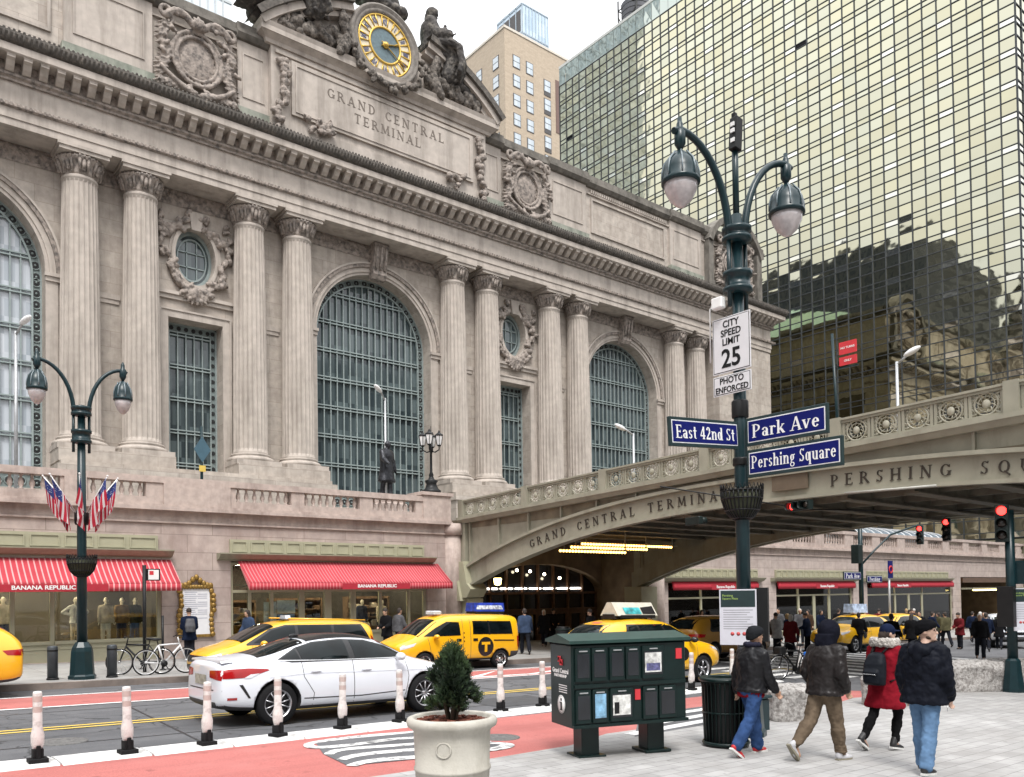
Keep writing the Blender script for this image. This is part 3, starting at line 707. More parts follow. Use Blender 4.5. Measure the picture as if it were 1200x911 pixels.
# clock
CLK = (XC-.45, BY-.40, 39.70)
ck = M(); ck.lathe([(2.05, .1), (2.12, -.12), (2.3, -.2), (2.42, -.12), (2.52, -.28), (2.68, -.2), (2.74, .1), (2.74, 1.3), (2.0, 1.3)], 56, CLK, axis='y', caps=False)
ck = ck.build('clock', simple('clock_surround_stone', (.2, .18, .16), .85, var=.25, scale=4, bump=.3), GC)
FACEW = simple('clock_face_cream', (.62, .55, .40), .5, var=.1); FACEB = simple('clock_centre_slate', (.10, .15, .17), .4, var=.2, scale=5); NUM = simple('clock_numeral_blue', (.10, .11, .20), .5)
f = M(); f.lathe([(.02, 0), (2.08, 0), (2.08, .3)], 56, CLK, axis='y', sm=False); f.build('face', FACEW, ck)
f = M(); f.lathe([(.02, -.02), (1.12, -.02), (1.12, 0.02)], 40, CLK, axis='y', sm=False); f.build('centre_disc', FACEB, ck)
f = M()
for r, t in ((2.02, .07), (1.2, .085), (1.16, .03)): f.tube([(CLK[0]+r*cos(a), CLK[1]-.03, CLK[2]+r*sin(a)) for a in [2*pi*i/56 for i in range(56)]], t, 6, closed=True)
for i in range(24): a = 2*pi*(i+.5)/24; f.tube([(CLK[0]+r*cos(a), CLK[1]-.02, CLK[2]+r*sin(a)) for r in (1.26, 1.97)], [.03, .08], 5)
f.build('gilt_ring', GOLD, ck)
f = M()
ROM = ['XII', 'I', 'II', 'III', 'IV', 'V', 'VI', 'VII', 'VIII', 'IX', 'X', 'XI']
for i in range(12):
    a = pi/2-2*pi*i/12; t = text_m(ROM[i], .52, .012, .012, sx=.72)
    f.merge(t, frame_mt((CLK[0]+1.62*cos(a), CLK[1]-.03, CLK[2]+1.62*sin(a)), (sin(a), 0, -cos(a)), (cos(a), 0, sin(a))))
f.build('numerals', NUM, ck)
f = M()
for a, L, w in ((radians(90-70), 1.15, .14), (radians(90-122), 1.85, .09)):
    d = Vector((cos(a), 0, sin(a))); c = Vector(CLK)+Vector((0, -.1, 0))
    f.tube([c-d*.35, c+d*L*.3, c+d*L*.62, c+d*L*.8, c+d*L], [w*.5, w*.7, w*.5, w*1.3, .02], 6, squash=.4)
f.lathe([(.02, -.2), (.2, -.18), (.24, -.06)], 16, CLK, axis='y'); f.lathe([(.12, -.3), (.2, -.12)], 12, (CLK[0], CLK[1], CLK[2]), axis='y'); f.build('hand', GOLD, ck)
# wreath and cornucopias round the clock, in the tympanum
for sx in (-1, 1):
    rg = random.Random(20+sx); m = M()
    for i in range(34):
        t = i/33; x = XC+sx*(3.1+4.6*t); z = 38.75+.9*(1-t)**2+rg.uniform(-.4, .5)*(1-.5*t)-.35
        leafcurl(m, rg, (x, z), rg.uniform(0, 6.3), .75, .22, rg.uniform(-2.5, 2.5), BY-.15)
    for i in range(9): m.ell((XC+sx*(3.5+.4*i+rg.uniform(-.1, .1)), BY-.45, 38.6+rg.uniform(-.35, .55)), (.3, .25, .3), 8, 6)
    leafcurl(m, rg, (XC+sx*3.5, 39.0), -pi/2, 1.8, .34, sx*1.2, BY-.5, 8); leafcurl(m, rg, (XC+sx*3.7, 40.5), -pi/2, 1.9, .3, -sx*.6, BY-.5, 8)
    for i in range(14): a = -pi/2+sx*(.1+.105*i); leafcurl(m, rg, (CLK[0]+2.95*cos(a), CLK[2]+2.9*sin(a)), rg.uniform(0, 6.3), .5, .16, 2, BY-.6)
    blob(m, 'carved_swag', simple('sooty_carving', (.17, .148, .128), .9, var=.4, scale=6, bump=.8, bscale=9, stain=(.04, .035, .031), sscale=4, sth=(.44, .62)) if sx < 0 else bpy.data.materials['sooty_carving'], .045, 1, .06, .08, GC)

# ---- green copper roof behind the attic
ROOF = simple('green_copper_roof', (.22, .33, .24), .7, var=.2, scale=1.5)
m = M(); z0, z1 = 37.2, 44.0
a, b_, c, d = (-13.5, 53), (73, 53), (73, 94), (-13.5, 94)
t = [(-2, 66), (62, 66), (62, 81), (-2, 81)]
vs = [(*p, z0) for p in (a, b_, c, d)]+[(*p, z1) for p in t]
m.add(vs, [(0, 1, 5, 4), (1, 2, 6, 5), (2, 3, 7, 6), (3, 0, 4, 7), (4, 5, 6, 7)], False)
m.build('roof', ROOF, GC)
# ================================================================ PODIUM (part of the terminal)
YS = 29.6
OPN_W = [(-7.0, 8.77, 3.45), (11.15, 19.6, 3.45)]           # shop openings x0,x1,top
OPN_E = [(35.2, 43.2, 2.75), (45.45, 54.75, 2.75), (56.7, 70.5, 2.75), (72.0, 83.5, 3.0)]
def gb(x): return gz(x)-.3
m = M()
wall_holes(m, [(-19, gb(-19)), (20.75, gb(20.75)), (20.75, 4.72), (-19, 4.72)], [[(a, gz(a)+.16), (b, gz(b)+.16), (b, t), (a, t)] for a, b, t in OPN_W], lambda a, b: (a, YS, b), (0, .45, 0))
m.box(20.75, 21.3, YS+.0, YS+8, -1, 4.7)
m.build('podium_wall', GRANITE, GC)
GRE = blocks('podium_granite_east', (.45, .375, .34), (.39, .325, .295), (.25, .2, .18), 1.5, .5, ms=.012, stain=(.3, .235, .21), sth=(.5, .8), var=.6, sscale=.8)
m = M()
wall_holes(m, [(34.0, gb(34)), (92, gb(92)), (92, 4.36), (34.0, 4.36)], [[(a, gz(a)+.16), (b, gz(b)+.16), (b, t), (a, t)] for a, b, t in OPN_E], lambda a, b: (a, YS, b), (0, .45, 0))
m.build('podium_wall', GRE, GC)
m = M(); m.lathe([(.42, .62), (.42, 4.7)], 20, (20.95, YS+.1, 0)); m.lathe([(.46, -.6), (.46, .5), (.42, .63)], 20, (20.95, YS+.1, 0)); m.lathe([(.5, 4.7), (.5, 5.2)], 20, (20.95, YS+.1, 0))
m.build('corner_column', GRANITE_P, GC); m = M(); m.lathe([(.42, -1), (.42, 3.2)], 18, (34.15, YS-.1, 0)); m.build('corner_column', GRANITE_P, GC)
# bands, cornices and parapet: (x0,x1,dz) west and east
def band(x0, x1, ztop, zline):
    m = M()
    m.box(x0, x1, YS-.08, YS+.6, zline-.44, zline-.38); m.box(x0, x1, YS-.03, YS+.6, zline-.38, zline-.02); m.box(x0, x1, YS-.3, YS+.6, zline-.02, zline+.1); m.box(x0, x1, YS-.22, YS+.6, zline+.1, zline+.18)
    m.build('podium_cornice', GRANITE_P, GC)
band(-19, 20.75, 6.3, 5.16); band(34.0, 92, 6.1, 4.75)
bal = M(); bal.lathe([(.07, 0), (.075, .05), (.04, .08), (.08, .2), (.085, .28), (.038, .5), (.045, .56), (.075, .58), (.075, .62)], 10)
m = M(); q = M()
def parapet(x0, x1, gaps, zb, zt):
    m.box(x0, x1, YS-.1, YS+.3, zb, zb+.25); m.box(x0, x1, YS-.15, YS+.35, zt-.22, zt)
    e = [x0]
    for a, b in gaps: m.box(e[-1], a, YS-.1, YS+.3, zb+.25, zt-.22); e.append(b); 
    m.box(e[-1], x1, YS-.1, YS+.3, zb+.25, zt-.22)
    for a, b in gaps:
        n = max(1, int((b-a)/.29)); s = (zt-zb-.47)/.62; q = M()
        for i in range(n): q.merge(bal, Matrix.Translation((a+(b-a)*(i+.5)/n, YS+.08, zb+.25)) @ Matrix.Diagonal((1, 1, s, 1)))
        q.build('baluster_row', GRANITE_P, GC)
parapet(-19, 19.35, [(-13.8, -8.2), (-6.5, -1.2), (-.2, 2.0), (2.6, 5.65), (6.5, 8.24), (11.32, 13.46), (13.98, 16.36), (16.95, 18.99)], 5.34, 6.3)
parapet(34.4, 92, [(a, a+2.6) for a in [36+3.75*i for i in range(14)]], 4.93, 6.1)
m.box(19.35, 20.75, YS-.16, YS+.9, 5.34, 6.36); m.box(19.25, 20.85, YS-.24, YS+1, 6.36, 6.5); m.box(33.0, 34.4, YS-.16, YS+.9, 4.93, 6.3)
for a, b in ((8.8, 11.1), (5.75, 6.4)): m.box(a, b, YS-.18, YS-.1, 5.34, 6.08)
m.build('parapet', GRANITE_P, GC)
# terrace deck behind the parapet
TER = simple('terrace_paving', (.2, .2, .19), .9)
m = M(); m.box(-19, 20.75, YS+.3, 48.2, 4.9, 5.25); m.box(20.75, 92, YS+1.2, 48.2, 4.9, 5.3); m.box(34.4, 92, YS+.3, YS+1.2, 4.9, 5.2); m.build('terrace', TER, GC)
# olive panelled spandrels + ledge over the shop openings
def spandrel(x0, x1, z0, z1, n, ledge=True):
    m = M(); m.box(x0, x1, YS-.1, YS+.1, z0, z1); w = (x1-x0)/n
    for i in range(n):
        a, b = x0+i*w+.07, x0+(i+1)*w-.07
        for (p, q_, r, s) in ((a, b, z0+.05, z0+.09), (a, b, z1-.1, z1-.06), (a, a+.04, z0+.09, z1-.1), (b-.04, b, z0+.09, z1-.1)): m.box(p, q_, YS-.135, YS-.1, r, s)
    o = m.build('spandrel_panel', OLIVE, GC)
    m = M(); m.sweep([(.0, z0-.26), (.22, z0-.2), (.4, z0-.04), (.4, z0), (-.1, z0)], [(x0-.45, YS), (x1+.45, YS)]); m.build('shop_cornice', OLIVE_D, GC)
spandrel(-7.0, 8.62, 3.78, 4.27, 16); spandrel(11.1, 19.4, 3.72, 4.22, 12)
spandrel(35, 43.4, 2.9, 3.4, 14); spandrel(45.3, 54.6, 2.9, 3.4, 15); spandrel(56.6, 69.5, 2.9, 3.4, 18)
# awnings
AWR = None
def stripes(name, c1, c2, period, frac):
    m_, nt, p = nodes(name); L = nt.links; tc = N(nt, 'ShaderNodeTexCoord'); sp = N(nt, 'ShaderNodeSeparateXYZ'); L.new(tc.outputs['Object'], sp.inputs[0])
    a = N(nt, 'ShaderNodeMath', operation='PINGPONG'); L.new(sp.outputs['X'], a.inputs[0]); a.inputs[1].default_value = period/2
    b = N(nt, 'ShaderNodeMath', operation='GREATER_THAN'); L.new(a.outputs[0], b.inputs[0]); b.inputs[1].default_value = period/2*(1-frac)
    nz = N(nt, 'ShaderNodeTexNoise', Scale=1.5, Detail=4.0); L.new(tc.outputs['Object'], nz.inputs['Vector'])
    c = mixc(nt, b.outputs[0], c1, c2); c = mixc(nt, 1.0, c, ramp(nt, nz.outputs['Fac'], [(.3, (.85,)*3), (.7, (1.05,)*3)]), 'MULTIPLY')
    L.new(c, p.inputs['Base Color']); p.inputs['Roughness'].default_value = .8; return m_
AWN = stripes('red_striped_canvas', (.43, .036, .052), (.64, .30, .30), .16, .26)
AWN2 = stripes('red_pinstriped_canvas', (.43, .036, .052), (.60, .18, .19), .13, .28)
AWR = simple('red_canvas', (.36, .015, .03), .8, var=.08)
def awning(x0, x1, zt, zf, zv, dy, mat_, text=None, solid=None, tx=None):
    m = M(); n = max(8, int((x1-x0)/.35)); yf = YS-dy
    m.grid(lambda u, v: (x0+(x1-x0)*u, YS-.08-(dy-.08)*v, zt+(zf-zt)*v-.03*sin(pi*v)+.008*sin(u*n*6.28)), n, 6)
    m.grid(lambda u, v: (x0+(x1-x0)*u, yf-.004*v, zf+(zv-zf)*v+.006*sin(u*n*6.28)*v), n*2, 1)
    for x in (x0, x1):
        m.add([(x, YS-.08, zt), (x, yf, zf), (x, yf, zv), (x, YS-.08, zv+.5)], [(0, 1, 2, 3)], False) if False else m.add([(x, YS-.08, zt), (x, yf, zf), (x, yf, zv)], [(0, 1, 2)], False)
    a = m.build('awning', mat_, GC); s = a.modifiers.new('t', 'SOLIDIFY'); s.thickness = .015
    f = M(); f.tube([(x0, yf+.02, zf-.02), (x1, yf+.02, zf-.02)], .025, 6)
    for x in (x0+.05, (x0+x1)/2, x1-.05): f.tube([(x, yf+.02, zf-.02), (x, YS-.05, zv+.1)], .015, 6)
    f.build('frame', BLACK, a)
    if text:
        v = M(); w = solid; v.box(tx-w/2, tx+w/2, yf-.03, yf-.01, zv+.002, zf-.01); v.build('valance_sign', AWR, a)
        t = text_m(text, (zf-zv)*.72, .006, .004, sx=1.15); t.xf(frame_mt((tx, yf-.034, (zf+zv)/2), (1, 0, 0), (0, 0, 1))); t.build('lettering', WHITE, a)
    return a
awning(-6.8, 9.05, 3.44, 2.62, 2.38, 1.15, AWN, 'BANANA REPUBLIC', 3.6, 5.0)
a = awning(11.4, 20.1, 3.44, 2.62, 2.38, 1.15, AWN2, 'BANANA REPUBLIC', 3.0, 16.5)
for x0, x1, tx in ((35.4, 43.3, 40.0), (45.4, 54.7, 51.0), (57, 70.2, 61.5)): awning(x0, x1, 2.68, 2.52, 2.2, .22, AWR, 'Banana Republic', 2.6, tx)

# shopfronts: joinery, glass, room behind
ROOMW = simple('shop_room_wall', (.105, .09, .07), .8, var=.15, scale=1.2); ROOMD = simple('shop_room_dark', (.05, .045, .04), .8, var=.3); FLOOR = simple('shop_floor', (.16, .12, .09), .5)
SG = shopglass('shop_window_glass', (.86, .89, .87), .0)
LAMP = emit('warm_lamp', (1, .82, .55), 70); LAMPW = emit('white_strip_lamp', (1, .93, .82), 7)
GOODS = [simple('clothes_'+n, c, .9, var=.25) for n, c in (('cream', (.55, .48, .38)), ('navy', (.03, .04, .08)), ('brown', (.16, .10, .06)), ('white', (.62, .62, .6)), ('blue', (.10, .17, .34)), ('red', (.3, .05, .04)), ('grey', (.2, .2, .2)))]
def shopfront(x0, x1, zt, mull, sill, transom=None, doors=(), dark=False, seed=0):
    rg = random.Random(seed); zb = min(gz(x0), gz(x1))+.14; zs = max(gz(x0), gz(x1))
    room = M(); d = 4.0
    room.mat(0); room.quad((x0, YS+d, zb), (x1, YS+d, zb), (x1, YS+d, zt), (x0, YS+d, zt)); room.quad((x0, YS+.4, zb), (x0, YS+d, zb), (x0, YS+d, zt), (x0, YS+.4, zt)); room.quad((x1, YS+.4, zb), (x1, YS+d, zb), (x1, YS+d, zt), (x1, YS+.4, zt))
    room.quad((x0, YS+.4, zt-.02), (x1, YS+.4, zt-.02), (x1, YS+d, zt-.02), (x0, YS+d, zt-.02)); room.mat(1); room.quad((x0, YS+.4, zb+.05), (x1, YS+.4, zb+.05), (x1, YS+d, zb+.05), (x0, YS+d, zb+.05))
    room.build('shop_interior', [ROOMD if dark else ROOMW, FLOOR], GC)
    fr = M(); y0, y1 = YS+.12, YS+.24
    for x in [x0+.06]+mull+[x1-.06]: fr.box(x-.06, x+.06, y0, y1, zs+.2, zt-.06)
    fr.box(x0, x1, y0-.02, y1+.02, zt-.1, zt-.002)
    if transom: fr.box(x0+.12, x1-.12, y0+.01, y1-.01, transom-.05, transom+.05)
    e = [x0+.06]+mull+[x1-.06]
    for i in range(len(e)-1):
        if i in doors:
            xm = (e[i]+e[i+1])/2; fr.box(xm-.05, xm+.05, y0+.02, y1-.02, zs+.2, (transom or zt)-.05)
            for a_ in (e[i]+.12, xm-.1, xm+.1, e[i+1]-.12): fr.box(a_-.05, a_+.05, y0+.02, y1-.02, zs+.2, (transom or zt)-.05)
            fr.box(e[i]+.06, e[i+1]-.06, y0+.02, y1-.02, zs+.18, zs+.42)
        else:
            a_, b_ = e[i]+.06, e[i+1]-.06
            fr.box(a_, b_, y0-.02, y1, gz(a_)-.1, sill); fr.box(a_+.0, b_-.0, y0-.09, y0-.02, sill-.1, sill)
            fr.box(a_+.12, b_-.12, y0-.05, y0-.02, zs+.3, sill-.2)
    fr.build('shopfront_frame', OLIVE, GC)
    g = M(); g.box(x0+.1, x1-.1, y0+.05, y0+.062, zs+.2, zt-.08); g.build('shop_window', SG, GC)
    l = M()
    for i in range(int((x1-x0)/1.6)):
        for y in (YS+1.2, YS+2.6): l.lathe([(.01, 0), (.16, 0), (.16, .03)], 10, (x0+.8+1.6*i, y, zt-.06))
    l.build('ceiling_lamp', LAMP, GC)
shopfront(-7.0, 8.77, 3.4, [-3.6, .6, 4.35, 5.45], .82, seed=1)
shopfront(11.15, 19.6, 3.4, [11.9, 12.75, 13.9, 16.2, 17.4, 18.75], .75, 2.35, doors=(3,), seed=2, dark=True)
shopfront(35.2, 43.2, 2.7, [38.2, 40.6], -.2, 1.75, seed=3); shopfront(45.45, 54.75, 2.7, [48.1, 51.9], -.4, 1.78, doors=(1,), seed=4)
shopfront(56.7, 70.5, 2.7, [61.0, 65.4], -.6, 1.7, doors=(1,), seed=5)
# goods hung and stacked in the shops: shelving units are things of their own
def shelf_unit(x, y, w, h, rows, seed, label):
    rg = random.Random(seed); t = thing('display_shelf', label, 'shelf', (x, y, gz(x)+.2))
    m = M(); m.box(-w/2, w/2, -.2, .2, 0, .08)
    for s in (-1, 1): m.box(s*w/2-.03, s*w/2+.03, -.2, .2, .08, h)
    for i in range(rows): m.box(-w/2+.03, w/2-.03, -.2, .2, .1+(h-.2)*(i+1)/rows, .13+(h-.2)*(i+1)/rows)
    m.box(-w/2+.03, w/2-.03, .17, .2, .08, h); m.build('carcass', GOODS[2], t, False)
    for k, c in enumerate(R.sample(GOODS, 4)):
        m = M()
        for i in range(rows):
            zz = .13+(h-.2)*i/rows if i else .08
            for j in range(int(w/.36)):
                if rg.random() < .32: xx = -w/2+.22+.36*j; m.bbox(xx-.14, xx+.14, -.17, .1, zz+.002, zz+rg.uniform(.1, .28), .03)
        if m.v: m.build('folded_clothes', c, t, False)
shelf_unit(14.8, YS+2.6, 2.2, 2.1, 5, 1, 'dark shelves of folded clothes behind the glass doors under the right red awning')
shelf_unit(17.9, YS+2.2, 2.0, 2.2, 5, 2, 'shelves of folded clothes at the right end of the awning shop with the glass doors')
shelf_unit(12.3, YS+2.4, 1.3, 2.0, 4, 3, 'narrow clothes shelf beside the blue posters in the shop window')
shelf_unit(49.2, YS+2.6, 2.4, 2.4, 5, 4, 'lit shelves of goods in the red fronted shop left of the signal mast')
shelf_unit(39.4, YS+2.6, 3.0, 2.4, 5, 5, 'lit shelves of goods in the shop beside the viaduct end')
shelf_unit(58.6, YS+2.2, 2.4, 2.4, 5, 6, 'shelves behind the glass of the shop nearest the yellow lit canopy')
# light boxes in east shops
m = M(); m.box(36.0, 37.6, YS+1.5, YS+1.6, .9, 1.7); m.box(50.4, 51.7, YS+2, YS+2.1, .5, 1.6); m.box(59.2, 60.4, YS+2, YS+2.1, .2, 1.3); m.build('lit_display_panel', emit('warm_display_light', (1, .72, .36), 1.6), GC)
m = M(); m.box(40.9, 42.9, YS+1.2, YS+1.3, -.2, .9); m.build('lit_display_panel', emit('screen_glow', (.25, .35, .7), .7), GC)
# posters in the shop with the double doors
POS = simple('blue_poster', (.10, .25, .5), .5, var=.6, scale=4); POSW = simple('pale_poster', (.6, .68, .7), .5, var=.4, scale=5)
t = thing('window_poster', 'pale and blue posters stuck in the shop window by the minivan taxi', 'poster', (12.9, YS+.35, 1.0))
m = M(); m.box(12.5, 13.0, YS+.3, YS+.31, .55, 1.95); m.box(13.03, 13.75, YS+.3, YS+.31, 1.5, 2.0); m.build('pale_sheet', POSW, t)
m = M(); m.box(13.05, 13.73, YS+.3, YS+.31, .9, 1.48); m.build('blue_sheet', POS, t)

# ---- entrance under the viaduct
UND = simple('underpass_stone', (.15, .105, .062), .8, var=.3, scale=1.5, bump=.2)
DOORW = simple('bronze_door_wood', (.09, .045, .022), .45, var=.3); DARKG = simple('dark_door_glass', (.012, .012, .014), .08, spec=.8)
EX = 29.6; EY = 33.4
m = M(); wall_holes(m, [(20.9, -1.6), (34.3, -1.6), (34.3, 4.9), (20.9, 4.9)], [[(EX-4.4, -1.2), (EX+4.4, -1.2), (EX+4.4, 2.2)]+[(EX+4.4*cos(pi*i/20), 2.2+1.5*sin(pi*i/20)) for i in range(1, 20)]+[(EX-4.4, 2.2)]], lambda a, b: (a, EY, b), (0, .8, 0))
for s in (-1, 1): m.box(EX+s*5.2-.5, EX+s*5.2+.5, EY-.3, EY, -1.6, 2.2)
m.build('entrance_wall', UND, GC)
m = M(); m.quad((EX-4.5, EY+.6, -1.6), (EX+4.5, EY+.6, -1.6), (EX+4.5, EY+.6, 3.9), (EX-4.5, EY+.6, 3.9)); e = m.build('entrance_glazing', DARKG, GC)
m = M()
for i in range(9): x = EX-4.4+1.1*i; m.box(x-.05, x+.05, EY+.45, EY+.6, -1.2, 2.2+1.5*sqrt(max(0, 1-((x-EX)/4.4)**2)))
for z in (1.25, 2.15): m.box(EX-4.4, EX+4.4, EY+.42, EY+.6, z-.06, z+.06)
for i in range(8):
    x = EX-4.4+1.1*i
    m.box(x+.05, x+.2, EY+.47, EY+.58, -1.2, 1.2); m.box(x+.9, x+1.05, EY+.47, EY+.58, -1.2, 1.2); m.box(x+.2, x+.9, EY+.47, EY+.58, -1.0, -.5); m.box(x+.2, x+.9, EY+.47, EY+.58, 1.0, 1.2)
m.build('frame', DOORW, e)
m = M()
for i in range(7): x = EX-3.2+1.0*i; m.box(x-.38, x+.38, EY+.5, EY+.55, 2.36, 2.44)
m.build('strip_lamp', LAMPW, GC)
m = M()
for x, z in ((27.6, 3.35), (28.5, 3.3), (29.5, 3.15), (30.6, 2.95)): m.ell((x, EY-.12, z), (.08, .08, .08), 8, 6)
m.build('globe_lamp', emit('globe_lamp_glow', (1, .85, .6), 9), GC)
lt = thing('lantern', 'small glowing yellow lantern hung at the dark entrance under the viaduct foot', 'lantern', (25.3, 32.0, 2.55))
m = M(); m.lathe([(.06, 0), (.16, .05), (.2, .32), (.14, .4), (.05, .44)], 8, sm=False); m.build('lamp_glass', emit('amber_lantern', (1, .72, .25), 5), lt, False)
m = M(); m.tube([(0, 0, .42), (0, 0, 2.2)], .02, 6); m.lathe([(.2, .36), (.16, .44), (.03, .5)], 8); m.build('bracket', BLACK, lt, False)
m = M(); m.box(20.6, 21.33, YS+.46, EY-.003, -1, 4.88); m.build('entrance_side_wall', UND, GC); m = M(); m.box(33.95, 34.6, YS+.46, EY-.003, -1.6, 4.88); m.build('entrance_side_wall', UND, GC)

# east hotel entrance recess with yellow lit canopy edge (x 72-83.5)
m = M(); m.quad((72, YS+5, -1.8), (83.5, YS+5, -1.8), (83.5, YS+5, 3), (72, YS+5, 3)); m.quad((72, YS+.4, -1.8), (72, YS+5, -1.8), (72, YS+5, 3), (72, YS+.4, 3)); m.quad((83.5, YS+.4, -1.8), (83.5, YS+5, -1.8), (83.5, YS+5, 3), (83.5, YS+.4, 3)); m.quad((72, YS+.4, 2.98), (83.5, YS+.4, 2.98), (83.5, YS+5, 2.98), (72, YS+5, 2.98))
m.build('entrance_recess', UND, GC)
m = M(); m.box(72.3, 83.3, YS-.05, YS+.1, 2.55, 2.95); m.build('dark_fascia', DOORW, GC)
m = M(); 
for i in range(54): m.ell((72.2+.21*i, YS-.9, 1.93), (.075, .06, .08), 6, 4)
m.build('marquee_bulb_row', emit('marquee_yellow', (1, .78, .30), 3.5), GC)
m = M(); m.box(72.0, 83.5, YS-.95, YS-.02, 1.98, 2.12); m.build('canopy', OLIVE_D, GC)

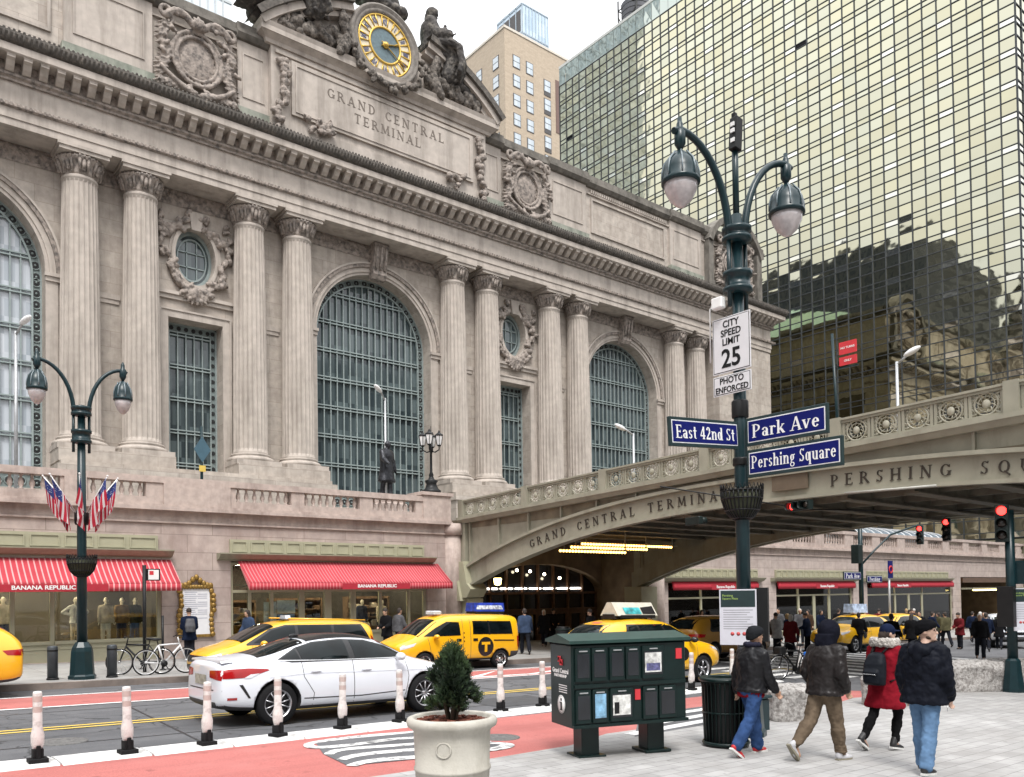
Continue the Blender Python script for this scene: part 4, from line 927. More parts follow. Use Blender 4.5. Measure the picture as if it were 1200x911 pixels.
# ================================================================ VIADUCT
VD = thing('road_viaduct', 'steel arch road viaduct with ornate railings and engraved girder crossing above the street', 'bridge', (21.3, 29.0, -.4))
VX0, VX1 = 21.33, 32.6
def vlow(y):      # soffit of the arch girder
    t = (y-13.0)/15.6; return 4.74-2.0*abs(t)**2.5-.15*t*t
def vtop(y): t = (y-13.5)/15.2; return 5.47-1.95*abs(t)**2.6-.1*t*t
def deckz(y): return 6.2+.0311*(29.6-y)     # rail top
ys = [29.5-.55*i for i in range(60)]          # north to south, to y=-3
def girder(x, s, letters):
    m = M()
    # arch rib: web + flanges
    for i in range(len(ys)-1):
        a, b = ys[i], ys[i+1]
        P = lambda xx, y, z: (xx, y, z)
        m.add([P(x, a, vlow(a)), P(x, b, vlow(b)), P(x, b, vtop(b)), P(x, a, vtop(a)), P(x+s*.4, a, vlow(a)), P(x+s*.4, b, vlow(b)), P(x+s*.4, b, vtop(b)), P(x+s*.4, a, vtop(a))], [(0, 1, 2, 3), (5, 4, 7, 6), (0, 4, 5, 1), (3, 2, 6, 7)], False)
        for fz, t0, t1 in ((vtop, -.05, .06), (vlow, -.05, .05)):
            m.add([P(x-s*.16, a, fz(a)+t0), P(x-s*.16, b, fz(b)+t0), P(x-s*.16, b, fz(b)+t1), P(x-s*.16, a, fz(a)+t1), P(x+s*.1, a, fz(a)+t0), P(x+s*.1, b, fz(b)+t0), P(x+s*.1, b, fz(b)+t1), P(x+s*.1, a, fz(a)+t1)], [(0, 1, 2, 3), (3, 2, 6, 7), (1, 0, 4, 5), (5, 4, 7, 6)], False)
    m.build('arch_girder', BRIDGE, VD)
    m = M()     # spandrel plates above the rib with stiffeners
    for i in range(len(ys)-1):
        a, b = ys[i], ys[i+1]
        za, zb = deckz(a)-.98, deckz(b)-.98
        if za > vtop(a)+.02: m.add([(x+s*.12, a, vtop(a)), (x+s*.12, b, vtop(b)), (x+s*.12, b, max(zb, vtop(b))), (x+s*.12, a, za)], [(0, 1, 2, 3)], False)
    for y in [28.9, 26.9, 25.0, 23.1, 21.2, 19.3, 8.4, 5.4, 3.0, .5, -1.5]:
        if deckz(y)-.98 > vtop(y)+.05: m.box(min(x, x+s*.12), max(x, x+s*.12), y-.035, y+.035, vtop(y)+.06, deckz(y)-.98)
    m.box(min(x-s*.1, x+s*.16), max(x-s*.1, x+s*.16), 29.1, 29.55, -.2+3.2, 5.2)
    m.build('spandrel_plate', BRIDGE, VD)
    m = M()     # deck edge fascia
    for i in range(len(ys)-1):
        a, b = ys[i], ys[i+1]
        pr = [(.0, -1.0), (-.1, -1.0), (-.22, -.86), (-.28, -.86), (-.28, -.74), (.12, -.74), (.12, -1.0)]
        vs = [(x+s*o, a, deckz(a)+z) for o, z in pr]+[(x+s*o, b, deckz(b)+z) for o, z in pr]; n = len(pr)
        m.add(vs, [(j, (j+1) % n, n+(j+1) % n, n+j) for j in range(n)], False)
    m.build('deck_edge', BRIDGE, VD)
    # railing: posts, rails, pierced rosette panels
    rail = M(); pan = M()
    for i in range(len(ys)-1):
        a, b = ys[i], ys[i+1]
        for z0, z1, h in ((-.06, 0, .1), (-.13, -.06, .06), (-.74, -.66, .07)):
            xa, xb = x-h-.02, x+h-.02
            m2 = [(xa, a, deckz(a)+z0), (xb, a, deckz(a)+z0), (xb, a, deckz(a)+z1), (xa, a, deckz(a)+z1), (xa, b, deckz(b)+z0), (xb, b, deckz(b)+z0), (xb, b, deckz(b)+z1), (xa, b, deckz(b)+z1)]
            rail.add(m2, [(0, 1, 5, 4), (1, 2, 6, 5), (2, 3, 7, 6), (3, 0, 4, 7)], False)
    posts = [29.35, 25.05, 20.75, 16.3, 11.9, 7.5, 3.1, -1.3]
    for y in posts: rail.box(x-.15, x+.1, y-.17, y+.17, deckz(y)-.74, deckz(y)+.03)
    for k in range(len(posts)-1):
        y1, y0 = posts[k]-.17, posts[k+1]+.17; n = 5; w = (y1-y0)/n
        for j in range(n):
            a, b = y0+w*j, y0+w*(j+1); c = (a+b)/2; zc_ = deckz(c)-.395; h = .25; rr = min(w*.36, .27)
            for yy in (a+.05, b-.05): rail.box(x-.05, x+.01, yy-.035, yy+.035, deckz(yy)-.66, deckz(yy)-.13)
            if y0 > -99 and s > 0:
                C = lambda r, t: (x-.02, c+r*cos(t), zc_+r*sin(t))
                pan.tube([C(rr, 2*pi*i/18) for i in range(18)], .028, 5, closed=True); pan.tube([C(rr*.70, 2*pi*i/14) for i in range(14)], .016, 4, closed=True)
                for q in range(4):
                    t = pi/4+pi/2*q; ex, ez = c+math.copysign(w*.33, cos(t)), zc_+math.copysign(h*.72, sin(t)); pan.tube([(x-.02, ex+.07*cos(a_), ez+.06*sin(a_)) for a_ in [2*pi*i/9 for i in range(9)]], .015, 4, closed=True)
                for q in range(4): t = pi/2*q; pan.tube([C(rr, t-.3), (x-.02, c+(w*.42 if abs(cos(t)) > .5 else .0)*(1 if cos(t) > 0 else -1), zc_+(h*.98 if abs(sin(t)) > .5 else 0)*(1 if sin(t) > 0 else -1)), C(rr, t+.3)], .016, 4)
                pan.ell((x-.03, c, zc_), (.05, rr*.36, rr*.42), 10, 6)
                for q in range(4):
                    t = pi/4+pi/2*q; ex, ez = c+math.copysign(w*.40, cos(t)), zc_+math.copysign(h, sin(t))
                    pan.tube([C(rr, t), (x-.02, ex, ez)], .025, 5)
                    pan.tube([(x-.02, ex-math.copysign(.1, cos(t)), ez+0), (x-.02, ex-math.copysign(.04, cos(t)), ez-math.copysign(.13, sin(t))), (x-.02, ex-math.copysign(.0, cos(t)), ez-math.copysign(.18, sin(t)))], .02, 4)
                for q in range(10): t = 2*pi*q/10; pan.tube([C(rr*.45, t), C(rr*.95, t+.35)], .014, 4)
                pan.box(x-.0, x+.004, c-w*.42, c-w*.36, zc_-h, zc_+h); pan.box(x-.0, x+.004, c+w*.36, c+w*.42, zc_-h, zc_+h)
            else:
                pan.tube([(x, c+rr*cos(2*pi*i/12), zc_+rr*sin(2*pi*i/12)) for i in range(12)], .035, 4, closed=True)
    r_ = rail.build('railing', BRIDGE, VD); pan.build('rosette_panel', BRIDGE_R, r_)
    if letters:
        for s_, yc, sz, gp, sp_ in (('GRAND CENTRAL TERMINAL', 20.2, .31, .58, .8), ('PERSHING SQUARE', 8.95, .31, .6, 1.0)):
            def pl(u, yc=yc, sz=sz):
                y = yc-u; mid = lambda q: (vlow(q)+vtop(q))/2; dz = (mid(y-.1)-mid(y+.1))
                return frame_mt((x-.012, y, mid(y)), (0, -.2, dz), (0, dz, .2))
            t, w = serif(s_, sz, gp, .012, pl, sp_); t.build('lettering', LETT, VD)
BRIDGE_B = simple('viaduct_beam_dark', (.16, .145, .11), .7, var=.3, scale=3, stain=(.07, .06, .045), sscale=1.5)  # mottled beam tone, darker than the girder paint
LETT = simple('engraved_letter_brown', (.035, .026, .018), .7)
BRIDGE_R = simple('viaduct_railing_paint', (.33, .315, .25), .6, var=.15, scale=4, stain=(.2, .18, .12), sscale=3, sth=(.5, .7))
girder(VX0, 1, True); girder(VX1, -1, False)
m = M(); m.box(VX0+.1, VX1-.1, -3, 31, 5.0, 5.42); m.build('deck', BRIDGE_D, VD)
m = M()
for i in range(17):     # cross beams and stringers under the deck
    y = 28.6-1.85*i; z = min(vtop(y), 5.0); m.box(VX0+.4, VX1-.4, y-.09, y+.09, 4.62, 5.0); m.box(VX0+.4, VX1-.4, y-.2, y+.2, 4.58, 4.62)
for x in (23.2, 25.1, 26.9, 28.8, 30.7): m.box(x-.07, x+.07, -3, 29.4, 4.7, 5.0)
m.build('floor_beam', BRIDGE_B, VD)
m = M()                 # cast shoe where the arch lands
m.prism([(29.55, 3.55), (29.0, 3.55), (28.75, 2.6), (28.45, 2.35), (28.75, 2.0), (29.5, 1.95)], lambda a, b: (VX0-.3, a, b), lambda a, b: (VX0+.6, a, b))
m.prism([(29.55, 3.7), (29.62, 3.7), (29.3, 1.85), (29.05, 1.85)], lambda a, b: (VX0-.42, a, b), lambda a, b: (VX0+.7, a, b))
m.box(VX0-.1, VX0+.7, 28.9, 29.55, -1.0, 1.95); m.build('shoe', OLIVE, VD)
m = M(); m.box(VX1-.9, VX1+.3, 28.4, 29.55, -1.2, 2.4); m.build('shoe', OLIVE, VD)
m = M(); m.box(VX0, VX1, -4.5, -3.0, -1.0, 5.4); m.build('pier', GRANITE_P, VD)
m = M()                 # marquee light rows
for k, (y, z, x0, x1) in enumerate(((25.5, 4.21, 24.8, 30.9), (25.0, 4.02, 23.7, 28.5), (24.5, 3.82, 22.6, 26.6))):
    n = int((x1-x0)/.17)
    for i in range(n): m.ell((x0+.17*i, y, z), (.07, .06, .055), 6, 4)
m.build('marquee_bulb_row', emit('marquee_bulb', (1, .55, .13), 4), VD)
m = M()
for (y, z, x0, x1) in ((25.5, 4.26, 24.7, 31.0), (25.0, 4.07, 23.6, 28.6), (24.5, 3.87, 22.5, 26.7)): m.box(x0, x1, y-.05, y+.05, z, z+.03); m.box(x0+.3, x0+.34, y-.02, y+.02, z+.03, 5.0); m.box(x1-.34, x1-.3, y-.02, y+.02, z+.03, 5.0)
m.build('light_tray', BRIDGE, VD)
pl = M(); pl.box(VX0-.1, VX0-.06, 12.75, 13.9, 4.98, 5.42); pl.build('brown_plaque', simple('brown_plaque', (.12, .09, .06), .6), VD)
pl = M(); pl.tube([(VX0-.2, 11.6, 4.70), (VX0-.2, 9.2, 4.64)], .03, 8); pl.build('flange_line', simple('white_flange_line', (.42, .42, .38), .4), VD)  # white line on the girder's lower flange, modelled as a thin tube
# ================================================================ TOWERS BEHIND
# gold mirrored glass tower
HX, HY0, HY1, HZ = 88.0, 29.9, 94.0, 84.0
HT = thing('glass_tower', 'wide gold mirror glass hotel tower with a dark grid of mullions', 'skyscraper', (HX, HY0, -2.4))
m_, nt, p = nodes('gold_mirror_glass'); Lk = nt.links
tc = N(nt, 'ShaderNodeTexCoord'); nz = N(nt, 'ShaderNodeTexNoise', Scale=.45, Detail=2.0, Roughness=.45); Lk.new(tc.outputs['Object'], nz.inputs[0])
bp = N(nt, 'ShaderNodeBump', Strength=.30, Distance=.05); Lk.new(nz.outputs['Fac'], bp.inputs['Height']); Lk.new(bp.outputs[0], p.inputs['Normal'])
at = N(nt, 'ShaderNodeVertexColor'); at.layer_name = 'pane_tint'
Lk.new(at.outputs['Color'], p.inputs['Base Color'])
p.inputs['Metallic'].default_value = 1; p.inputs['Roughness'].default_value = .03
GOLDG = m_
MUL = simple('tower_mullion', (.05, .055, .06), .5, metal=.3)
def glass_face(name, P, u0, u1, du, z0, z1, rows, seed, jit=.009):
    rg = random.Random(seed); vs = []; fs = []; cols = []
    nu = round((u1-u0)/du); du = (u1-u0)/nu; zs = [z0]
    while zs[-1] < z1-.2:
        for r in rows:
            zs.append(zs[-1]+r)
    for i in range(nu):
        bay = i % 4
        for j in range(len(zs)-1):
            a, b = u0+i*du+.02, u0+(i+1)*du-.02; c, d = zs[j]+.02, zs[j+1]-.02
            k = len(vs); q = [rg.uniform(-jit, jit) for _ in range(3)]
            vs += [P(a, c, q[0]), P(b, c, q[1]), P(b, d, q[2]), P(a, d, q[2]+q[0]-q[1])]
            fs.append((k, k+1, k+2, k+3)); v = rg.uniform(.9, 1.0); wv = rg.uniform(-.03, .03)
            t = (.525*v, (.51+wv*.4)*v, (.385+wv)*v)
            if j % 3 == 0 and bay == 0: t = (.72, .71, .62)
            if rg.random() < .003 and j % 3 == 0: t = (.015, .015, .015)
            cols.append(t)
    me = bpy.data.meshes.new(name); me.from_pydata(vs, [], fs); me.materials.append(GOLDG)
    ca = me.color_attributes.new('pane_tint', 'FLOAT_COLOR', 'CORNER')
    for i, t in enumerate(cols):
        for q in range(4): ca.data[i*4+q].color = (*t, 1)
    me.update(); link(name, me, HT)
    m = M()
    for i in range(nu+1): u = u0+i*du; m.add([P(u-.05, z0, .1), P(u+.05, z0, .1), P(u+.05, zs[-1], .1), P(u-.05, zs[-1], .1), P(u-.05, z0, -.05), P(u+.05, z0, -.05), P(u+.05, zs[-1], -.05), P(u-.05, zs[-1], -.05)], [(0, 1, 2, 3), (4, 0, 3, 7), (1, 5, 6, 2)], False)
    for z in zs: m.add([P(u0, z-.04, .08), P(u1, z-.04, .08), P(u1, z+.04, .08), P(u0, z+.04, .08), P(u0, z-.04, -.05), P(u1, z-.04, -.05), P(u1, z+.04, -.05), P(u0, z+.04, -.05)], [(0, 1, 2, 3), (4, 5, 1, 0), (3, 2, 6, 7)], False)
    m.build('mullion_grid', MUL, HT); return zs[-1]
rows = [.58, 1.28, 1.24]
zt = glass_face('mirror_facade', lambda u, z, o: (HX-o, u, z), HY0, HY1, 1.46, 6.9, 81.2, rows, 3)
glass_face('mirror_facade', lambda u, z, o: (u, HY0-o, z), HX, HX+40, 1.46, 6.9, 81.2, rows, 4)
m = M(); m.box(HX+.06, HX+40, HY0+.06, HY1, -2.4, zt); m.build('tower_core', BLACK, HT)
gp = []
m = M()
for i in range(44):
    y0 = HY0+(HY1-HY0)*i/44; y1 = HY0+(HY1-HY0)*(i+1)/44
    m.quad((HX-.05, y0+.02, zt), (HX-.05, y1-.02, zt), (HX-.05+.02, y1-.02, HZ), (HX-.05-.01, y0+.02, HZ))
me = m.mesh('parapet_glass', GOLDG); ca = me.color_attributes.new('pane_tint', 'FLOAT_COLOR', 'CORNER')
for d_ in ca.data: d_.color = (.42, .46, .42, 1)
link('parapet_glass', me, HT)
m = M(); m.box(HX-.1, HX+40, HY0-.1, HY1, HZ, HZ+.4); m.build('roof_edge', simple('pale_roof_edge', (.5, .5, .48), .7), HT)
m = M(); m.box(HX-2.6, HX+40, HY0-1.2, 64, -2.4, 6.6); m.build('base_storey', simple('olive_brown_base', (.16, .15, .10), .5, var=.2), HT)
m = M()
for i in range(20): m.box(HX-2.66, HX-2.6, HY0-1+1.8*i, HY0-.9+1.8*i, -2, 6.5)
for i in range(22): m.box(HX-2.5+1.8*i, HX-2.4+1.8*i, HY0-1.26, HY0-1.2, -2, 6.5)
m.box(HX-2.7, HX+40, HY0-1.3, HY0-1.2, 3.2, 3.5); m.build('base_mullion', MUL, HT)
t = thing('glass_canopy', 'curved blue grey glass canopy roof over the hotel forecourt above the stone balustrade', 'canopy', (66, 30.5, 5.2))
m = M(); m.grid(lambda u, v: (58.5+14.5*u, 31.0+2.6*(1-cos(pi/2*v)), 6.0+1.0*sin(pi/2*v)), 12, 6); m.build('curved_glass', simple('blue_grey_glazing', (.16, .20, .24), .15, var=.35, spec=.6), t)
m = M()
for i in range(13): x = 58.5+14.5*i/12; m.tube([(x, 31+2.6*(1-cos(pi/2*v/6)), 6.0+1.0*sin(pi/2*v/6)) for v in range(7)], .05, 5)
m.box(58.5, 73, 33.5, 33.7, 5.2, 7.0); m.build('rib', STEEL, t)
# water tank on the tower roof
t = thing('water_tank', 'dark round water tank in a steel frame on the roof of the gold glass tower', 'water tank', (97, 86, HZ))
m = M(); m.lathe([(2.2, 3.0), (2.2, 9.5), (2.3, 9.6), (.1, 11.5)], 20); m.build('barrel', simple('tank_grey', (.17, .17, .19), .6, var=.2), t, False)
m = M()
for k in range(8): m.lathe([(2.24, 3.3+.8*k), (2.28, 3.35+.8*k), (2.24, 3.4+.8*k)], 20, caps=False)
m.build('hoop', BLACK, t, False)
m = M()
for a in range(4):
    x, y = 2.7*cos(pi/4+pi/2*a), 2.7*sin(pi/4+pi/2*a); x2, y2 = 2.7*cos(pi/4+pi/2*(a+1)), 2.7*sin(pi/4+pi/2*(a+1))
    m.cyl((x, y, 0), (x, y, 10.5), .14, n=6); m.cyl((x, y, 0), (x2, y2, 4), .09, n=6); m.cyl((x, y, 4), (x2, y2, 8), .09, n=6)
    for z in (3, 6, 9): m.cyl((x, y, z), (x2, y2, z), .09, n=6)
m.build('frame', BLACK, t, False)

# tan brick office tower
Y0 = 130; X0 = 106.5; TH = 118.2
TT = thing('brick_tower', 'tan brick tower with paired windows and a glass box on its roof', 'skyscraper', (X0, Y0, -3))
TAN = blocks('tan_brick', (.47, .385, .29), (.42, .34, .255), (.40, .33, .26), .9, .3, ms=.01, var=.3, bump=.1)
TAN2 = blocks('tan_brick_west', (.47, .385, .29), (.42, .34, .255), (.40, .33, .26), .9, .3, plane='yz', ms=.01, var=.3, bump=.1)
WD = 21.0; DP = 26.0
m = M(); m.mat(0).quad((X0, Y0, -3), (X0+WD, Y0, -3), (X0+WD, Y0, TH), (X0, Y0, TH)); m.mat(1).quad((X0, Y0+DP, -3), (X0, Y0, -3), (X0, Y0, TH), (X0, Y0+DP, TH)); m.quad((X0+WD, Y0, -3), (X0+WD, Y0+DP, -3), (X0+WD, Y0+DP, TH), (X0+WD, Y0, TH)); m.quad((X0, Y0+DP, -3), (X0+WD, Y0+DP, -3), (X0+WD, Y0+DP, TH), (X0, Y0+DP, TH)); m.mat(2).quad((X0, Y0, TH-.4), (X0+WD, Y0, TH-.4), (X0+WD, Y0+DP, TH-.4), (X0, Y0+DP, TH-.4))
m.build('wall', [TAN, TAN2, TER], TT)
m = M(); m.box(X0-.15, X0+WD+.1, Y0-.15, Y0+.2, TH, TH+.5); m.box(X0-.15, X0+.2, Y0+.2, Y0+DP, TH, TH+.5); m.build('coping', simple('pale_coping', (.6, .55, .48), .8), TT)
WG = panes('office_window_glass', (.42, .48, .53), (.62, .66, .69), .55, 1.1, rough=.1); FRM = simple('window_frame_dark', (.09, .085, .085), .6); SPAN = simple('dark_spandrel', (.075, .07, .07), .6); SPANR = simple('brown_spandrel', (.16, .10, .085), .7)
wm = M(); wm.mat(0).box(-1.0, 1.0, -.04, .10, -1.35, 1.35); wm.mat(1).box(-.82, .82, -.09, -.041, -1.15, -.06); wm.box(-.82, .82, -.11, -.05, .06, 1.15)
WIN = wm.mesh('window', [FRM, WG]); WINY = WIN.copy()
WINY.transform(Matrix.Rotation(-pi/2, 4, 'Z'))
for r in range(13):
    z = TH-6.0-4.05*r
    for cx, k in ((3.1, 0), (6.7, 0), (11.6, 1), (17.2, 1)):
        o = link('window', WIN, TT); o.location = (X0+cx, Y0-.02, z+(.0 if k == 0 else -1.9))
    for cy, k in ((2.9, 0), (8.6, 0), (14.6, 1), (19.5, 0)):
        o = link('window', WINY, TT); o.location = (X0-.02, Y0+cy, z)
m = M()
for cx in (11.6, 17.2):
    z = TH-5.5
    for r in range(13): m.box(X0+cx-.95, X0+cx+.95, Y0-.1, Y0+.1, z-4.05*r-5.1+.6, z-4.05*r-3.7)
m.build('spandrel', SPAN, TT)
m = M(); m.box(X0+14.0, X0+15.1, Y0-.1, Y0+.1, TH-17, TH-5.5); m.build('vent_panel', SPANR, TT)
gx = M(); Yg = Y0+6
BX0, BX1, BZ = X0+10.1, X0+17.6, 12.9
gx.box(BX0, BX1, Yg, Yg+8.7, TH-.5, TH+BZ)
gx.build('glass_penthouse', panes('pale_blue_glazing', (.36, .48, .60), (.58, .68, .76), 1.3, 3.0, rough=.1), TT)
m = M()
for i in range(9): x = BX0+(BX1-BX0)*i/8; m.box(x-.08, x+.08, Yg-.1, Yg, TH, TH+BZ)
for z in (0, BZ*.5, BZ): m.box(BX0, BX1, Yg-.12, Yg, TH+z-.15, TH+z+.15)
for i in range(5): y = Yg+8.7*i/4; m.box(BX0-.12, BX0, y-.12, y+.12, TH, TH+BZ)
for z in (BZ*.5, BZ): m.box(BX0-.12, BX0, Yg, Yg+8.7, TH+z-.25, TH+z+.25)
m.build('penthouse_frame', simple('blue_grey_frame', (.35, .42, .48), .5), TT)
m = M(); m.box(BX0-.06, BX0-.02, Yg+.6, Yg+8.3, TH+1, TH+BZ*.46); m.box(BX0-.06, BX0-.02, Yg+.6, Yg+8.3, TH+BZ*.55, TH+BZ*.92); m.build('dark_louvre', SPAN, TT)
# pale glazed tower seen just over the attic at the left
t = thing('office_tower', 'pale blue glazed tower glimpsed above the terminal attic left of the sculptures', 'skyscraper', (40, 150, -3))
m = M(); m.box(4, 57.5, 150, 175, -3, 170); m.build('facade', panes('pale_tower_glass', (.52, .60, .68), (.74, .79, .83), 1.4, 3.4, rough=.12), t)
m = M()
for i in range(38): m.box(4+1.4*i-.12, 4+1.4*i+.12, 149.8, 150, -3, 170)
for i in range(50): m.box(4, 57.5, 149.85, 150, -3+3.4*i-.25, -3+3.4*i+.25)
m.build('mullion_grid', simple('tower_rib', (.5, .53, .55), .5), t)
# buildings west and south-west that the mirrored glass reflects (outside the frame)
def block_tower(label, x0, x1, y0, y1, z1, c, name='office_tower', wc=(.03, .035, .045), fw=2.4, fh=3.6):
    t = thing(name, label, 'skyscraper', ((x0+x1)/2, (y0+y1)/2, 0)); m_ = simple('facade_'+name, c, .8, var=.15)
    m = M(); m.box(x0, x1, y0, y1, -.5, z1); m.build('wall', m_, t)
    w = M(); nz_ = int(z1/fh)
    for j in range(1, nz_):
        z = j*fh
        y = y0+1.2
        while y < y1-1.2: w.quad((x1+.02, y, z), (x1+.02, y+fw*.55, z), (x1+.02, y+fw*.55, z+fh*.6), (x1+.02, y, z+fh*.6)); y += fw
        x = x0+1.2
        while x < x1-1.2: w.quad((x, y0-.02, z), (x+fw*.55, y0-.02, z), (x+fw*.55, y0-.02, z+fh*.6), (x, y0-.02, z+fh*.6)); x += fw
    w.build('window_grid', simple('reflected_window', wc, .2), t)
block_tower('dark office block west of the terminal, seen mirrored in the gold glass', -95, -40, 97, 190, 94, (.045, .05, .06), wc=(.015, .022, .035))
block_tower('pale stone office block seen only as a reflection in the gold glass', -120, -75, 34, 66, 150, (.42, .37, .29), wc=(.06, .05, .045))
block_tower('grey stone office block across the avenue behind the camera', -100, 6, -62, -24, 32, (.15, .135, .115), wc=(.03, .035, .04))
block_tower('brown office block south east of the viaduct behind the camera', 48, 130, -70, -16, 40, (.13, .11, .09), wc=(.03, .035, .04))
# ================================================================ GROUND
def sheet(name, poly, m, dz, n=1, kind='structure'):
    me = M(); me.add([(x, y, gz(x)+dz) for x, y in poly], [tuple(range(len(poly)))], False); o = me.build(name, m)
    return tag(o, kind=kind)
def road(name, base, dark, pale, cracks=True, rough=.85):
    m_, nt, p = nodes(name); L = nt.links; tc = N(nt, 'ShaderNodeTexCoord'); v = tc.outputs['Object']
    n1 = N(nt, 'ShaderNodeTexNoise', Scale=55.0, Detail=4.0); L.new(v, n1.inputs[0])
    c = ramp(nt, n1.outputs['Fac'], [(.35, tuple(x*.8 for x in base)), (.65, tuple(x*1.2 for x in base))])
    mp = N(nt, 'ShaderNodeMapping'); mp.inputs['Scale'].default_value = (.12, 1.1, 1); L.new(v, mp.inputs[0])     # tyre tracks along the street
    n2 = N(nt, 'ShaderNodeTexNoise', Scale=1.0, Detail=6.0, Roughness=.6); L.new(mp.outputs[0], n2.inputs[0])
    c = mixc(nt, ramp(nt, n2.outputs['Fac'], [(.42, (0, 0, 0)), (.66, (.75, .75, .75))]), c, dark)
    n3 = N(nt, 'ShaderNodeTexNoise', Scale=.7, Detail=7.0, Roughness=.7); L.new(v, n3.inputs[0])
    c = mixc(nt, ramp(nt, n3.outputs['Fac'], [(.5, (0, 0, 0)), (.72, (.6, .6, .6))]), c, pale)
    n4 = N(nt, 'ShaderNodeTexNoise', Scale=2.6, Detail=3.0); L.new(v, n4.inputs[0])
    c = mixc(nt, ramp(nt, n4.outputs['Fac'], [(.66, (0, 0, 0)), (.72, (.55, .55, .55))]), c, tuple(x*.6 for x in dark))
    if cracks:
        nv = N(nt, 'ShaderNodeTexNoise', Scale=1.2, Detail=3.0); L.new(v, nv.inputs[0]); ad = N(nt, 'ShaderNodeVectorMath', operation='ADD'); L.new(v, ad.inputs[0]); L.new(nv.outputs['Color'], ad.inputs[1])
        vo = N(nt, 'ShaderNodeTexVoronoi', Scale=.42); vo.feature = 'DISTANCE_TO_EDGE'; L.new(ad.outputs[0], vo.inputs[0])
        c = mixc(nt, ramp(nt, vo.outputs['Distance'], [(.004, (.8, .8, .8)), (.009, (0, 0, 0))]), c, tuple(x*.4 for x in dark))
    L.new(c, p.inputs['Base Color']); p.inputs['Roughness'].default_value = rough
    b = N(nt, 'ShaderNodeBump', Strength=.4, Distance=.01); n5 = N(nt, 'ShaderNodeTexNoise', Scale=90.0, Detail=4.0); L.new(v, n5.inputs[0]); L.new(n5.outputs['Fac'], b.inputs['Height']); L.new(b.outputs[0], p.inputs['Normal']); return m_
ASPH = road('asphalt', (.105, .107, .114), (.062, .063, .068), (.15, .15, .155))
WALK = blocks('concrete_sidewalk', (.30, .295, .285), (.26, .255, .245), (.14, .135, .13), 1.5, 1.5, plane='xy', ms=.012, off=0, stain=(.16, .15, .14), sth=(.48, .75), sscale=.7, stretch=(1, 1, 1))
def spots(mat_, col, scale, r, seed=0):      # chewing gum and dirt spots on paving
    nt = mat_.node_tree; p = nt.nodes['Principled BSDF']; L = nt.links; src = p.inputs['Base Color'].links[0].from_socket
    tc = N(nt, 'ShaderNodeTexCoord'); vo = N(nt, 'ShaderNodeTexVoronoi', Scale=scale); L.new(tc.outputs['Object'], vo.inputs[0])
    nz = N(nt, 'ShaderNodeTexNoise', Scale=.9); L.new(tc.outputs['Object'], nz.inputs[0])
    a = ramp(nt, vo.outputs['Distance'], [(r*.75, (.75, .75, .75)), (r, (0, 0, 0))]); b = ramp(nt, vo.outputs['Color'], [(.55, (0, 0, 0)), (.6, (1, 1, 1))])
    L.new(mixc(nt, mixc(nt, 1.0, a, b, 'MULTIPLY'), src, col), p.inputs['Base Color'])
PAVE = blocks('hexagon_grey_pavers', (.375, .37, .365), (.305, .30, .295), (.17, .165, .16), .42, .21, plane='xy', ms=.007, off=.5, stain=(.24, .23, .22), sth=(.47, .75), var=.6, sscale=.8, stretch=(1, 1, 1), bump=.2)
spots(PAVE, (.17, .165, .16), 3.2, .11); spots(PAVE, (.28, .27, .26), 9.0, .2); spots(WALK, (.13, .125, .12), 3.5, .1)
REDP = road('red_road_paint', (.405, .128, .115), (.29, .088, .08), (.45, .17, .155), False)
def worn(name, col, thr=.40):
    m_, nt, p = nodes(name); L = nt.links; tc = N(nt, 'ShaderNodeTexCoord'); nz = N(nt, 'ShaderNodeTexNoise', Scale=7.0, Detail=8.0, Roughness=.7); L.new(tc.outputs['Object'], nz.inputs[0])
    c = ramp(nt, nz.outputs['Fac'], [(thr-.07, (.16, .16, .165)), (thr+.05, col)]); L.new(c, p.inputs['Base Color']); p.inputs['Roughness'].default_value = .75; return m_
WP = worn('white_road_paint', (.72, .72, .71)); YP = worn('yellow_road_paint', (.62, .44, .09), .34)
sheet('ground', [(-300, -300), (500, -300), (500, 500), (-300, 500)], simple('city_ground', (.12, .12, .12), .9), -.06)
sheet('street', [(-120, 11.0), (150, 11.0), (150, 22.12), (-120, 22.12)], ASPH, 0)
sheet('cross_street', [(14.5, -60), (47, -60), (47, 11.0), (14.5, 11.0)], ASPH, 0)
sheet('plaza_paving', [(-60, -60), (24.2, -60), (24.2, 8.1), (19.5, 8.9), (17.4, 9.45), (16.6, 9.25), (9.4, 9.2), (8.2, 8.75), (6, 8.6), (-60, 8.5)], PAVE, .006)
sheet('painted_plaza', [(-60, 8.2), (10, 8.2), (20, 9.0), (17.6, 11.7), (12.6, 11.7), (-60, 11.75)], REDP, .003)
sheet('bus_lane', [(-120, 18.55), (22.5, 18.35), (22.5, 20.45), (-120, 20.55)], REDP, .004)
def line(x0, y0, x1, y1, w, m, dz=.009, name='lane_marking'):
    d = Vector((x1-x0, y1-y0)).normalized(); n = Vector((-d.y, d.x))*w/2
    return sheet(name, [(x0-n.x, y0-n.y), (x1-n.x, y1-n.y), (x1+n.x, y1+n.y), (x0+n.x, y0+n.y)], m, dz)
line(-120, 18.5, 22.5, 18.3, .13, WP); line(-120, 20.6, 22.5, 20.5, .13, WP)
line(-120, 14.95, 24, 15.0, .11, YP); line(-120, 15.22, 24, 15.27, .11, YP)
for x in range(-30, 24, 9): line(x+3.5, 16.9, x+4.6, 16.9, .1, WP)
sheet('lane_marking', [(13.5, 18.6), (16, 18.55), (18, 19.3), (20, 19.6), (20, 20.3), (16, 20.3)], WP, .008)
sheet('lane_marking', [(14.2, 18.8), (16, 18.75), (17.4, 19.3), (19, 19.7), (19, 20.2), (15.9, 20.2)], REDP, .012)
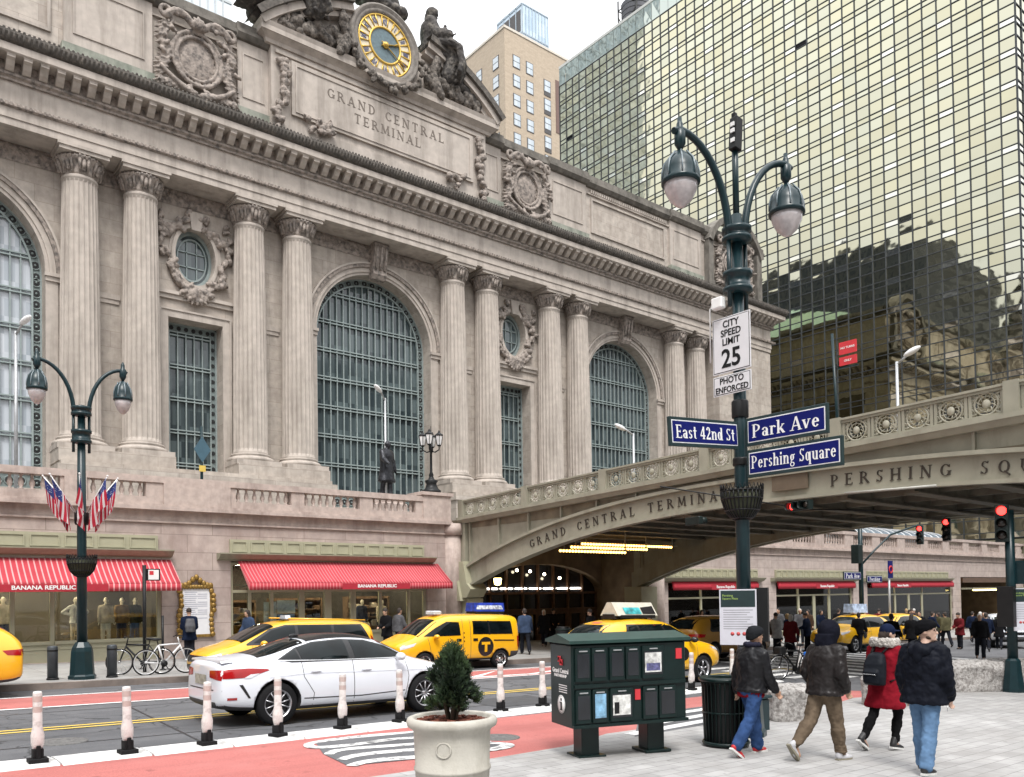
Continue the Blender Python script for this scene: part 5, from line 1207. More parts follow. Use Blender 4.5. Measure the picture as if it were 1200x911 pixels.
# painted curl motif on the red surface
sheet('painted_motif', [(4.98, 9.35), (5.12, 10.3), (5.42, 11.12), (5.9, 11.26), (7.0, 11.22), (7.3, 10.5), (7.62, 9.35), (7.0, 9.12), (5.9, 9.2)], ASPH, .010)
WPW = worn('scuffed_white_paint', (.66, .66, .65), .46)
def ribbon(pts, w, m, dz=.014):
    me = M(); k = len(pts); L_ = []
    for i, p in enumerate(pts):
        a, b = Vector(pts[max(i-1, 0)]), Vector(pts[min(i+1, k-1)]); d = (b-a).normalized(); q = 1.3*w*(.6+.4*sin(pi*(i+.7)/k)); n = Vector((-d.y, d.x))*q/2
        L_.append((p[0]-n.x, p[1]-n.y)); L_.append((p[0]+n.x, p[1]+n.y))
    me.add([(x, y, gz(x)+dz) for x, y in L_], [(2*i, 2*i+2, 2*i+3, 2*i+1) for i in range(k-1)], False); return tag(me.build('painted_motif', m), kind='structure')
def bez(a, b, c, d, n=22): return [tuple((1-t)**3*Vector(a)+3*t*(1-t)**2*Vector(b)+3*t*t*(1-t)*Vector(c)+t**3*Vector(d)) for t in [i/n for i in range(n+1)]]
for q, w in ((((5.3, 11.15), (5.9, 11.45), (6.6, 11.2), (7.15, 11.2)), .17), (((5.32, 11.15), (5.0, 10.6), (5.7, 10.7), (6.5, 10.75)), .16), (((6.0, 10.72), (6.6, 10.9), (6.8, 10.6), (7.3, 10.6)), .14),
             (((5.15, 10.2), (5.5, 10.75), (6.0, 10.1), (7.3, 10.15)), .16), (((5.1, 9.75), (5.6, 10.2), (6.2, 9.6), (7.5, 9.75)), .17), (((5.0, 9.3), (5.5, 9.7), (6.0, 9.1), (6.6, 9.25)), .18), (((6.6, 9.25), (7.2, 9.0), (7.8, 9.3), (7.4, 9.6)), .17)):
    ribbon(bez(*q), w, WPW)
IRON = simple('cast_iron_cover', (.12, .118, .115), .7, var=.3, scale=20, bump=.6, bscale=30)
def manhole(label, x, y, r, d=.013):
    t = thing('manhole_cover', label, 'manhole cover', (x, y, gz(x)), 0, None, SL); m = M(); m.lathe([(r*.9, d), (r, d), (r, -.02)], 28); m.build('ring', IRON, t, False); m = M(); m.lathe([(.01, d-.002), (r*.88, d-.002), (r*.88, -.02)], 28)
    for k in range(8): a = 2*pi*k/8; m.cbox((r*.5*cos(a), r*.5*sin(a), d), (.05, .05, .006))
    m.build('lid', IRON, t, False)
manhole('round iron cover set in the red surface right of the planter', 7.85, 9.95, .32)
manhole('round iron cover in the road left of the white sedan', 2.6, 13.6, .36); manhole('round iron cover in the far road lane before the van taxi', 12.2, 17.3, .38)
for (x0, y0, x1, y1) in ((-4, 13.4, 26, 13.25), (4.2, 12.4, 4.6, 18.3), (12.5, 12.5, 12.1, 18.2), (-6, 17.4, 24, 17.6)): line(x0, y0, x1, y1, .035, simple('tar_seam', (.028, .028, .03), .5) if 'tar_seam' not in bpy.data.materials else bpy.data.materials['tar_seam'], .006, 'tar_seam')
sheet('road_patch', [(-1.2, 15.9), (1.8, 15.8), (1.9, 17.2), (-1.1, 17.25)], simple('fresh_asphalt', (.06, .061, .065), .85, var=.2, scale=5, bump=.3), .007); sheet('road_patch', [(10.2, 12.9), (12.0, 12.85), (12.05, 14.2), (10.25, 14.25)], bpy.data.materials['fresh_asphalt'], .007)
# hatch at the right of the newspaper boxes and crossings
for (x0, y0, x1, y1) in ((9.6, 8.9, 12.2, 9.2), (10.6, 9.45, 13.6, 9.75), (12.0, 10.1, 15, 10.3)): line(x0, y0, x1, y1, .22, WP, .013)
sheet('asphalt_patch', [(9.5, 8.7), (11.5, 10.4), (15.2, 10.6), (16.2, 9.3), (12, 8.9)], ASPH, .008)
for i in range(9): line(23.5+1.25*i, 11.6, 25.3+1.25*i, 20.5, .55, WP, .010, 'crosswalk_bar')
for i in range(8): line(24.5, 8.9+.0*i-1.3*i, 46, 9.4-1.3*i, .5, WP, .010, 'crosswalk_bar')
for i in range(6): line(20.5+.2*i, 12.3+.85*i, 22.8+.2*i, 12.4+.85*i, .4, WP, .010, 'crosswalk_bar')
# north sidewalk with a real kerb
m = M(); 
def slab(m, x0, x1, y0, y1, h, n=8):
    for i in range(n):
        a, b = x0+(x1-x0)*i/n, x0+(x1-x0)*(i+1)/n
        m.add([(a, y0, gz(a)+h), (b, y0, gz(b)+h), (b, y1, gz(b)+h), (a, y1, gz(a)+h), (a, y0, gz(a)-.02), (b, y0, gz(b)-.02)], [(0, 1, 2, 3), (4, 5, 1, 0)], False)
slab(m, -120, 21.5, 22.3, 36, .15); slab(m, 21.5, 34, 22.3, 36, .15); slab(m, 34, 150, 22.3, 36, .15)
tag(m.build('sidewalk_pavement', WALK), kind='structure')
m = M(); slab(m, -120, 150, 22.12, 22.3, .154, 30); tag(m.build('kerb', simple('kerb_stone', (.20, .165, .145), .85, var=.3, scale=2, stain=(.09, .08, .075), sscale=1.5)), kind='structure')

# ================================================================ STREET FURNITURE
# white rubber lane separator pieces and white flexible posts
SEPM = simple('scuffed_white_rubber', (.66, .66, .65), .7, var=.12, scale=5, stain=(.25, .24, .23), sscale=3, sth=(.52, .72)); POSTW = simple('white_plastic_post', (.62, .595, .575), .5, var=.08, stain=(.36, .33, .31), sscale=7, sth=(.5, .7)); RBAND = simple('reflective_tape', (.46, .38, .35), .45, var=.1)
sep = thing('lane_separator', 'scuffed white rubber kerb piece of the long line under the white flexible posts', 'lane separator', (0, 0, 0), 0, 'rubber kerb pieces in line along the red plaza', SL)
m = M(); m.prism([(-.34, 0), (.34, 0), (.30, .03), (.1, .042), (-.1, .042), (-.30, .03)], lambda a, b: (-.535, a, b), lambda a, b: (.535, a, b)); 
for x in (-.3, .3): m.lathe([(.05, .035), (.045, .06), (.02, .065)], 10, (x, .0, 0))
m.build('body', SEPM, sep, False, .008)
x = -1.6; k = 0
while x < 20:
    y = 11.92+.035*max(0, x-4) if x < 12 else 12.2+.1*(x-12)
    if k == 0: sep.location = (x, y, gz(x)); sep.rotation_euler[2] = .03
    else: dup(sep, (x, y, gz(x)), .03 if x < 12 else .1)
    x += 1.09; k += 1
DL = [(.95, 11.8), (2.0, 11.82), (3.05, 11.81), (4.1, 11.83), (5.19, 11.92), (6.31, 12.02), (7.44, 12.11), (9.68, 12.2), (10.81, 12.3), (13.4, 12.35), (15.64, 12.5), (18.4, 13.36), (22.35, 13.82), (8.56, 12.16)]
dn = thing('flexible_post', 'white flexible lane post with grey reflective bands', 'lane post', (0, 0, 0))
m = M(); m.cbox((0, 0, .03), (.22, .2, .06)); m.cbox((0, 0, .11), (.12, .13, .14)); m.cbox((.0, -.06, .12), (.05, .05, .2)); m.build('base', RUBBER, dn, False, .01)
m = M(); m.lathe([(.055, .17), (.074, .24), (.078, .34), (.055, .46), (.053, .86), (.048, .885), (.02, .89)], 14); m.build('post', POSTW, dn, False)
m = M(); m.lathe([(.055, .63), (.0555, .7)], 14, caps=False); m.lathe([(.055, .76), (.0555, .83)], 14, caps=False); m.build('reflective_band', RBAND, dn, False)
LB = ['standing out of frame at the left end of the row', 'nearest the left edge, on the kerb line before the empty road', 'second from the left edge, before the empty road', 'just left of the white sedan tail', 'standing before the rear wheel of the white sedan', 'before the rear door of the white sedan', 'before the front door of the white sedan', 'right of the potted conifer, before the yellow van', 'half hidden by the left end of the newspaper box', 'hidden behind the newspaper box', 'between the newspaper box and the litter bin', 'showing just above the litter bin rim', 'between the two nearest men, far along the line', 'behind the conifer planter']
for i, (x, y) in enumerate(DL):
    if i in (0, 13, 9): continue
    lb = 'white flexible lane post '+LB[i]; gp = 'white flexible posts along the lane separator'
    if i == 1: dn.location = (x, y, gz(x)+.03); dn['label'] = lb; dn['group'] = gp
    else:
        o = dup(dn, (x, y, gz(x)+(.03 if i < 11 else 0)), R.uniform(-.5, .5), lb, gp); o.rotation_euler[0] = R.uniform(-.03, .03); o.rotation_euler[1] = R.uniform(-.03, .03)

# twin-arm street lamps
GLOBE = simple('frosted_lamp_bowl', (.47, .43, .43), .15, var=.2, scale=9, spec=.8)
def street_lamp(label, loc, scale, base_h, ztop, zarm, zhead, hd, extra=None, shade_r=.275, arm=1.12, pr=.115):
    t = thing('street_lamp', label, 'street lamp', loc); dx, dy = hd
    m = M(); b = pr
    m.lathe([(b*2.7, 0), (b*2.7, .08), (b*2.4, .12), (b*2.1, base_h*.75), (b*1.9, base_h*.86), (b*1.25, base_h)], 8, sm=False); m.build('base', DGREEN, t, False)
    m = M(); m.lathe([(b, base_h), (b*.92, ztop*.5), (b*.72, ztop)], 16, mod=lambda a, z: 1-.05*abs(sin(a*8))); m.build('pole', DGREEN, t, False)
    m = M()
    for z, h in ((zarm, .26), (zarm-.75*scale, .36)):
        m.lathe([(b*1.2, z-h/2), (b*2.0, z-h/2+.03), (b*2.0, z-h/2+.09), (b*1.7, z-h/2+.1), (b*1.7, z+h/2-.1), (b*2.0, z+h/2-.09), (b*2.0, z+h/2-.02), (b*1.1, z+h/2)], 16)
    for s in (-1, 1): m.cyl((s*dx*b*1.5, s*dy*b*1.5, zarm-.75*scale-.4), (s*dx*b*1.5, s*dy*b*1.5, zarm), .035, n=8)
    m.build('collar', DGREEN, t, False)
    for s in (-1, 1):
        m = M(); pts = []
        za = zhead+.42*scale
        for i in range(15):
            q = i/14; a = pi/2*min(1, q*1.25); r = b*1.4+(arm-b*1.4)*(1-cos(a)) if q < .8 else None
            if r is None: r = arm+(q-.8)*.6*scale*1.0
            zz = zarm-.1+(za-zarm+.1)*sin(a) if q < .8 else za-(q-.8)*.25
            pts.append((s*dx*r, s*dy*r, zz))
        m.tube(pts, [.05*scale+.012*(1-i/14) for i in range(15)], 10); m.build('arm', DGREEN, t, False)
        hx, hy = s*dx*arm, s*dy*arm; r = shade_r; z = zhead
        m = M(); m.cyl((hx, hy, z+.0), (hx, hy, z+.6*scale), .035, n=8); m.lathe([(.03, z+.1), (.085, z+.2), (.085, z+.38), (.05, z+.42), (.05, z+.5), (.02, z+.58)], 12, (hx, hy, 0))
        m.lathe([(.05, z+.08), (.09, z+.06), (.6*r, z-.02), (.85*r, z-.1), (.98*r, z-.22), (r, z-.34), (1.06*r, z-.36), (1.06*r, z-.41), (.95*r, z-.42)], 20, (hx, hy, 0))
        o = m.build('lamp_shade', DGREEN, t, False)
        m = M()
        for k in range(8): a = 2*pi*k/8; m.tube([(hx+q*cos(a), hy+q*sin(a), z+h) for q, h in ((.12, .055), (.62*r, -.01), (.87*r, -.09), (1.0*r, -.22), (1.02*r, -.34))], .014, 5)
        m.build('shade_rib', simple('lamp_rib_highlight', (.16, .20, .22), .25) if 'lamp_rib_highlight' not in bpy.data.materials else bpy.data.materials['lamp_rib_highlight'], o, False)
        m = M(); m.lathe([(.93*r, z-.41), (.86*r, z-.52), (.6*r, z-.66), (.25*r, z-.75), (.02, z-.77)], 20, (hx, hy, 0)); m.build('lamp_bowl', GLOBE, t, False)
    return t
ml = street_lamp('tall dark green twin arm lamp in front, carrying speed limit and street signs', (11.0, 7.74, gz(11)), 1, .9, 8.15, 7.83, 8.66+.14, (.98, -.18))
sp = M(); sp.cyl((0, 0, 8.1), (0, 0, 9.45), .05, n=8); sp.build('stem', DGREEN, ml, False)
m = M(); m.cbox((.0, -.02, 9.42), (.16, .14, .52), Matrix.Rotation(.1, 3, 'Y')); m.cbox((0, 0, 9.72), (.07, .07, .1)); m.build('sensor_box', BLACK, ml, False, .01)
m = M()
for z in (9.3, 9.45, 9.55): m.cbox((-.1, -.03, z), (.02, .07, .06))
m.build('sensor_face', WHITE, ml, False)
def basket(parent, z, r, loc=(0, 0)):
    m = M()
    prof = [(r, 0), (r*.97, -.12), (r*.8, -.3), (r*.5, -.42), (r*.3, -.45)]
    for k in range(28):
        a = 2*pi*k/28; m.tube([(q*cos(a), q*sin(a), z+h) for q, h in prof], .012, 4)
        m.tube([(r*cos(a), r*sin(a), z), (r*1.02*cos(a+.08), r*1.02*sin(a+.08), z+.1), (r*cos(a+.2), r*sin(a+.2), z)], .009, 4)
    for q, h in prof[:4]: m.tube([(q*cos(2*pi*i/28), q*sin(2*pi*i/28), z+h) for i in range(28)], .014, 4, closed=True)
    o = m.build('flower_basket', BLACK, parent, False)
    m = M(); m.lathe([(r*.94, z-.03), (r*.9, z-.14), (r*.74, z-.29), (r*.45, z-.4)], 20); m.build('coir_liner', simple('coir_liner', (.06, .065, .04), .9, var=.3), o, False)
    return o
basket(ml, 3.66+.14, .32)
m = M()
for k in range(26): a = R.uniform(0, 6.3); q = R.uniform(0, .28); m.ell((q*cos(a), q*sin(a), 3.82), (.04, .04, .035), 5, 4)
m.build('soil', simple('basket_soil', (.05, .045, .035), .9), ml, False)
m = M(); m.lathe([(.125, 4.2), (.13, 4.22), (.13, 4.3), (.125, 4.32)], 14); m.build('clamp', BLACK, ml, False); m = M(); m.lathe([(.125, 4.95), (.13, 4.97), (.13, 5.2), (.12, 5.22)], 14); m.build('clamp', BLACK, ml, False)
ll = street_lamp('dark green twin arm street lamp with flags and a flower basket before the red awning', (4.86, 22.9, gz(4.86)+.15), .85, .92, 6.85, 6.7, 7.52, (1, 0), shade_r=.22, arm=.98, pr=.12)
basket(ll, 3.0, .34)
m = M(); m.lathe([(.15, 3.85), (.17, 3.9), (.17, 4.15), (.13, 4.2)], 12); 
m.build('flag_holder', BLACK, ll, False)
# flags on the left lamp
FL = None
def flagmat():
    m_, nt, p = nodes('striped_flag'); L = nt.links; uv = N(nt, 'ShaderNodeUVMap'); sp = N(nt, 'ShaderNodeSeparateXYZ'); L.new(uv.outputs[0], sp.inputs[0])
    a = N(nt, 'ShaderNodeMath', operation='MULTIPLY'); L.new(sp.outputs[1], a.inputs[0]); a.inputs[1].default_value = 6.5
    f = N(nt, 'ShaderNodeMath', operation='FRACT'); L.new(a.outputs[0], f.inputs[0]); g = N(nt, 'ShaderNodeMath', operation='LESS_THAN'); L.new(f.outputs[0], g.inputs[0]); g.inputs[1].default_value = .6
    c = mixc(nt, g.outputs[0], (.58, .54, .55), (.40, .012, .035))
    h = N(nt, 'ShaderNodeMath', operation='GREATER_THAN'); L.new(sp.outputs[1], h.inputs[0]); h.inputs[1].default_value = .46
    k = N(nt, 'ShaderNodeMath', operation='LESS_THAN'); L.new(sp.outputs[0], k.inputs[0]); k.inputs[1].default_value = .42
    q = N(nt, 'ShaderNodeMath', operation='MULTIPLY'); L.new(h.outputs[0], q.inputs[0]); L.new(k.outputs[0], q.inputs[1])
    vr = N(nt, 'ShaderNodeTexVoronoi', Scale=16.0); L.new(uv.outputs[0], vr.inputs[0]); st = N(nt, 'ShaderNodeMath', operation='LESS_THAN'); L.new(vr.outputs['Distance'], st.inputs[0]); st.inputs[1].default_value = .2
    blue = mixc(nt, st.outputs[0], (.02, .035, .16), (.7, .7, .72))
    L.new(mixc(nt, q.outputs[0], c, blue), p.inputs['Base Color']); p.inputs['Roughness'].default_value = .8; return m_
FLAG = flagmat()
for k, (az, lab) in enumerate(((178, 'leftmost'), (205, 'second from the left'), (150, 'third from the left'), (255, 'just left of the lamp post'), (330, 'second from the right'), (5, 'rightmost'), (300, 'just right of the lamp post'))):
    a = radians(az); d = Vector((cos(a), sin(a), 1.25)).normalized(); b = Vector((4.86, 22.9, gz(4.86)+.15+3.95))
    t = thing('flag', 'small striped flag on a white stick, '+lab+' on the lamp', 'flag', b, 0, 'flags on the lamp post')
    m = M(); m.tube([d*.12, d*1.35], .014, 6); m.ell(d*1.37, (.025,)*3, 6, 4); m.build('stick', WHITE, t, False)
    # cloth hangs from the stick: u along the fly (down), v along the hoist
    side = Vector((cos(a), sin(a), 0)); nu, nv = 14, 10; vs = []; uvs = []
    for i in range(nu+1):
        for j in range(nv+1):
            u, v = i/nu, j/nv; p = d*(.48+.84*v); w = .07*sin(v*9+k+u*2)*(.3+u)
            p = p + Vector((0, 0, -1))*u*.66 + side*(.10*u*v) + side.cross(Vector((0, 0, 1)))*w
            p = p - side*(.16*u*v)
            vs.append(p); uvs.append((u, v))
    m = M(); m.add(vs, [(i*(nv+1)+j, (i+1)*(nv+1)+j, (i+1)*(nv+1)+j+1, i*(nv+1)+j+1) for i in range(nu) for j in range(nv)], True)
    me = m.mesh('cloth', FLAG); ul = me.uv_layers.new(name='UVMap')
    for lp in me.loops: ul.data[lp.index].uv = uvs[lp.vertex_index]
    link('cloth', me, t, False)

# signs on the main lamp (things of their own)
GFRAME = simple('sign_frame_green', (.012, .03, .032), .4); SBLUE = simple('street_sign_blue', (.003, .007, .11), .5, var=.08, spec=.2); SWH = simple('sign_white', (.66, .66, .68), .45, var=.03)
def plate_sign(name, label, origin, xd, w, h, tilt, text, size, face=SBLUE, border=SWH, letter=WHITE, cat='sign', ext=.012):
    t = thing(name, label, cat, origin); xd = Vector(xd).normalized(); yd = Vector((0, 0, 1))
    rt = Matrix.Rotation(tilt, 4, xd.cross(yd)); mt = rt.to_3x3(); F = frame_mt((0, 0, 0), mt @ xd, mt @ yd)
    def pl(n, z0, z1, ww, hh, mat_): m = M(); m.bbox(-ww/2, ww/2, -hh/2, hh/2, z0, z1, .004); m.xf(F); m.build(n, mat_, t, False)
    pl('frame', -.03, .02, w, h, GFRAME); pl('border', .0201, .024, w-.07, h-.09, border); pl('face', .0241, .027, w-.10, h-.12, face)
    m = M()
    for s, dx, dz in text:
        q, L = serif(s, size, .07, .003, None, .30); k = min(1.0, (w-.17)/L)
        m.merge(q, Matrix.Translation((dx, dz, .0272)) @ Matrix.Diagonal((k, 1, 1, 1)))
    m.xf(F); m.build('lettering', letter, t, False); return t
plate_sign('street_name_sign', 'blue street name sign reading East 42nd St on the main lamp', (10.0, 7.66, 4.44), (1, 0, 0), 1.62, .42, radians(4.0), [('East 42nd St', 0, -.0)], .185)
plate_sign('street_name_sign', 'upper blue street name sign reading Park Ave on the main lamp', (10.93, 6.9, 4.54), (0, -1, 0), 1.36, .43, 0, [('Park Ave', 0, 0)], .20)
plate_sign('street_name_sign', 'lower blue street name sign reading Pershing Square on the main lamp', (10.93, 6.79, 4.05), (0, -1, 0), 1.56, .42, 0, [('Pershing Square', 0, .015)], .19)
def traffic_plate(label, origin, xd, w, h, lines, name='traffic_sign'):
    t = thing(name, label, 'traffic sign', origin); F = frame_mt((0, 0, 0), xd, (0, 0, 1))
    for n, z0, z1, ww, hh, mm in (('plate', -.006, .006, w, h, SWH), ('border', .0061, .009, w-.03, h-.03, BLACK), ('face', .0091, .011, w-.05, h-.05, SWH)):
        m = M(); m.bbox(-ww/2, ww/2, -hh/2, hh/2, z0, z1, .003); m.xf(F); m.build(n, mm, t, False)
    m = M()
    for s, sz, dz in lines: m.merge(text_m(s, sz, .002, sz*.02, sx=.92), Matrix.Translation((0, dz, .0135)))
    m.xf(F); m.build('lettering', BLACK, t, False); return t
traffic_plate('white speed limit sign reading CITY SPEED LIMIT 25 high on the main lamp', (10.85, 7.77, 5.96), (0, -1, 0), .70, .88, [('CITY', .15, .32), ('SPEED', .15, .18), ('LIMIT', .15, .04), ('25', .40, -.23)])
traffic_plate('small white sign reading PHOTO ENFORCED under the speed limit sign', (10.85, 7.77, 5.33), (0, -1, 0), .70, .31, [('PHOTO', .14, .065), ('ENFORCED', .13, -.075)])
t = thing('equipment_box', 'small white box with a cable on the main lamp above the speed limit sign', 'box', (10.78, 7.95, 6.62))
m = M(); m.cbox((0, 0, 0), (.12, .2, .18)); m.build('case', WHITE, t, False, .02); m = M(); m.tube([(0, .1, 0), (0, .16, -.05), (0, .17, -.9)], .012, 6); m.build('cable', WHITE, t, False)
def notice(label, origin, xd, w, h, back=True):
    t = thing('notice_board', label, 'notice', origin); F = frame_mt((0, 0, 0), xd, (0, 0, 1))
    def pl(n, x0, x1, y0, y1, z0, z1, mm): m = M(); m.box(x0, x1, y0, y1, z0, z1); m.xf(F); m.build(n, mm, t, False)
    pl('sheet', -w/2, w/2, -h/2, h/2, 0, .015, simple('notice_white', (.62, .62, .68), .5, var=.03) if 'notice_white' not in bpy.data.materials else bpy.data.materials['notice_white'])
    pl('header', -w/2+.02, w/2-.02, h*.18, h/2-.02, .0151, .017, GFRAME)
    m = M(); m.merge(text_m('Pershing\nSquare Plaza', h*.055, .001, 0, 'LEFT'), Matrix.Translation((-w*.42, h*.36, .0185))); m.xf(F); m.build('title', simple('lime_letter', (.35, .5, .12), .6) if 'lime_letter' not in bpy.data.materials else bpy.data.materials['lime_letter'], t, False)
    m = M()
    for i in range(9): m.box(-w*.40, w*(.40-.08*(i % 3)), h*(.12-.042*i), h*(.133-.042*i), .0151, .0165)
    m.xf(F); m.build('text_lines', simple('notice_grey', (.3, .3, .33), .6) if 'notice_grey' not in bpy.data.materials else bpy.data.materials['notice_grey'], t, False)
    m = M()
    for i in range(3): m.lathe([(.001, .0155), (.03, .0155), (.03, .017)], 14, (w*(-.16+.16*i), -h*.30, 0))
    m.xf(F); m.build('prohibition_symbol', simple('notice_red', (.5, .08, .08), .6) if 'notice_red' not in bpy.data.materials else bpy.data.materials['notice_red'], t, False)
    if back: pl('back_panel', w/2-.02, w/2+.16, -h/2+.05, h/2+.02, -.2, -.02, BLACK)
    return t
notice('white rules notice with green header on the main lamp above the beanie man', (10.86, 7.75, 1.70), (.45, -.89, 0), .56, .86)
m = M()

# news rack
NG = simple('news_rack_green', (.004, .014, .013), .32, var=.15, spec=.3); NGT = simple('news_rack_top', (.014, .045, .038), .4, var=.15); NW = simple('rack_window', (.008, .010, .014), .1, var=.3, spec=.6)
nr = thing('newspaper_rack', 'dark green multi door newspaper box on two legs in the paved foreground', 'newspaper rack', (8.32, 7.9, gz(8.3)), radians(-18))
W2, D2, ZB, ZT = .86, .34, .44, 1.52
m = M(); m.bbox(-W2, W2, -D2, D2, ZB, ZT, .02); m.build('cabinet', NG, nr, False)
m = M(); m.prism([(-D2-.05, ZT+.01), (D2+.05, ZT+.01), (D2+.05, ZT+.05), (0, ZT+.13), (-D2-.05, ZT+.05)], lambda a, b: (-W2-.05, a, b), lambda a, b: (W2+.05, a, b)); m.build('roof', NGT, nr, False)
for s in (-1, 1):
    m = M(); m.box(s*.5-.13, s*.5+.13, -.13, .13, .03, ZB); m.box(s*.5-.2, s*.5+.2, -.2, .2, 0, .04); m.build('leg', NG, nr, False, .01)
m = M(); m.box(-W2+.03, W2-.03, -D2-.04, -D2, .955, 1.0); m.box(-W2+.0, W2-.0, -D2-.05, -D2, ZB, ZB+.04); m.build('shelf_rail', NG, nr, False)
cw = [(-.82, -.60), (-.58, -.36), (-.32, -.10), (-.08, .13), (.17, .50)]
cells = [(a, b, 1.04, 1.47) for a, b in cw]+[(-.82, -.60, .5, .93), (-.58, -.36, .5, .93), (-.32, .02, .5, .93), (.17, .40, .5, .93), (.42, .68, .5, .93)]
PAPER = simple('newsprint', (.55, .55, .53), .7, var=.5, scale=14); PCOL = simple('magazine_cover', (.18, .35, .5), .6, var=.7, scale=9)
for i, (a, b, c, d) in enumerate(cells):
    m = M(); m.bbox(a, b, -D2-.035, -D2-.002, c, d, .008); o = m.build('door', NG, nr, False)
    m = M(); m.box(a+.025, b-.025, -D2-.04, -D2-.0351, c+.05, d-.07); m.build('pane', NW, o, False)
    m = M(); m.box((a+b)/2-.06, (a+b)/2+.06, -D2-.046, -D2-.0355, d-.045, d-.03); m.build('handle', STEEL, o, False)
    if i in (4, 7): m = M(); m.box(a+.03, b-.05, -D2-.047, -D2-.0402, c+.08, d-.09); m.build('newspaper', PAPER, o, False); m = M(); m.box(a+.05, b-.07, -D2-.049, -D2-.0471, c+.1, c+.2) if i == 4 else m.box(a+.05, a+.12, -D2-.049, -D2-.0471, c+.1, c+.25); m.build('photograph', simple('news_photo', (.1, .1, .22), .7, var=.6, scale=20) if i == 4 else BLACK, o, False)
    if i == 6: m = M(); m.box(a+.03, b-.03, -D2-.047, -D2-.0402, c+.06, d-.06); m.build('magazine', PCOL, o, False)
m = M(); m.box(.70, .79, -D2-.012, -D2-.001, 1.28, 1.42); m.box(.06, .14, -D2-.012, -D2-.001, .76, .9); m.build('red_sticker', simple('red_sticker', (.55, .03, .04), .5), nr, False)
# end panel emblem, words and i symbol (on the -x end)
F = frame_mt((-W2-.004, 0, 0), (0, -1, 0), (0, 0, 1))
m = M(); m.merge(text_m('Grand Central', .085, .001, .002), Matrix.Translation((0, 1.16, .002))); m.merge(text_m('PARTNERSHIP', .05, .001, .002, sx=1.25), Matrix.Translation((0, 1.095, .002))); 
for i in range(4): m.box(-.05, .2, .97-.03*i, .98-.03*i, 0, .003)
m.xf(F); m.build('lettering', WHITE, nr, False)
m = M()
for dx, dz in ((-.02, 1.315), (.035, 1.275)): m.tube([(dx+.045*cos(t), dz+.045*sin(t), .004) for t in [pi/4+pi/2*i for i in range(4)]], .014, 4, closed=True)
m.xf(F); m.build('emblem', bpy.data.materials['red_sticker'], nr, False)
m = M(); m.lathe([(.001, .002), (.12, .002), (.12, .004)], 28, (.02, .72, 0)); m.xf(F); m.build('information_disc', WHITE, nr, False)
m = M(); m.lathe([(.105, .0045), (.112, .005)], 28, (.02, .72, 0), caps=False); m.lathe([(.001, .0041), (.024, .0041), (.024, .006)], 12, (.02, .785, 0)); m.box(-.005, .045, .64, .75, .0041, .006); m.box(-.025, .06, .64, .655, .0041, .0062); m.box(-.025, .02, .735, .75, .0041, .0063); m.xf(F); m.build('information_letter', BLACK, nr, False)

# planter with conifer
pt = thing('planter', 'big pale cement planter with a rolled rim in the foreground', 'planter', (5.02, 7.15, gz(5)))
PL = simple('pale_cement', (.46, .44, .39), .8, var=.1, scale=3, bump=.25, bscale=30, stain=(.29, .27, .225), sscale=2.2, sth=(.47, .72), stretch=(1, 1, .35))
m = M(); m.lathe([(r_*.85, z_) for r_, z_ in ((.40, 0), (.43, .02), (.45, .2), (.455, .30), (.47, .31), (.47, .335), (.455, .345), (.47, .70), (.49, .73), (.545, .76), (.558, .80), (.545, .84), (.50, .855), (.46, .84), (.45, .78))], 56, caps=True); m.build('pot', PL, pt, False)
m = M(); a = radians(180+42); F = frame_mt((.394*cos(a), .394*sin(a), .56), (-sin(a), cos(a), 0), (0, 0, 1)); m.tube([(.075*cos(2*pi*i/24), .075*sin(2*pi*i/24), 0) for i in range(24)], .009, 5, closed=True); m.xf(F); m.build('round_emblem', PL, pt, False)
m = M(); m.lathe([(.001, .80), (.385, .795)], 30); 
for k in range(320): a = R.uniform(0, 6.3); q = .37*sqrt(R.random()); m.cbox((q*cos(a), q*sin(a), .80+R.uniform(0, .02)), (.05, .02, .012), Matrix.Rotation(R.uniform(0, 3), 3, 'Z') @ Matrix.Rotation(R.uniform(-.5, .5), 3, 'X'))
m.build('bark_mulch', simple('red_bark_mulch', (.16, .05, .03), .9, var=.4, scale=12), pt, False)
cf = thing('conifer_shrub', 'small bushy dark green conifer growing in the pale planter', 'shrub', (5.02, 7.15, gz(5)+.78))
m = M()
rg = random.Random(3)
for k in range(5): a = 2*pi*k/5+.4; m.tube([(.03*cos(a), .03*sin(a), 0), (.06*cos(a), .06*sin(a), .12), (.13*cos(a+.3), .13*sin(a+.3), .32), (.10*cos(a+.3), .10*sin(a+.3), .6)], [.022, .018, .014, .006], 6)
m.build('trunk', simple('conifer_bark', (.06, .045, .03), .9, var=.3), cf, False)
FOL = [simple('conifer_green_'+n, c, .65, var=.35, scale=9) for n, c in (('dark', (.012, .026, .012)), ('mid', (.026, .050, .020)), ('light', (.05, .085, .03)))]
fm = M()
def spray(p, d, L):
    d = d.normalized(); s = d.cross(Vector((rg.uniform(-1, 1), rg.uniform(-1, 1), rg.uniform(-1, 1)))).normalized()
    for q in range(5):
        t = q/4; w = .013*(1-.5*t); c = p+d*L*t; e = (d*.55+s*(1 if q % 2 else -1)).normalized()
        b = c+e*L*.42*(1-.55*t); n = e.cross(d).normalized()*w if e.cross(d).length > 1e-3 else s*w
        fm.add([c-d*w, c+d*w, b+d*w*.4+n*.5, b-d*w*.4], [(0, 1, 2, 3)], False)
    fm.add([p-s*.006, p+s*.006, p+d*L*1.1], [(0, 1, 2)], False)
lumps = []
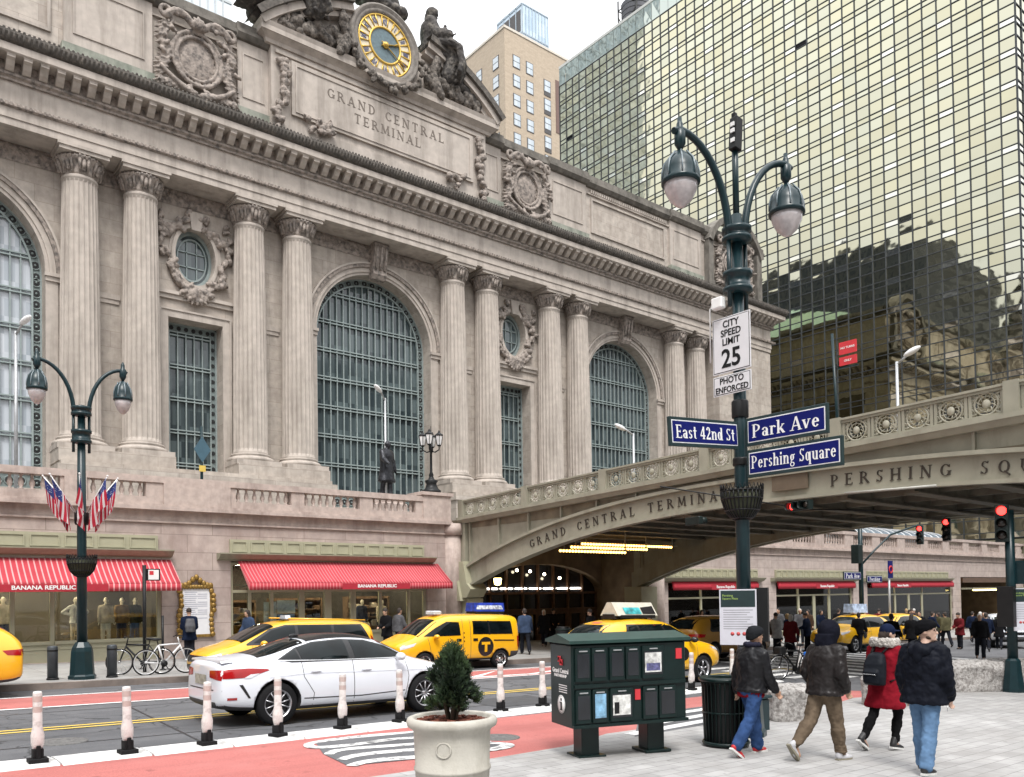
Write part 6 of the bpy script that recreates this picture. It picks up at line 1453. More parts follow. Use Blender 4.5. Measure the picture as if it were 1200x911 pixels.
for i in range(27):
    z = .20+.50*(i/26)**.9+rg.uniform(-.03, .03); a = i*2.4+rg.uniform(-.4, .4); prof = .185*min(1, (z-.08)/.20)*(1-max(0, (z-.36)/.42)**1.6)
    q = prof*rg.uniform(.55, 1.12); lumps.append((Vector((q*cos(a), q*sin(a), z)), rg.uniform(.055, .10)))
lumps += [(Vector((.02, .0, .74)), .055), (Vector((-.03, .03, .68)), .06), (Vector((.22, -.1, .26)), .06), (Vector((-.2, .06, .22)), .06)]
for c, r in lumps:
    mi = rg.choice((0, 0, 1, 1, 2)); br = M()
    for k in range(int(210*(r/.09)**2)):
        u = Vector((rg.gauss(0, 1), rg.gauss(0, 1), rg.gauss(0, 1.25))).normalized(); p = c+u*r*rg.uniform(.25, 1.15)
        fm.mat(mi if rg.random() < .7 else rg.choice((0, 1, 2))); spray(p, u*.7+Vector((p.x, p.y, .0))*1.6+Vector((0, 0, .75)), rg.uniform(.028, .06))
fm.mat(1)
fm.build('foliage', FOL, cf, False)

# litter bin
tb = thing('litter_bin', 'dark green slatted street litter bin with a round open top', 'litter bin', (9.95, 7.35, gz(9.95)))
m = M()
for k in range(30):
    a = 2*pi*k/30; c, s = cos(a), sin(a); P = lambda r, z, o: (r*c-o*s, r*s+o*c, z)
    m.tube([P(.30, .07, 0), P(.315, .5, 0), P(.325, .88, 0), P(.345, .94, 0)], [.024, .024, .024, .02], 5, squash=.35)
m.build('slats', NG, tb, False)
m = M(); m.lathe([(.28, .05), (.295, .5), (.305, .9)], 24, caps=False); m.lathe([(.28, .06), (.01, .06)], 24, caps=False); m.build('liner', BLACK, tb, False)
m = M(); m.tube([(.345*cos(2*pi*i/40), .345*sin(2*pi*i/40), .965) for i in range(40)], .03, 8, closed=True); m.tube([(.31*cos(2*pi*i/40), .31*sin(2*pi*i/40), .06) for i in range(40)], .03, 6, closed=True); m.tube([(.318*cos(2*pi*i/40), .318*sin(2*pi*i/40), .5) for i in range(40)], .012, 5, closed=True); m.lathe([(.345, .985), (.25, 1.0), (.23, .985), (.24, .95)], 40, caps=False); m.build('rim', NG, tb, False)
t = thing('electrical_cabinet', 'low dark green cabinet behind the litter bin beside the beanie man', 'cabinet', (11.6, 8.05, gz(11.6))); m = M(); m.bbox(-.22, .22, -.2, .2, 0, .52, .03); m.build('case', DGREEN, t, False); m = M(); m.bbox(-.25, .25, -.23, .23, .52, .56, .01); m.build('lid', DGREEN, t, False)

# granite stones along the plaza edge
GS = simple('rough_granite', (.36, .345, .33), .9, var=.3, scale=28, bump=1.0, bscale=22, stain=(.17, .155, .145), sscale=13, sth=(.46, .62)); 
def stone(label, x, y, dx, dy, h, rz, seed):
    m = M(); m.bbox(-dx, dx, -dy, dy, -.03, h, .1); me = m.mesh('block', GS)
    def st(o):
        s = o.modifiers.new('r', 'REMESH'); s.mode = 'VOXEL'; s.voxel_size = .04
        b = o.modifiers.new('s', 'SMOOTH'); b.iterations = 3
        d = o.modifiers.new('d', 'DISPLACE'); d.texture = clouds(.35); d.strength = .16; d.texture_coords = 'GLOBAL' if False else 'LOCAL'
        d2 = o.modifiers.new('e', 'DISPLACE'); d2.texture = clouds(.07); d2.strength = .035
    r = evaluated(me, st); r.materials.clear(); r.materials.append(GS); r.polygons.foreach_set('use_smooth', [True]*len(r.polygons))
    o = link('granite_block', r, None); o.location = (x, y, gz(x)); o.rotation_euler[2] = rz; tag(o, label, 'stone block')
stone('rough granite seat block between the litter bin and the leather jacket man', 13.2, 8.45, .44, .40, .62, radians(-25), 1)
stone('long rough granite block with a curved carved end right of the jeans man', 21.55, 8.45, 1.3, .48, .72, radians(-32), 2)
stone('granite block half hidden behind the woman in the red parka', 16.7, 8.35, .42, .4, .62, radians(5), 3)

# bollards, bus stop sign, wall frame
bo = thing('bollard', 'dark steel bollard on the kerb left of the flagged lamp post', 'bollard', (4.23, 23.05, gz(4.23)+.15), 0, 'bollards on the north kerb')
m = M(); m.lathe([(.12, 0), (.12, .80), (.105, .83), (.02, .84)], 18); m.build('shaft', simple('bollard_steel', (.045, .052, .058), .45, metal=.3), bo, False); m = M(); m.lathe([(.122, .70), (.124, .72), (.122, .74)], 18, caps=False); m.lathe([(.124, 0), (.14, .0), (.14, .04), (.122, .05)], 18, caps=False); m.build('collar', BLACK, bo, False)
dup(bo, (5.56, 22.95, gz(5.56)+.15), 0, 'dark steel bollard on the kerb right of the flagged lamp post')
t = thing('bus_stop_sign', 'thin black pole with a small white bus sign before the shop window', 'sign', (6.7, 24.2, gz(6.7)+.15)); m = M(); m.cyl((0, 0, 0), (0, 0, 2.95), .05, n=8); m.build('pole', BLACK, t, False)
m = M(); m.box(.05, .42, -.02, .02, 2.52, 2.85); m.build('bracket_box', BLACK, t, False); m = M(); m.box(.10, .38, -.025, -.0201, 2.55, 2.82); m.build('white_face', WHITE, t, False); m = M(); m.box(.13, .24, -.028, -.0252, 2.68, 2.79); m.build('red_mark', bpy.data.materials['red_sticker'], t, False)
t = thing('parking_post', 'thin dark post standing behind the white bicycle saddle', 'post', (7.3, 24.6, gz(7.3)+.15)); m = M(); m.cyl((0, 0, 0), (0, 0, 1.55), .035, n=8); m.build('tube', BLACK, t, False); m = M(); m.lathe([(.09, 0), (.09, .02), (.04, .05)], 10); m.build('foot', BLACK, t, False)
t = thing('gilded_frame', 'ornate gold framed notice panel on the stone pier between the two awnings', 'framed notice', (9.9, YS-.05, 1.7))
m = M(); rg = random.Random(4)
for s in (-1, 1):
    for i in range(10): m.ell((s*.56+rg.uniform(-.06, .06), -.05, -.85+.17*i), (.09, .06, .10), 8, 6)
for i in range(9): m.ell((-.5+.125*i, -.05, .86+.3*math.exp(-((i-4)/1.8)**2)*rg.uniform(.8, 1)), (.09, .06, .11), 8, 6); m.ell((-.4+.1*i, -.05, .82), (.08, .05, .08), 8, 6)
m.box(-.58, .58, -.04, .03, .76, .86); m.box(-.58, .58, -.04, .03, -.94, -.84); m.box(-.58, -.47, -.04, .03, -.84, .76); m.box(.47, .58, -.04, .03, -.84, .76); m.build('carved_frame', GILTD, t, False)
m = M(); m.box(-.47, .47, -.02, 0, -.84, .76); m.build('white_panel', simple('notice_panel_white', (.7, .7, .72), .4, var=.03), t, False)
m = M()
for i in range(14): m.box(-.40, -.05+R.uniform(0, .1), -.024, -.0201, .62-.07*i, .645-.07*i); m.box(.05, .38, -.024, -.0201, .62-.07*i, .645-.07*i) if i % 4 else None
m.build('printed_lines', simple('printed_grey', (.35, .36, .42), .7), t, False)
# bicycles
BW = simple('bike_white', (.62, .63, .64), .35); CHROME = simple('chrome', (.6, .6, .6), .25, metal=1)
def bicycle(label, loc, rz, frame, rimm, group=None):
    t = thing('bicycle', label, 'bicycle', loc, rz, group)
    for x in (-.52, .54):
        m = M(); m.tube([(x+.335*cos(2*pi*i/36), 0, .345+.335*sin(2*pi*i/36)) for i in range(36)], .019, 6, closed=True); w = m.build('wheel', RUBBER, t, False)
        m = M(); m.tube([(x+.31*cos(2*pi*i/36), 0, .345+.31*sin(2*pi*i/36)) for i in range(36)], .014, 5, closed=True); m.lathe([(.03, -.04), (.03, .04)], 8, (x, 0, .345), axis='y')
        m.build('rim', rimm, w, False)
        m = M()
        for k in range(14): a = 2*pi*k/14; m.cyl((x, 0.02*(k % 2), .345), (x+.31*cos(a), 0, .345+.31*sin(a)), .004, n=3)
        m.build('spokes', STEEL, w, False)
    m = M(); A, B, S, H = (-.52, 0, .345), (-.06, 0, .29), (-.2, 0, .78), (.36, 0, .80)
    m.cyl(A, B, .018, n=8); m.cyl(A, S, .015, n=8); m.cyl(B, S, .025, n=8); m.cyl(B, (.37, 0, .74), .028, n=8); m.cyl(S, H, .024, n=8); m.cyl(H, (.54, 0, .345), .02, n=8); m.cyl(H, (.32, 0, .98), .018, n=8); m.build('frame', frame, t, False)
    m = M(); m.tube([(.32, -.3, .98), (.36, -.16, 1.03), (.36, 0, 1.0), (.36, .16, 1.03), (.32, .3, .98)], .014, 6); m.build('handlebar', BLACK, t, False)
    m = M(); m.cyl(S, (-.23, 0, .92), .014, n=6); m.ell((-.24, 0, .94), (.14, .075, .04), 10, 6); m.build('saddle', BLACK, t, False)
    m = M(); m.lathe([(.09, -.05), (.09, -.035)], 16, (-.06, 0, .29), axis='y'); m.cyl((-.06, -.06, .29), (.03, -.07, .15), .012, n=6); m.box(-.02, .08, -.13, -.06, .13, .15); m.cyl((-.06, .06, .29), (-.15, .07, .43), .012, n=6); m.box(-.2, -.1, .06, .13, .42, .44); m.build('crankset', BLACK, t, False)
    return t
bicycle('white framed bicycle leaning by the kerb before the stone pier', (6.95, 23.15, gz(6.95)+.15), radians(4), BW, BW, 'bicycles parked at the post')
bicycle('dark bicycle parked behind the white one at the thin sign pole', (6.4, 23.45, gz(6.4)+.15), radians(150), BLACK, CHROME, 'bicycles parked at the post')
b = bicycle('share bicycle with a blue rear guard parked beyond the beanie man', (20.6, 12.9, gz(20.6)), radians(165), BLACK, CHROME)
m = M(); m.bbox(-.72, -.36, -.06, .06, .5, .74, .03); m.build('blue_guard', simple('bike_blue', (.01, .12, .5), .4), b, False); m = M(); m.bbox(.38, .6, -.14, .14, .72, .92, .03); m.build('basket', BLACK, b, False)

# traffic signals
REDL = emit('red_signal_light', (1, .03, .025), 4); DLENS = simple('dark_lens', (.03, .025, .02), .2)
SIGH = simple('signal_housing', (.010, .018, .017), .45, var=.2, spec=.3)
def signal_head(label, loc, rz, red=True, s=1.0, horizontal=False, group='traffic signal heads'):
    t = thing('traffic_signal', label, 'traffic light', loc, rz); G = Matrix.Rotation(pi/2, 4, 'X') if horizontal else Matrix.Identity(4)
    if horizontal: G = Matrix.Rotation(pi/2, 4, 'X')
    S = G @ Matrix.Scale(s, 4)
    m = M(); m.bbox(-.12, .10, -.17, .17, -.52, .52, .02); m.xf(S); m.build('housing', SIGH, t, False)
    for k, z in enumerate((.34, 0, -.34)):
        v = M(); v.grid(lambda u, w: (.10+.24*w*(1 if True else 0), .15*cos(pi*(-.12+1.24*u)), z+.15*sin(pi*(-.12+1.24*u))), 12, 2); v.xf(S); o = v.build('visor', SIGH, t, False); q = o.modifiers.new('t', 'SOLIDIFY'); q.thickness = .01
        l = M(); l.lathe([(.001, .13), (.08, .125), (.125, .102)], 16, (0, 0, z), axis='x'); l.xf(S); l.build('lens', REDL if (red and k == 0) else DLENS, t, False)
    return t
WEST = pi   # faces west
# right corner pole
rp = thing('signal_pole', 'dark green signal pole at the right edge with a notice and control box', 'signal pole', (21.6, 7.75, gz(21.6)))
m = M(); m.lathe([(.24, 0), (.24, .1), (.19, .5), (.17, .75), (.12, .8)], 8, sm=False); m.build('base', DGREEN, rp, False); m = M(); m.cyl((0, 0, .75), (0, 0, 4.3), .115, .10, 14); m.build('pole', DGREEN, rp, False)
m = M(); m.bbox(.05, .45, -.35, .02, 2.55, 3.1, .03); m.build('control_box', DGREEN, rp, False); m = M(); m.bbox(-.32, -.12, -.15, .2, 1.55, 2.5, .01); m.build('equipment_case', BLACK, rp, False)
notice('white rules notice strapped to the signal pole at the right edge', (21.62, 7.5, gz(21.6)+1.95), (.45, -.89, 0), .42, 1.0, False)
signal_head('large red lit traffic signal facing the camera high on the right edge pole', (21.45, 7.85, 3.62), radians(195), True, .85)
# distant mast at the far corner with street signs and mast arm
tm = thing('signal_mast', 'dark mast with curved signal arm and street signs across the crossing', 'signal mast', (38.5, 20.4, gz(38.5)))
m = M(); m.lathe([(.3, 0), (.3, .1), (.22, .9), (.12, 1.0)], 8, sm=False); m.cyl((0, 0, .9), (0, 0, 6.9), .12, .1, 12); m.build('pole', DGREEN, tm, False)
m = M(); m.tube([(0, 0, 4.0), (.7, -.3, 4.7), (1.6, -.7, 5.5), (3.2, -1.3, 6.0)], .05, 8); m.build('mast_arm', DGREEN, tm, False)
m = M(); m.bbox(-.55, -.12, -.2, .2, 4.1, 5.0, .03); m.build('signal_back', SIGH, tm, False)
plate_sign('street_name_sign', 'small distant blue street sign reading Park Ave on the far mast', (37.5, 20.3, 2.75), (1, 0, 0), 1.6, .40, 0, [('Park Ave', 0, 0)], .22); plate_sign('street_name_sign', 'small distant blue street sign right of the far mast reading Pershing', (39.6, 20.3, 2.6), (1, 0, 0), 1.5, .36, 0, [('Pershing', 0, 0)], .19)
signal_head('red lit signal hanging from the curved arm of the far mast', (41.6, 18.95, 4.75), WEST+.2, True, .9)
signal_head('red lit signal hanging under the viaduct edge right of the far mast', (28.0, 11.9, 4.0), WEST+.15, True, .7)
signal_head('horizontal red lit signal fixed under the viaduct right of the flower basket', (20.6, 12.6, 4.42), WEST-.3, True, .75, True)
signal_head('dark back of a horizontal signal under the viaduct left of the flower basket', (20.3, 16.0, 4.25), -.3, False, .7, True)
t = thing('round_sign', 'small blue and red no parking sign on a post before the far shopfront', 'sign', (42.5, 21.0, gz(42.5))); m = M(); m.cyl((0, 0, 0), (0, 0, 4.3), .06, n=8); m.build('post', STEEL, t, False); m = M(); m.bbox(-.25, .25, -.07, -.061, 3.5, 4.4, .01) if False else m.box(-.25, .25, -.09, -.065, 3.5, 4.4); m.build('blue_plate', SBLUE, t, False); m = M(); m.tube([(.17*cos(2*pi*i/20), -.1, 3.95+.17*sin(2*pi*i/20)) for i in range(20)], .04, 5, closed=True); m.build('red_ring', bpy.data.materials['red_sticker'], t, False)
t = thing('overhead_cable', 'thin cable sagging across the junction under the viaduct', 'cable', (30, 12, 4.6)); m = M(); m.tube([(17, 14.5, 4.9), (22, 13.2, 4.45), (28, 12, 4.6), (40, 10, 5.5)], .02, 5); m.build('wire', BLACK, t)

# items on the terrace / viaduct level
LW = simple('lantern_white', (.7, .7, .7), .3)
def candelabra(label, loc):
    t = thing('lantern_post', label, 'lamp post', loc, 0, 'bronze lantern posts at the viaduct ends'); m = M(); m.lathe([(.42, 0), (.42, .12), (.3, .2), (.22, .42), (.3, .55), (.14, .62), (.09, .75), (.11, .8), (.06, .95), (.05, 1.8), (.09, 1.9), (.05, 2.0), (.05, 2.3)], 12, mod=lambda a, z: 1+.08*cos(6*a)); m.tube([(0, 0, 2.2), (0, 0, 2.95)], [.04, .01], 6); m.build('stem', BLACK, t, False)
    for k in range(4):
        a = pi/4+pi/2*k; x, y = .36*cos(a), .36*sin(a)
        m = M(); m.tube([(0, 0, 1.85), (x*.5, y*.5, 1.8), (x, y, 1.9), (x, y, 2.08)], .03, 6); m.lathe([(.07, 2.05), (.10, 2.1)], 6, (x, y, 0)); m.lathe([(.19, 2.5), (.2, 2.53), (.06, 2.64), (.02, 2.74)], 6, (x, y, 0), sm=False)
        for j in range(6): b = 2*pi*j/6; m.cyl((x+.1*cos(b), y+.1*sin(b), 2.1), (x+.18*cos(b), y+.18*sin(b), 2.52), .012, n=4)
        o = m.build('lantern', BLACK, t, False); m = M(); m.lathe([(.09, 2.11), (.165, 2.49)], 6, (x, y, 0), sm=False); m.build('glass', LW, o, False)
candelabra('dark bronze cluster lantern post on the stone pier left of the viaduct railing', (20.1, 29.95, 6.5)); candelabra('dark bronze cluster lantern post beyond the viaduct railing before the third arched window', (33.5, 30.0, 6.3))
def cobra(label, loc, h, d, L=1.2):
    t = thing('roadway_lamp', label, 'street lamp', loc); m = M(); m.cyl((0, 0, 0), (0, 0, h*.97), .07, .05, 8); m.tube([(0, 0, h*.95), (d[0]*.3, d[1]*.3, h), (d[0]*L*.6, d[1]*L*.6, h+.1)], .04, 8); m.build('pole', STEEL, t, False)
    m = M(); m.ell((d[0]*L*.80, d[1]*L*.80, h+.14), (.30, .125, .10), 12, 8, Matrix.Rotation(atan2(d[1], d[0]), 3, 'Z') @ Matrix.Rotation(-.45, 3, 'Y')); m.build('lamp_head', simple('lamp_head_white', (.72, .72, .72), .35) if 'lamp_head_white' not in bpy.data.materials else bpy.data.materials['lamp_head_white'], t, False)
cobra('thin grey roadway lamp on the terrace before the middle arched window', (20.25, 34, 5.25), 6.4, (-.9, -.4), .7)
cobra('roadway lamp with dark oval head before the left edge arched window', (5.1, 34, 5.25), 6.7, (.5, -.85), .6)
cobra('roadway lamp with white head on the viaduct before the third arched window', (28, 25.4, 5.4), 4.0, (-.9, .4), .8)
cobra('roadway lamp with white tilted head on the viaduct before the gold tower', (28, 13.4, 5.4), 4.55, (.3, -.95), .6)
t = thing('red_sign_post', 'thin leaning pole with two red traffic signs on the viaduct', 'traffic sign', (24, 13.3, 5.6)); m = M(); m.cyl((0, .0, 0), (-.1, .12, 4.4), .045, n=8); m.build('pole', DGREEN, t, False)
for z, h, tx in ((3.70, .38, 'NO TURNS'), (3.36, .26, 'ONLY')):
    m = M(); m.box(-.04, .0, -.62, -.06, z, z+h); o = m.build('red_plate', bpy.data.materials['red_sticker'], t, False)
    q = text_m(tx, .09, .001, .002); q.xf(frame_mt((-.043, -.34, z+h/2), (0, -1, 0), (0, 0, 1))); q.build('lettering', WHITE, o, False)
m = M(); m.box(-.05, .02, -.66, .0, 3.27, 3.31); m.build('bracket', DGREEN, t, False)
t = thing('warning_sign_post', 'post with a blue diamond sign and small yellow plate on the terrace', 'traffic sign', (11.65, 34, 5.25)); m = M(); m.cyl((0, 0, 0), (0, 0, 3.85), .06, n=8); m.build('post', DGREEN, t, False); m = M(); m.prism([(-.62, 0), (0, -.62), (.62, 0), (0, .62)], lambda a, b: (a*.55, -.1, 2.9+b*.85), lambda a, b: (a*.55, -.07, 2.9+b*.85)); m.build('diamond_plate', simple('blue_grey_plate', (.045, .10, .135), .5), t, False); m = M(); m.box(-.13, .13, -.1, -.07, 2.0, 2.25); m.build('yellow_plate', YP, t, False)
t = thing('bin', 'dark round bin beside the entrance under the viaduct', 'litter bin', (22.4, 24.2, gz(22.4)+.15)); m = M(); m.lathe([(.28, 0), (.3, .9), (.26, 1.0), (.26, 1.05)], 18); m.build('body', BLACK, t, False); m = M(); m.lathe([(.31, .9), (.33, .93), (.31, .97)], 18, caps=False); m.build('rim', SIGH, t, False)
# ================================================================ VEHICLES
def paint(name, col, rough=.3): return simple(name, col, rough, var=.03, scale=2, coat=.8, spec=.5)
TAXI = paint('taxi_yellow', (.78, .42, .006)); WHP = paint('car_white', (.66, .69, .74)); SILV = paint('car_silver', (.5, .52, .54)); BRN = paint('taxi_yellow_shaded', (.30, .15, .012))  # the dim taxi yellow has the viaduct's shade mixed into the paint
CGL = simple('car_glass', (.004, .007, .008), .04, var=.6, scale=2.5, spec=.3); TRIM = simple('gloss_black_trim', (.012, .012, .013), .25); PLAS = simple('grey_plastic', (.05, .05, .052), .6)
REDT = simple('red_tail_lens', (.30, .005, .007), .15, spec=.4, coat=.2); CLR = simple('clear_lens', (.55, .57, .6), .08, spec=.9); ALLOY = simple('alloy_rim', (.5, .5, .52), .3, metal=.9, var=.05); RIMD = simple('dark_rim', (.012, .012, .013), .4, metal=.3); PLATE = simple('number_plate', (.32, .31, .26), .5, var=.4, scale=14)
class Car:
    def __init__(s, name, label, cat, loc, rz, st, axles, wr, paint_, scale=(1, 1, 1), group=None):
        s.t = thing(name, label, cat, loc, rz, group, SL*cos(rz)); s.t.scale = scale
        m = M(); n = 14
        for (x, zb, wm, zm, ws, zs, wr_, zr, zt) in st:
            h = [(0, zb), (wm*.84, zb), (wm*.985, zb+.10), (wm, zm), (ws, zs), (wr_, zr), (wr_*.52, zr+(zt-zr)*.82), (0, zt)]
            m.v += [(x, y, z) for y, z in h]+[(x, -y, z) for y, z in h[-2:0:-1]]
        k = len(st)
        for i in range(k-1):
            for j in range(n): m.f.append([i*n+j, i*n+(j+1) % n, (i+1)*n+(j+1) % n, (i+1)*n+j])
        for b in (0, (k-1)*n):
            m.f.append([b, b+1, b+13]); m.f.append([b+6, b+7, b+8])
            for j in range(1, 6): m.f.append([b+j, b+j+1, b+13-j, b+14-j])
        m.m = [0]*len(m.f); m.sm = [True]*len(m.f)
        cage = m.mesh('body', [paint_, PLAS])
        sub = evaluated(cage, lambda o: setattr(o.modifiers.new('s', 'SUBSURF'), 'levels', 3))
        bm = bmesh.new(); bm.from_mesh(sub); s.bvh = BVHTree.FromBMesh(bm); bm.free()
        c = M(); R_ = wr+.055
        for x in axles:
            for y0, y1 in ((.52, 1.3), (-1.3, -.52)):
                vs = [(x+R_*cos(2*pi*i/40), y, wr+R_*sin(2*pi*i/40)) for y in (y0, y1) for i in range(40)]
                c.add(vs, [(i, (i+1) % 40, 40+(i+1) % 40, 40+i) for i in range(40)]+[tuple(range(39, -1, -1)), tuple(range(40, 80))], False)
        co = c.build('cut', paint_)
        def bo(o): b = o.modifiers.new('b', 'BOOLEAN'); b.object = co; b.operation = 'DIFFERENCE'; b.solver = 'EXACT'
        body = evaluated(sub, bo); bpy.data.objects.remove(co)
        body.materials.clear(); body.materials.append(paint_); body.materials.append(PLAS)
        for f in body.polygons:
            d = min(hypot(f.center.x-x, f.center.z-wr) for x in axles); f.use_smooth = True
            f.material_index = 1 if (d < R_+.002 or f.normal.z < -.6 and f.center.z < .5) else 0
            if d < R_+.002: f.use_smooth = False
        s.body = link('body', body, s.t, False); s.axles = axles; s.wr = wr
    def hit(s, view, p, off):
        o, d = {'L': (Vector((p[0], 4, p[1])), Vector((0, -1, 0))), 'R': (Vector((p[0], -4, p[1])), Vector((0, 1, 0))), 'F': (Vector((5, p[0], p[1])), Vector((-1, 0, 0))), 'B': (Vector((-5, p[0], p[1])), Vector((1, 0, 0))), 'T': (Vector((p[0], p[1], 5)), Vector((0, 0, -1)))}[view]
        h, nrm, _, _ = s.bvh.ray_cast(o, d)
        if h is None:
            q = {'L': (p[0], .9, p[1]), 'R': (p[0], -.9, p[1]), 'F': (2.4, p[0], p[1]), 'B': (-2.4, p[0], p[1]), 'T': (p[0], p[1], 1)}[view]
            h, nrm, _, _ = s.bvh.find_nearest(Vector(q))
        if nrm.dot(d) > 0: nrm = -nrm
        return h + (nrm*.7 - d*.3)*off
    def patch(s, name, view, poly, off, mat_, cuts=5, parent=None):
        bm = bmesh.new(); vs = [bm.verts.new((a, b, 0)) for a, b in poly]; bm.faces.new(vs)
        bmesh.ops.triangulate(bm, faces=bm.faces); 
        bmesh.ops.subdivide_edges(bm, edges=bm.edges[:], cuts=cuts, use_grid_fill=True)
        bm.verts.index_update(); m = M()
        m.add([s.hit(view, (v.co.x, v.co.y), off) for v in bm.verts], [[v.index for v in f.verts] for f in bm.faces], True); bm.free()
        return m.build(name, mat_, parent or s.t, False)
    def both(s, name, poly, off, mat_, cuts=5): return [s.patch(name, v, poly, off, mat_, cuts) for v in 'LR']
    def seam(s, view, pts, w=.012, mat_=None, name='door_seam', off=.003):
        m = M(); P = []
        for i in range(len(pts)-1):
            a, b = Vector(pts[i]), Vector(pts[i+1]); n = max(2, int((b-a).length/.08)); P += [a+(b-a)*k/n for k in range(n)]
        P.append(Vector(pts[-1])); vs = []
        for i, p in enumerate(P):
            d = (P[min(i+1, len(P)-1)]-P[max(i-1, 0)]).normalized(); q = Vector((-d.y, d.x))*w/2
            vs += [s.hit(view, p-q, off), s.hit(view, p+q, off)]
        m.add(vs, [(2*i, 2*i+2, 2*i+3, 2*i+1) for i in range(len(P)-1)], True); return m.build(name, mat_ or PLAS, s.t, False)
    def wheels(s, half, spokes=5, rim=ALLOY, hub=RIMD, steel=False):
        r = s.wr
        for x in s.axles:
            for sd in (-1, 1):
                c = (x, sd*(half-.11), r)
                m = M(); m.lathe([(r*.66, -.10), (r*.92, -.105), (r*.99, -.07), (r, 0), (r*.99, .07), (r*.92, .105), (r*.66, .10)], 36, c, axis='y', caps=False); m.lathe([(r*.66, -.1), (r*.66, .1)], 36, c, axis='y', caps=False)
                w = m.build('wheel', RUBBER, s.t, False)
                m = M(); m.mat(1).lathe([(.01, sd*.03), (r*.66, sd*.03)], 30, c, axis='y', caps=False)
                m.mat(0).lathe([(r*.67, sd*.105), (r*.61, sd*.095), (r*.60, sd*.04)], 36, c, axis='y', caps=False); m.lathe([(.01, sd*.085), (r*.16, sd*.08), (r*.18, sd*.04)], 16, c, axis='y', caps=False)
                for k in range(spokes):
                    a = 2*pi*k/spokes+.3
                    if steel: m.mat(0).lathe([(.03, sd*.06), (.05, sd*.06)], 8, (x+r*.42*cos(a), c[1], r+r*.42*sin(a)), axis='y')
                    else:
                        for e in (-.09, .09) if spokes == 5 else (0,): m.tube([(x+r*.14*cos(a), c[1]+sd*.075, r+r*.14*sin(a)), (x+r*.63*cos(a+e), c[1]+sd*.085, r+r*.63*sin(a+e))], [.024, .015], 5, squash=.6)
                if steel: m.lathe([(r*.2, sd*.07), (r*.5, sd*.055), (r*.58, sd*.04)], 24, c, axis='y', caps=False)
                m.build('rim', [rim, hub], w, False)
    def part(s, name, m, mat_, parent=None): return m.build(name, mat_, parent or s.t, False)
    def mirrors(s, x, y, z, mat_):
        for sd in (-1, 1): m = M(); m.ell((x, sd*(y+.09), z), (.09, .11, .075), 12, 8); m.cyl((x+.02, sd*(y-.1), z-.04), (x, sd*(y+.05), z-.02), .03, n=6); s.part('wing_mirror', m, mat_)
    def handles(s, pts, half, mat_):
        for x, z in pts:
            for v in 'LR': h = s.hit(v, (x, z), .02); m = M(); m.ell(tuple(h), (.11, .022, .02), 10, 6); s.part('door_handle', m, mat_)
    def roofsign(s, x, z, w, l, h, face, sides=None, cy=0, taper=.75):
        m = M(); m.prism([(-w/2, 0), (w/2, 0), (w/2*taper, h), (-w/2*taper, h)], lambda a, b: (x-l/2, cy+a, z+b), lambda a, b: (x+l/2, cy+a, z+b)); o = s.part('roof_sign', m, face); return o

# ---- white sedan (heading east)
sx, sy = 7.22, 14.12
ST = [(-2.44, .38, .74, .62, .70, .88, .56, .96, .985), (-2.36, .28, .86, .62, .82, .97, .66, 1.07, 1.095), (-1.95, .24, .915, .64, .86, .99, .68, 1.08, 1.12), (-1.5, .21, .925, .66, .87, 1.0, .64, 1.13, 1.18), (-1.0, .2, .925, .66, .86, 1.01, .60, 1.32, 1.37), (-.5, .2, .925, .66, .85, 1.01, .58, 1.41, 1.46), (.05, .2, .925, .66, .85, 1.0, .58, 1.425, 1.475), (.55, .2, .925, .66, .85, .985, .59, 1.37, 1.42), (1.0, .2, .925, .66, .86, .965, .63, 1.16, 1.2), (1.28, .2, .925, .65, .86, .94, .68, 1.0, 1.045), (1.7, .22, .915, .62, .84, .87, .66, .93, .965), (2.1, .25, .87, .58, .78, .77, .6, .83, .85), (2.36, .3, .75, .54, .68, .67, .5, .71, .73), (2.44, .36, .62, .5, .56, .6, .42, .63, .64)]
c = Car('sedan', 'white sedan with red tail lamps driving along the street in front of the terminal', 'car', (sx, sy, gz(sx)), 0, ST, (-1.46, 1.46), .355, WHP, (1.0, 1, 1.01))
c.wheels(.905, 10, ALLOY, RIMD)
gh = [(-1.42, 1.075), (-1.05, 1.255), (-.72, 1.345), (-.2, 1.385), (.3, 1.36), (.72, 1.25), (1.02, 1.09), (1.08, 1.02), (-1.2, 1.02)]
c.both('window_trim', gh, .007, TRIM, 10)
c.both('door_glass', [(-1.36, 1.085), (-1.07, 1.225), (-1.03, 1.05), (-1.3, 1.05)], .012, CGL)
c.both('door_glass', [(-1.0, 1.05), (-1.03, 1.25), (-.72, 1.325), (-.2, 1.362), (-.13, 1.362), (-.10, 1.05)], .012, CGL, 8)
c.both('door_glass', [(.02, 1.05), (-.01, 1.362), (.3, 1.337), (.68, 1.235), (.98, 1.085), (1.02, 1.045)], .012, CGL, 8)
c.patch('rear_window', 'T', [(-1.72, -.60), (-1.72, .60), (-.86, .53), (-.86, -.53)], .006, CGL, 7)
c.patch('roof_panel', 'T', [(-.80, -.50), (-.80, .50), (.5, .50), (.5, -.50)], .016, TRIM, 11)
c.patch('windscreen', 'T', [(.60, -.54), (.60, .54), (1.2, .62), (1.2, -.62)], .006, CGL, 7)
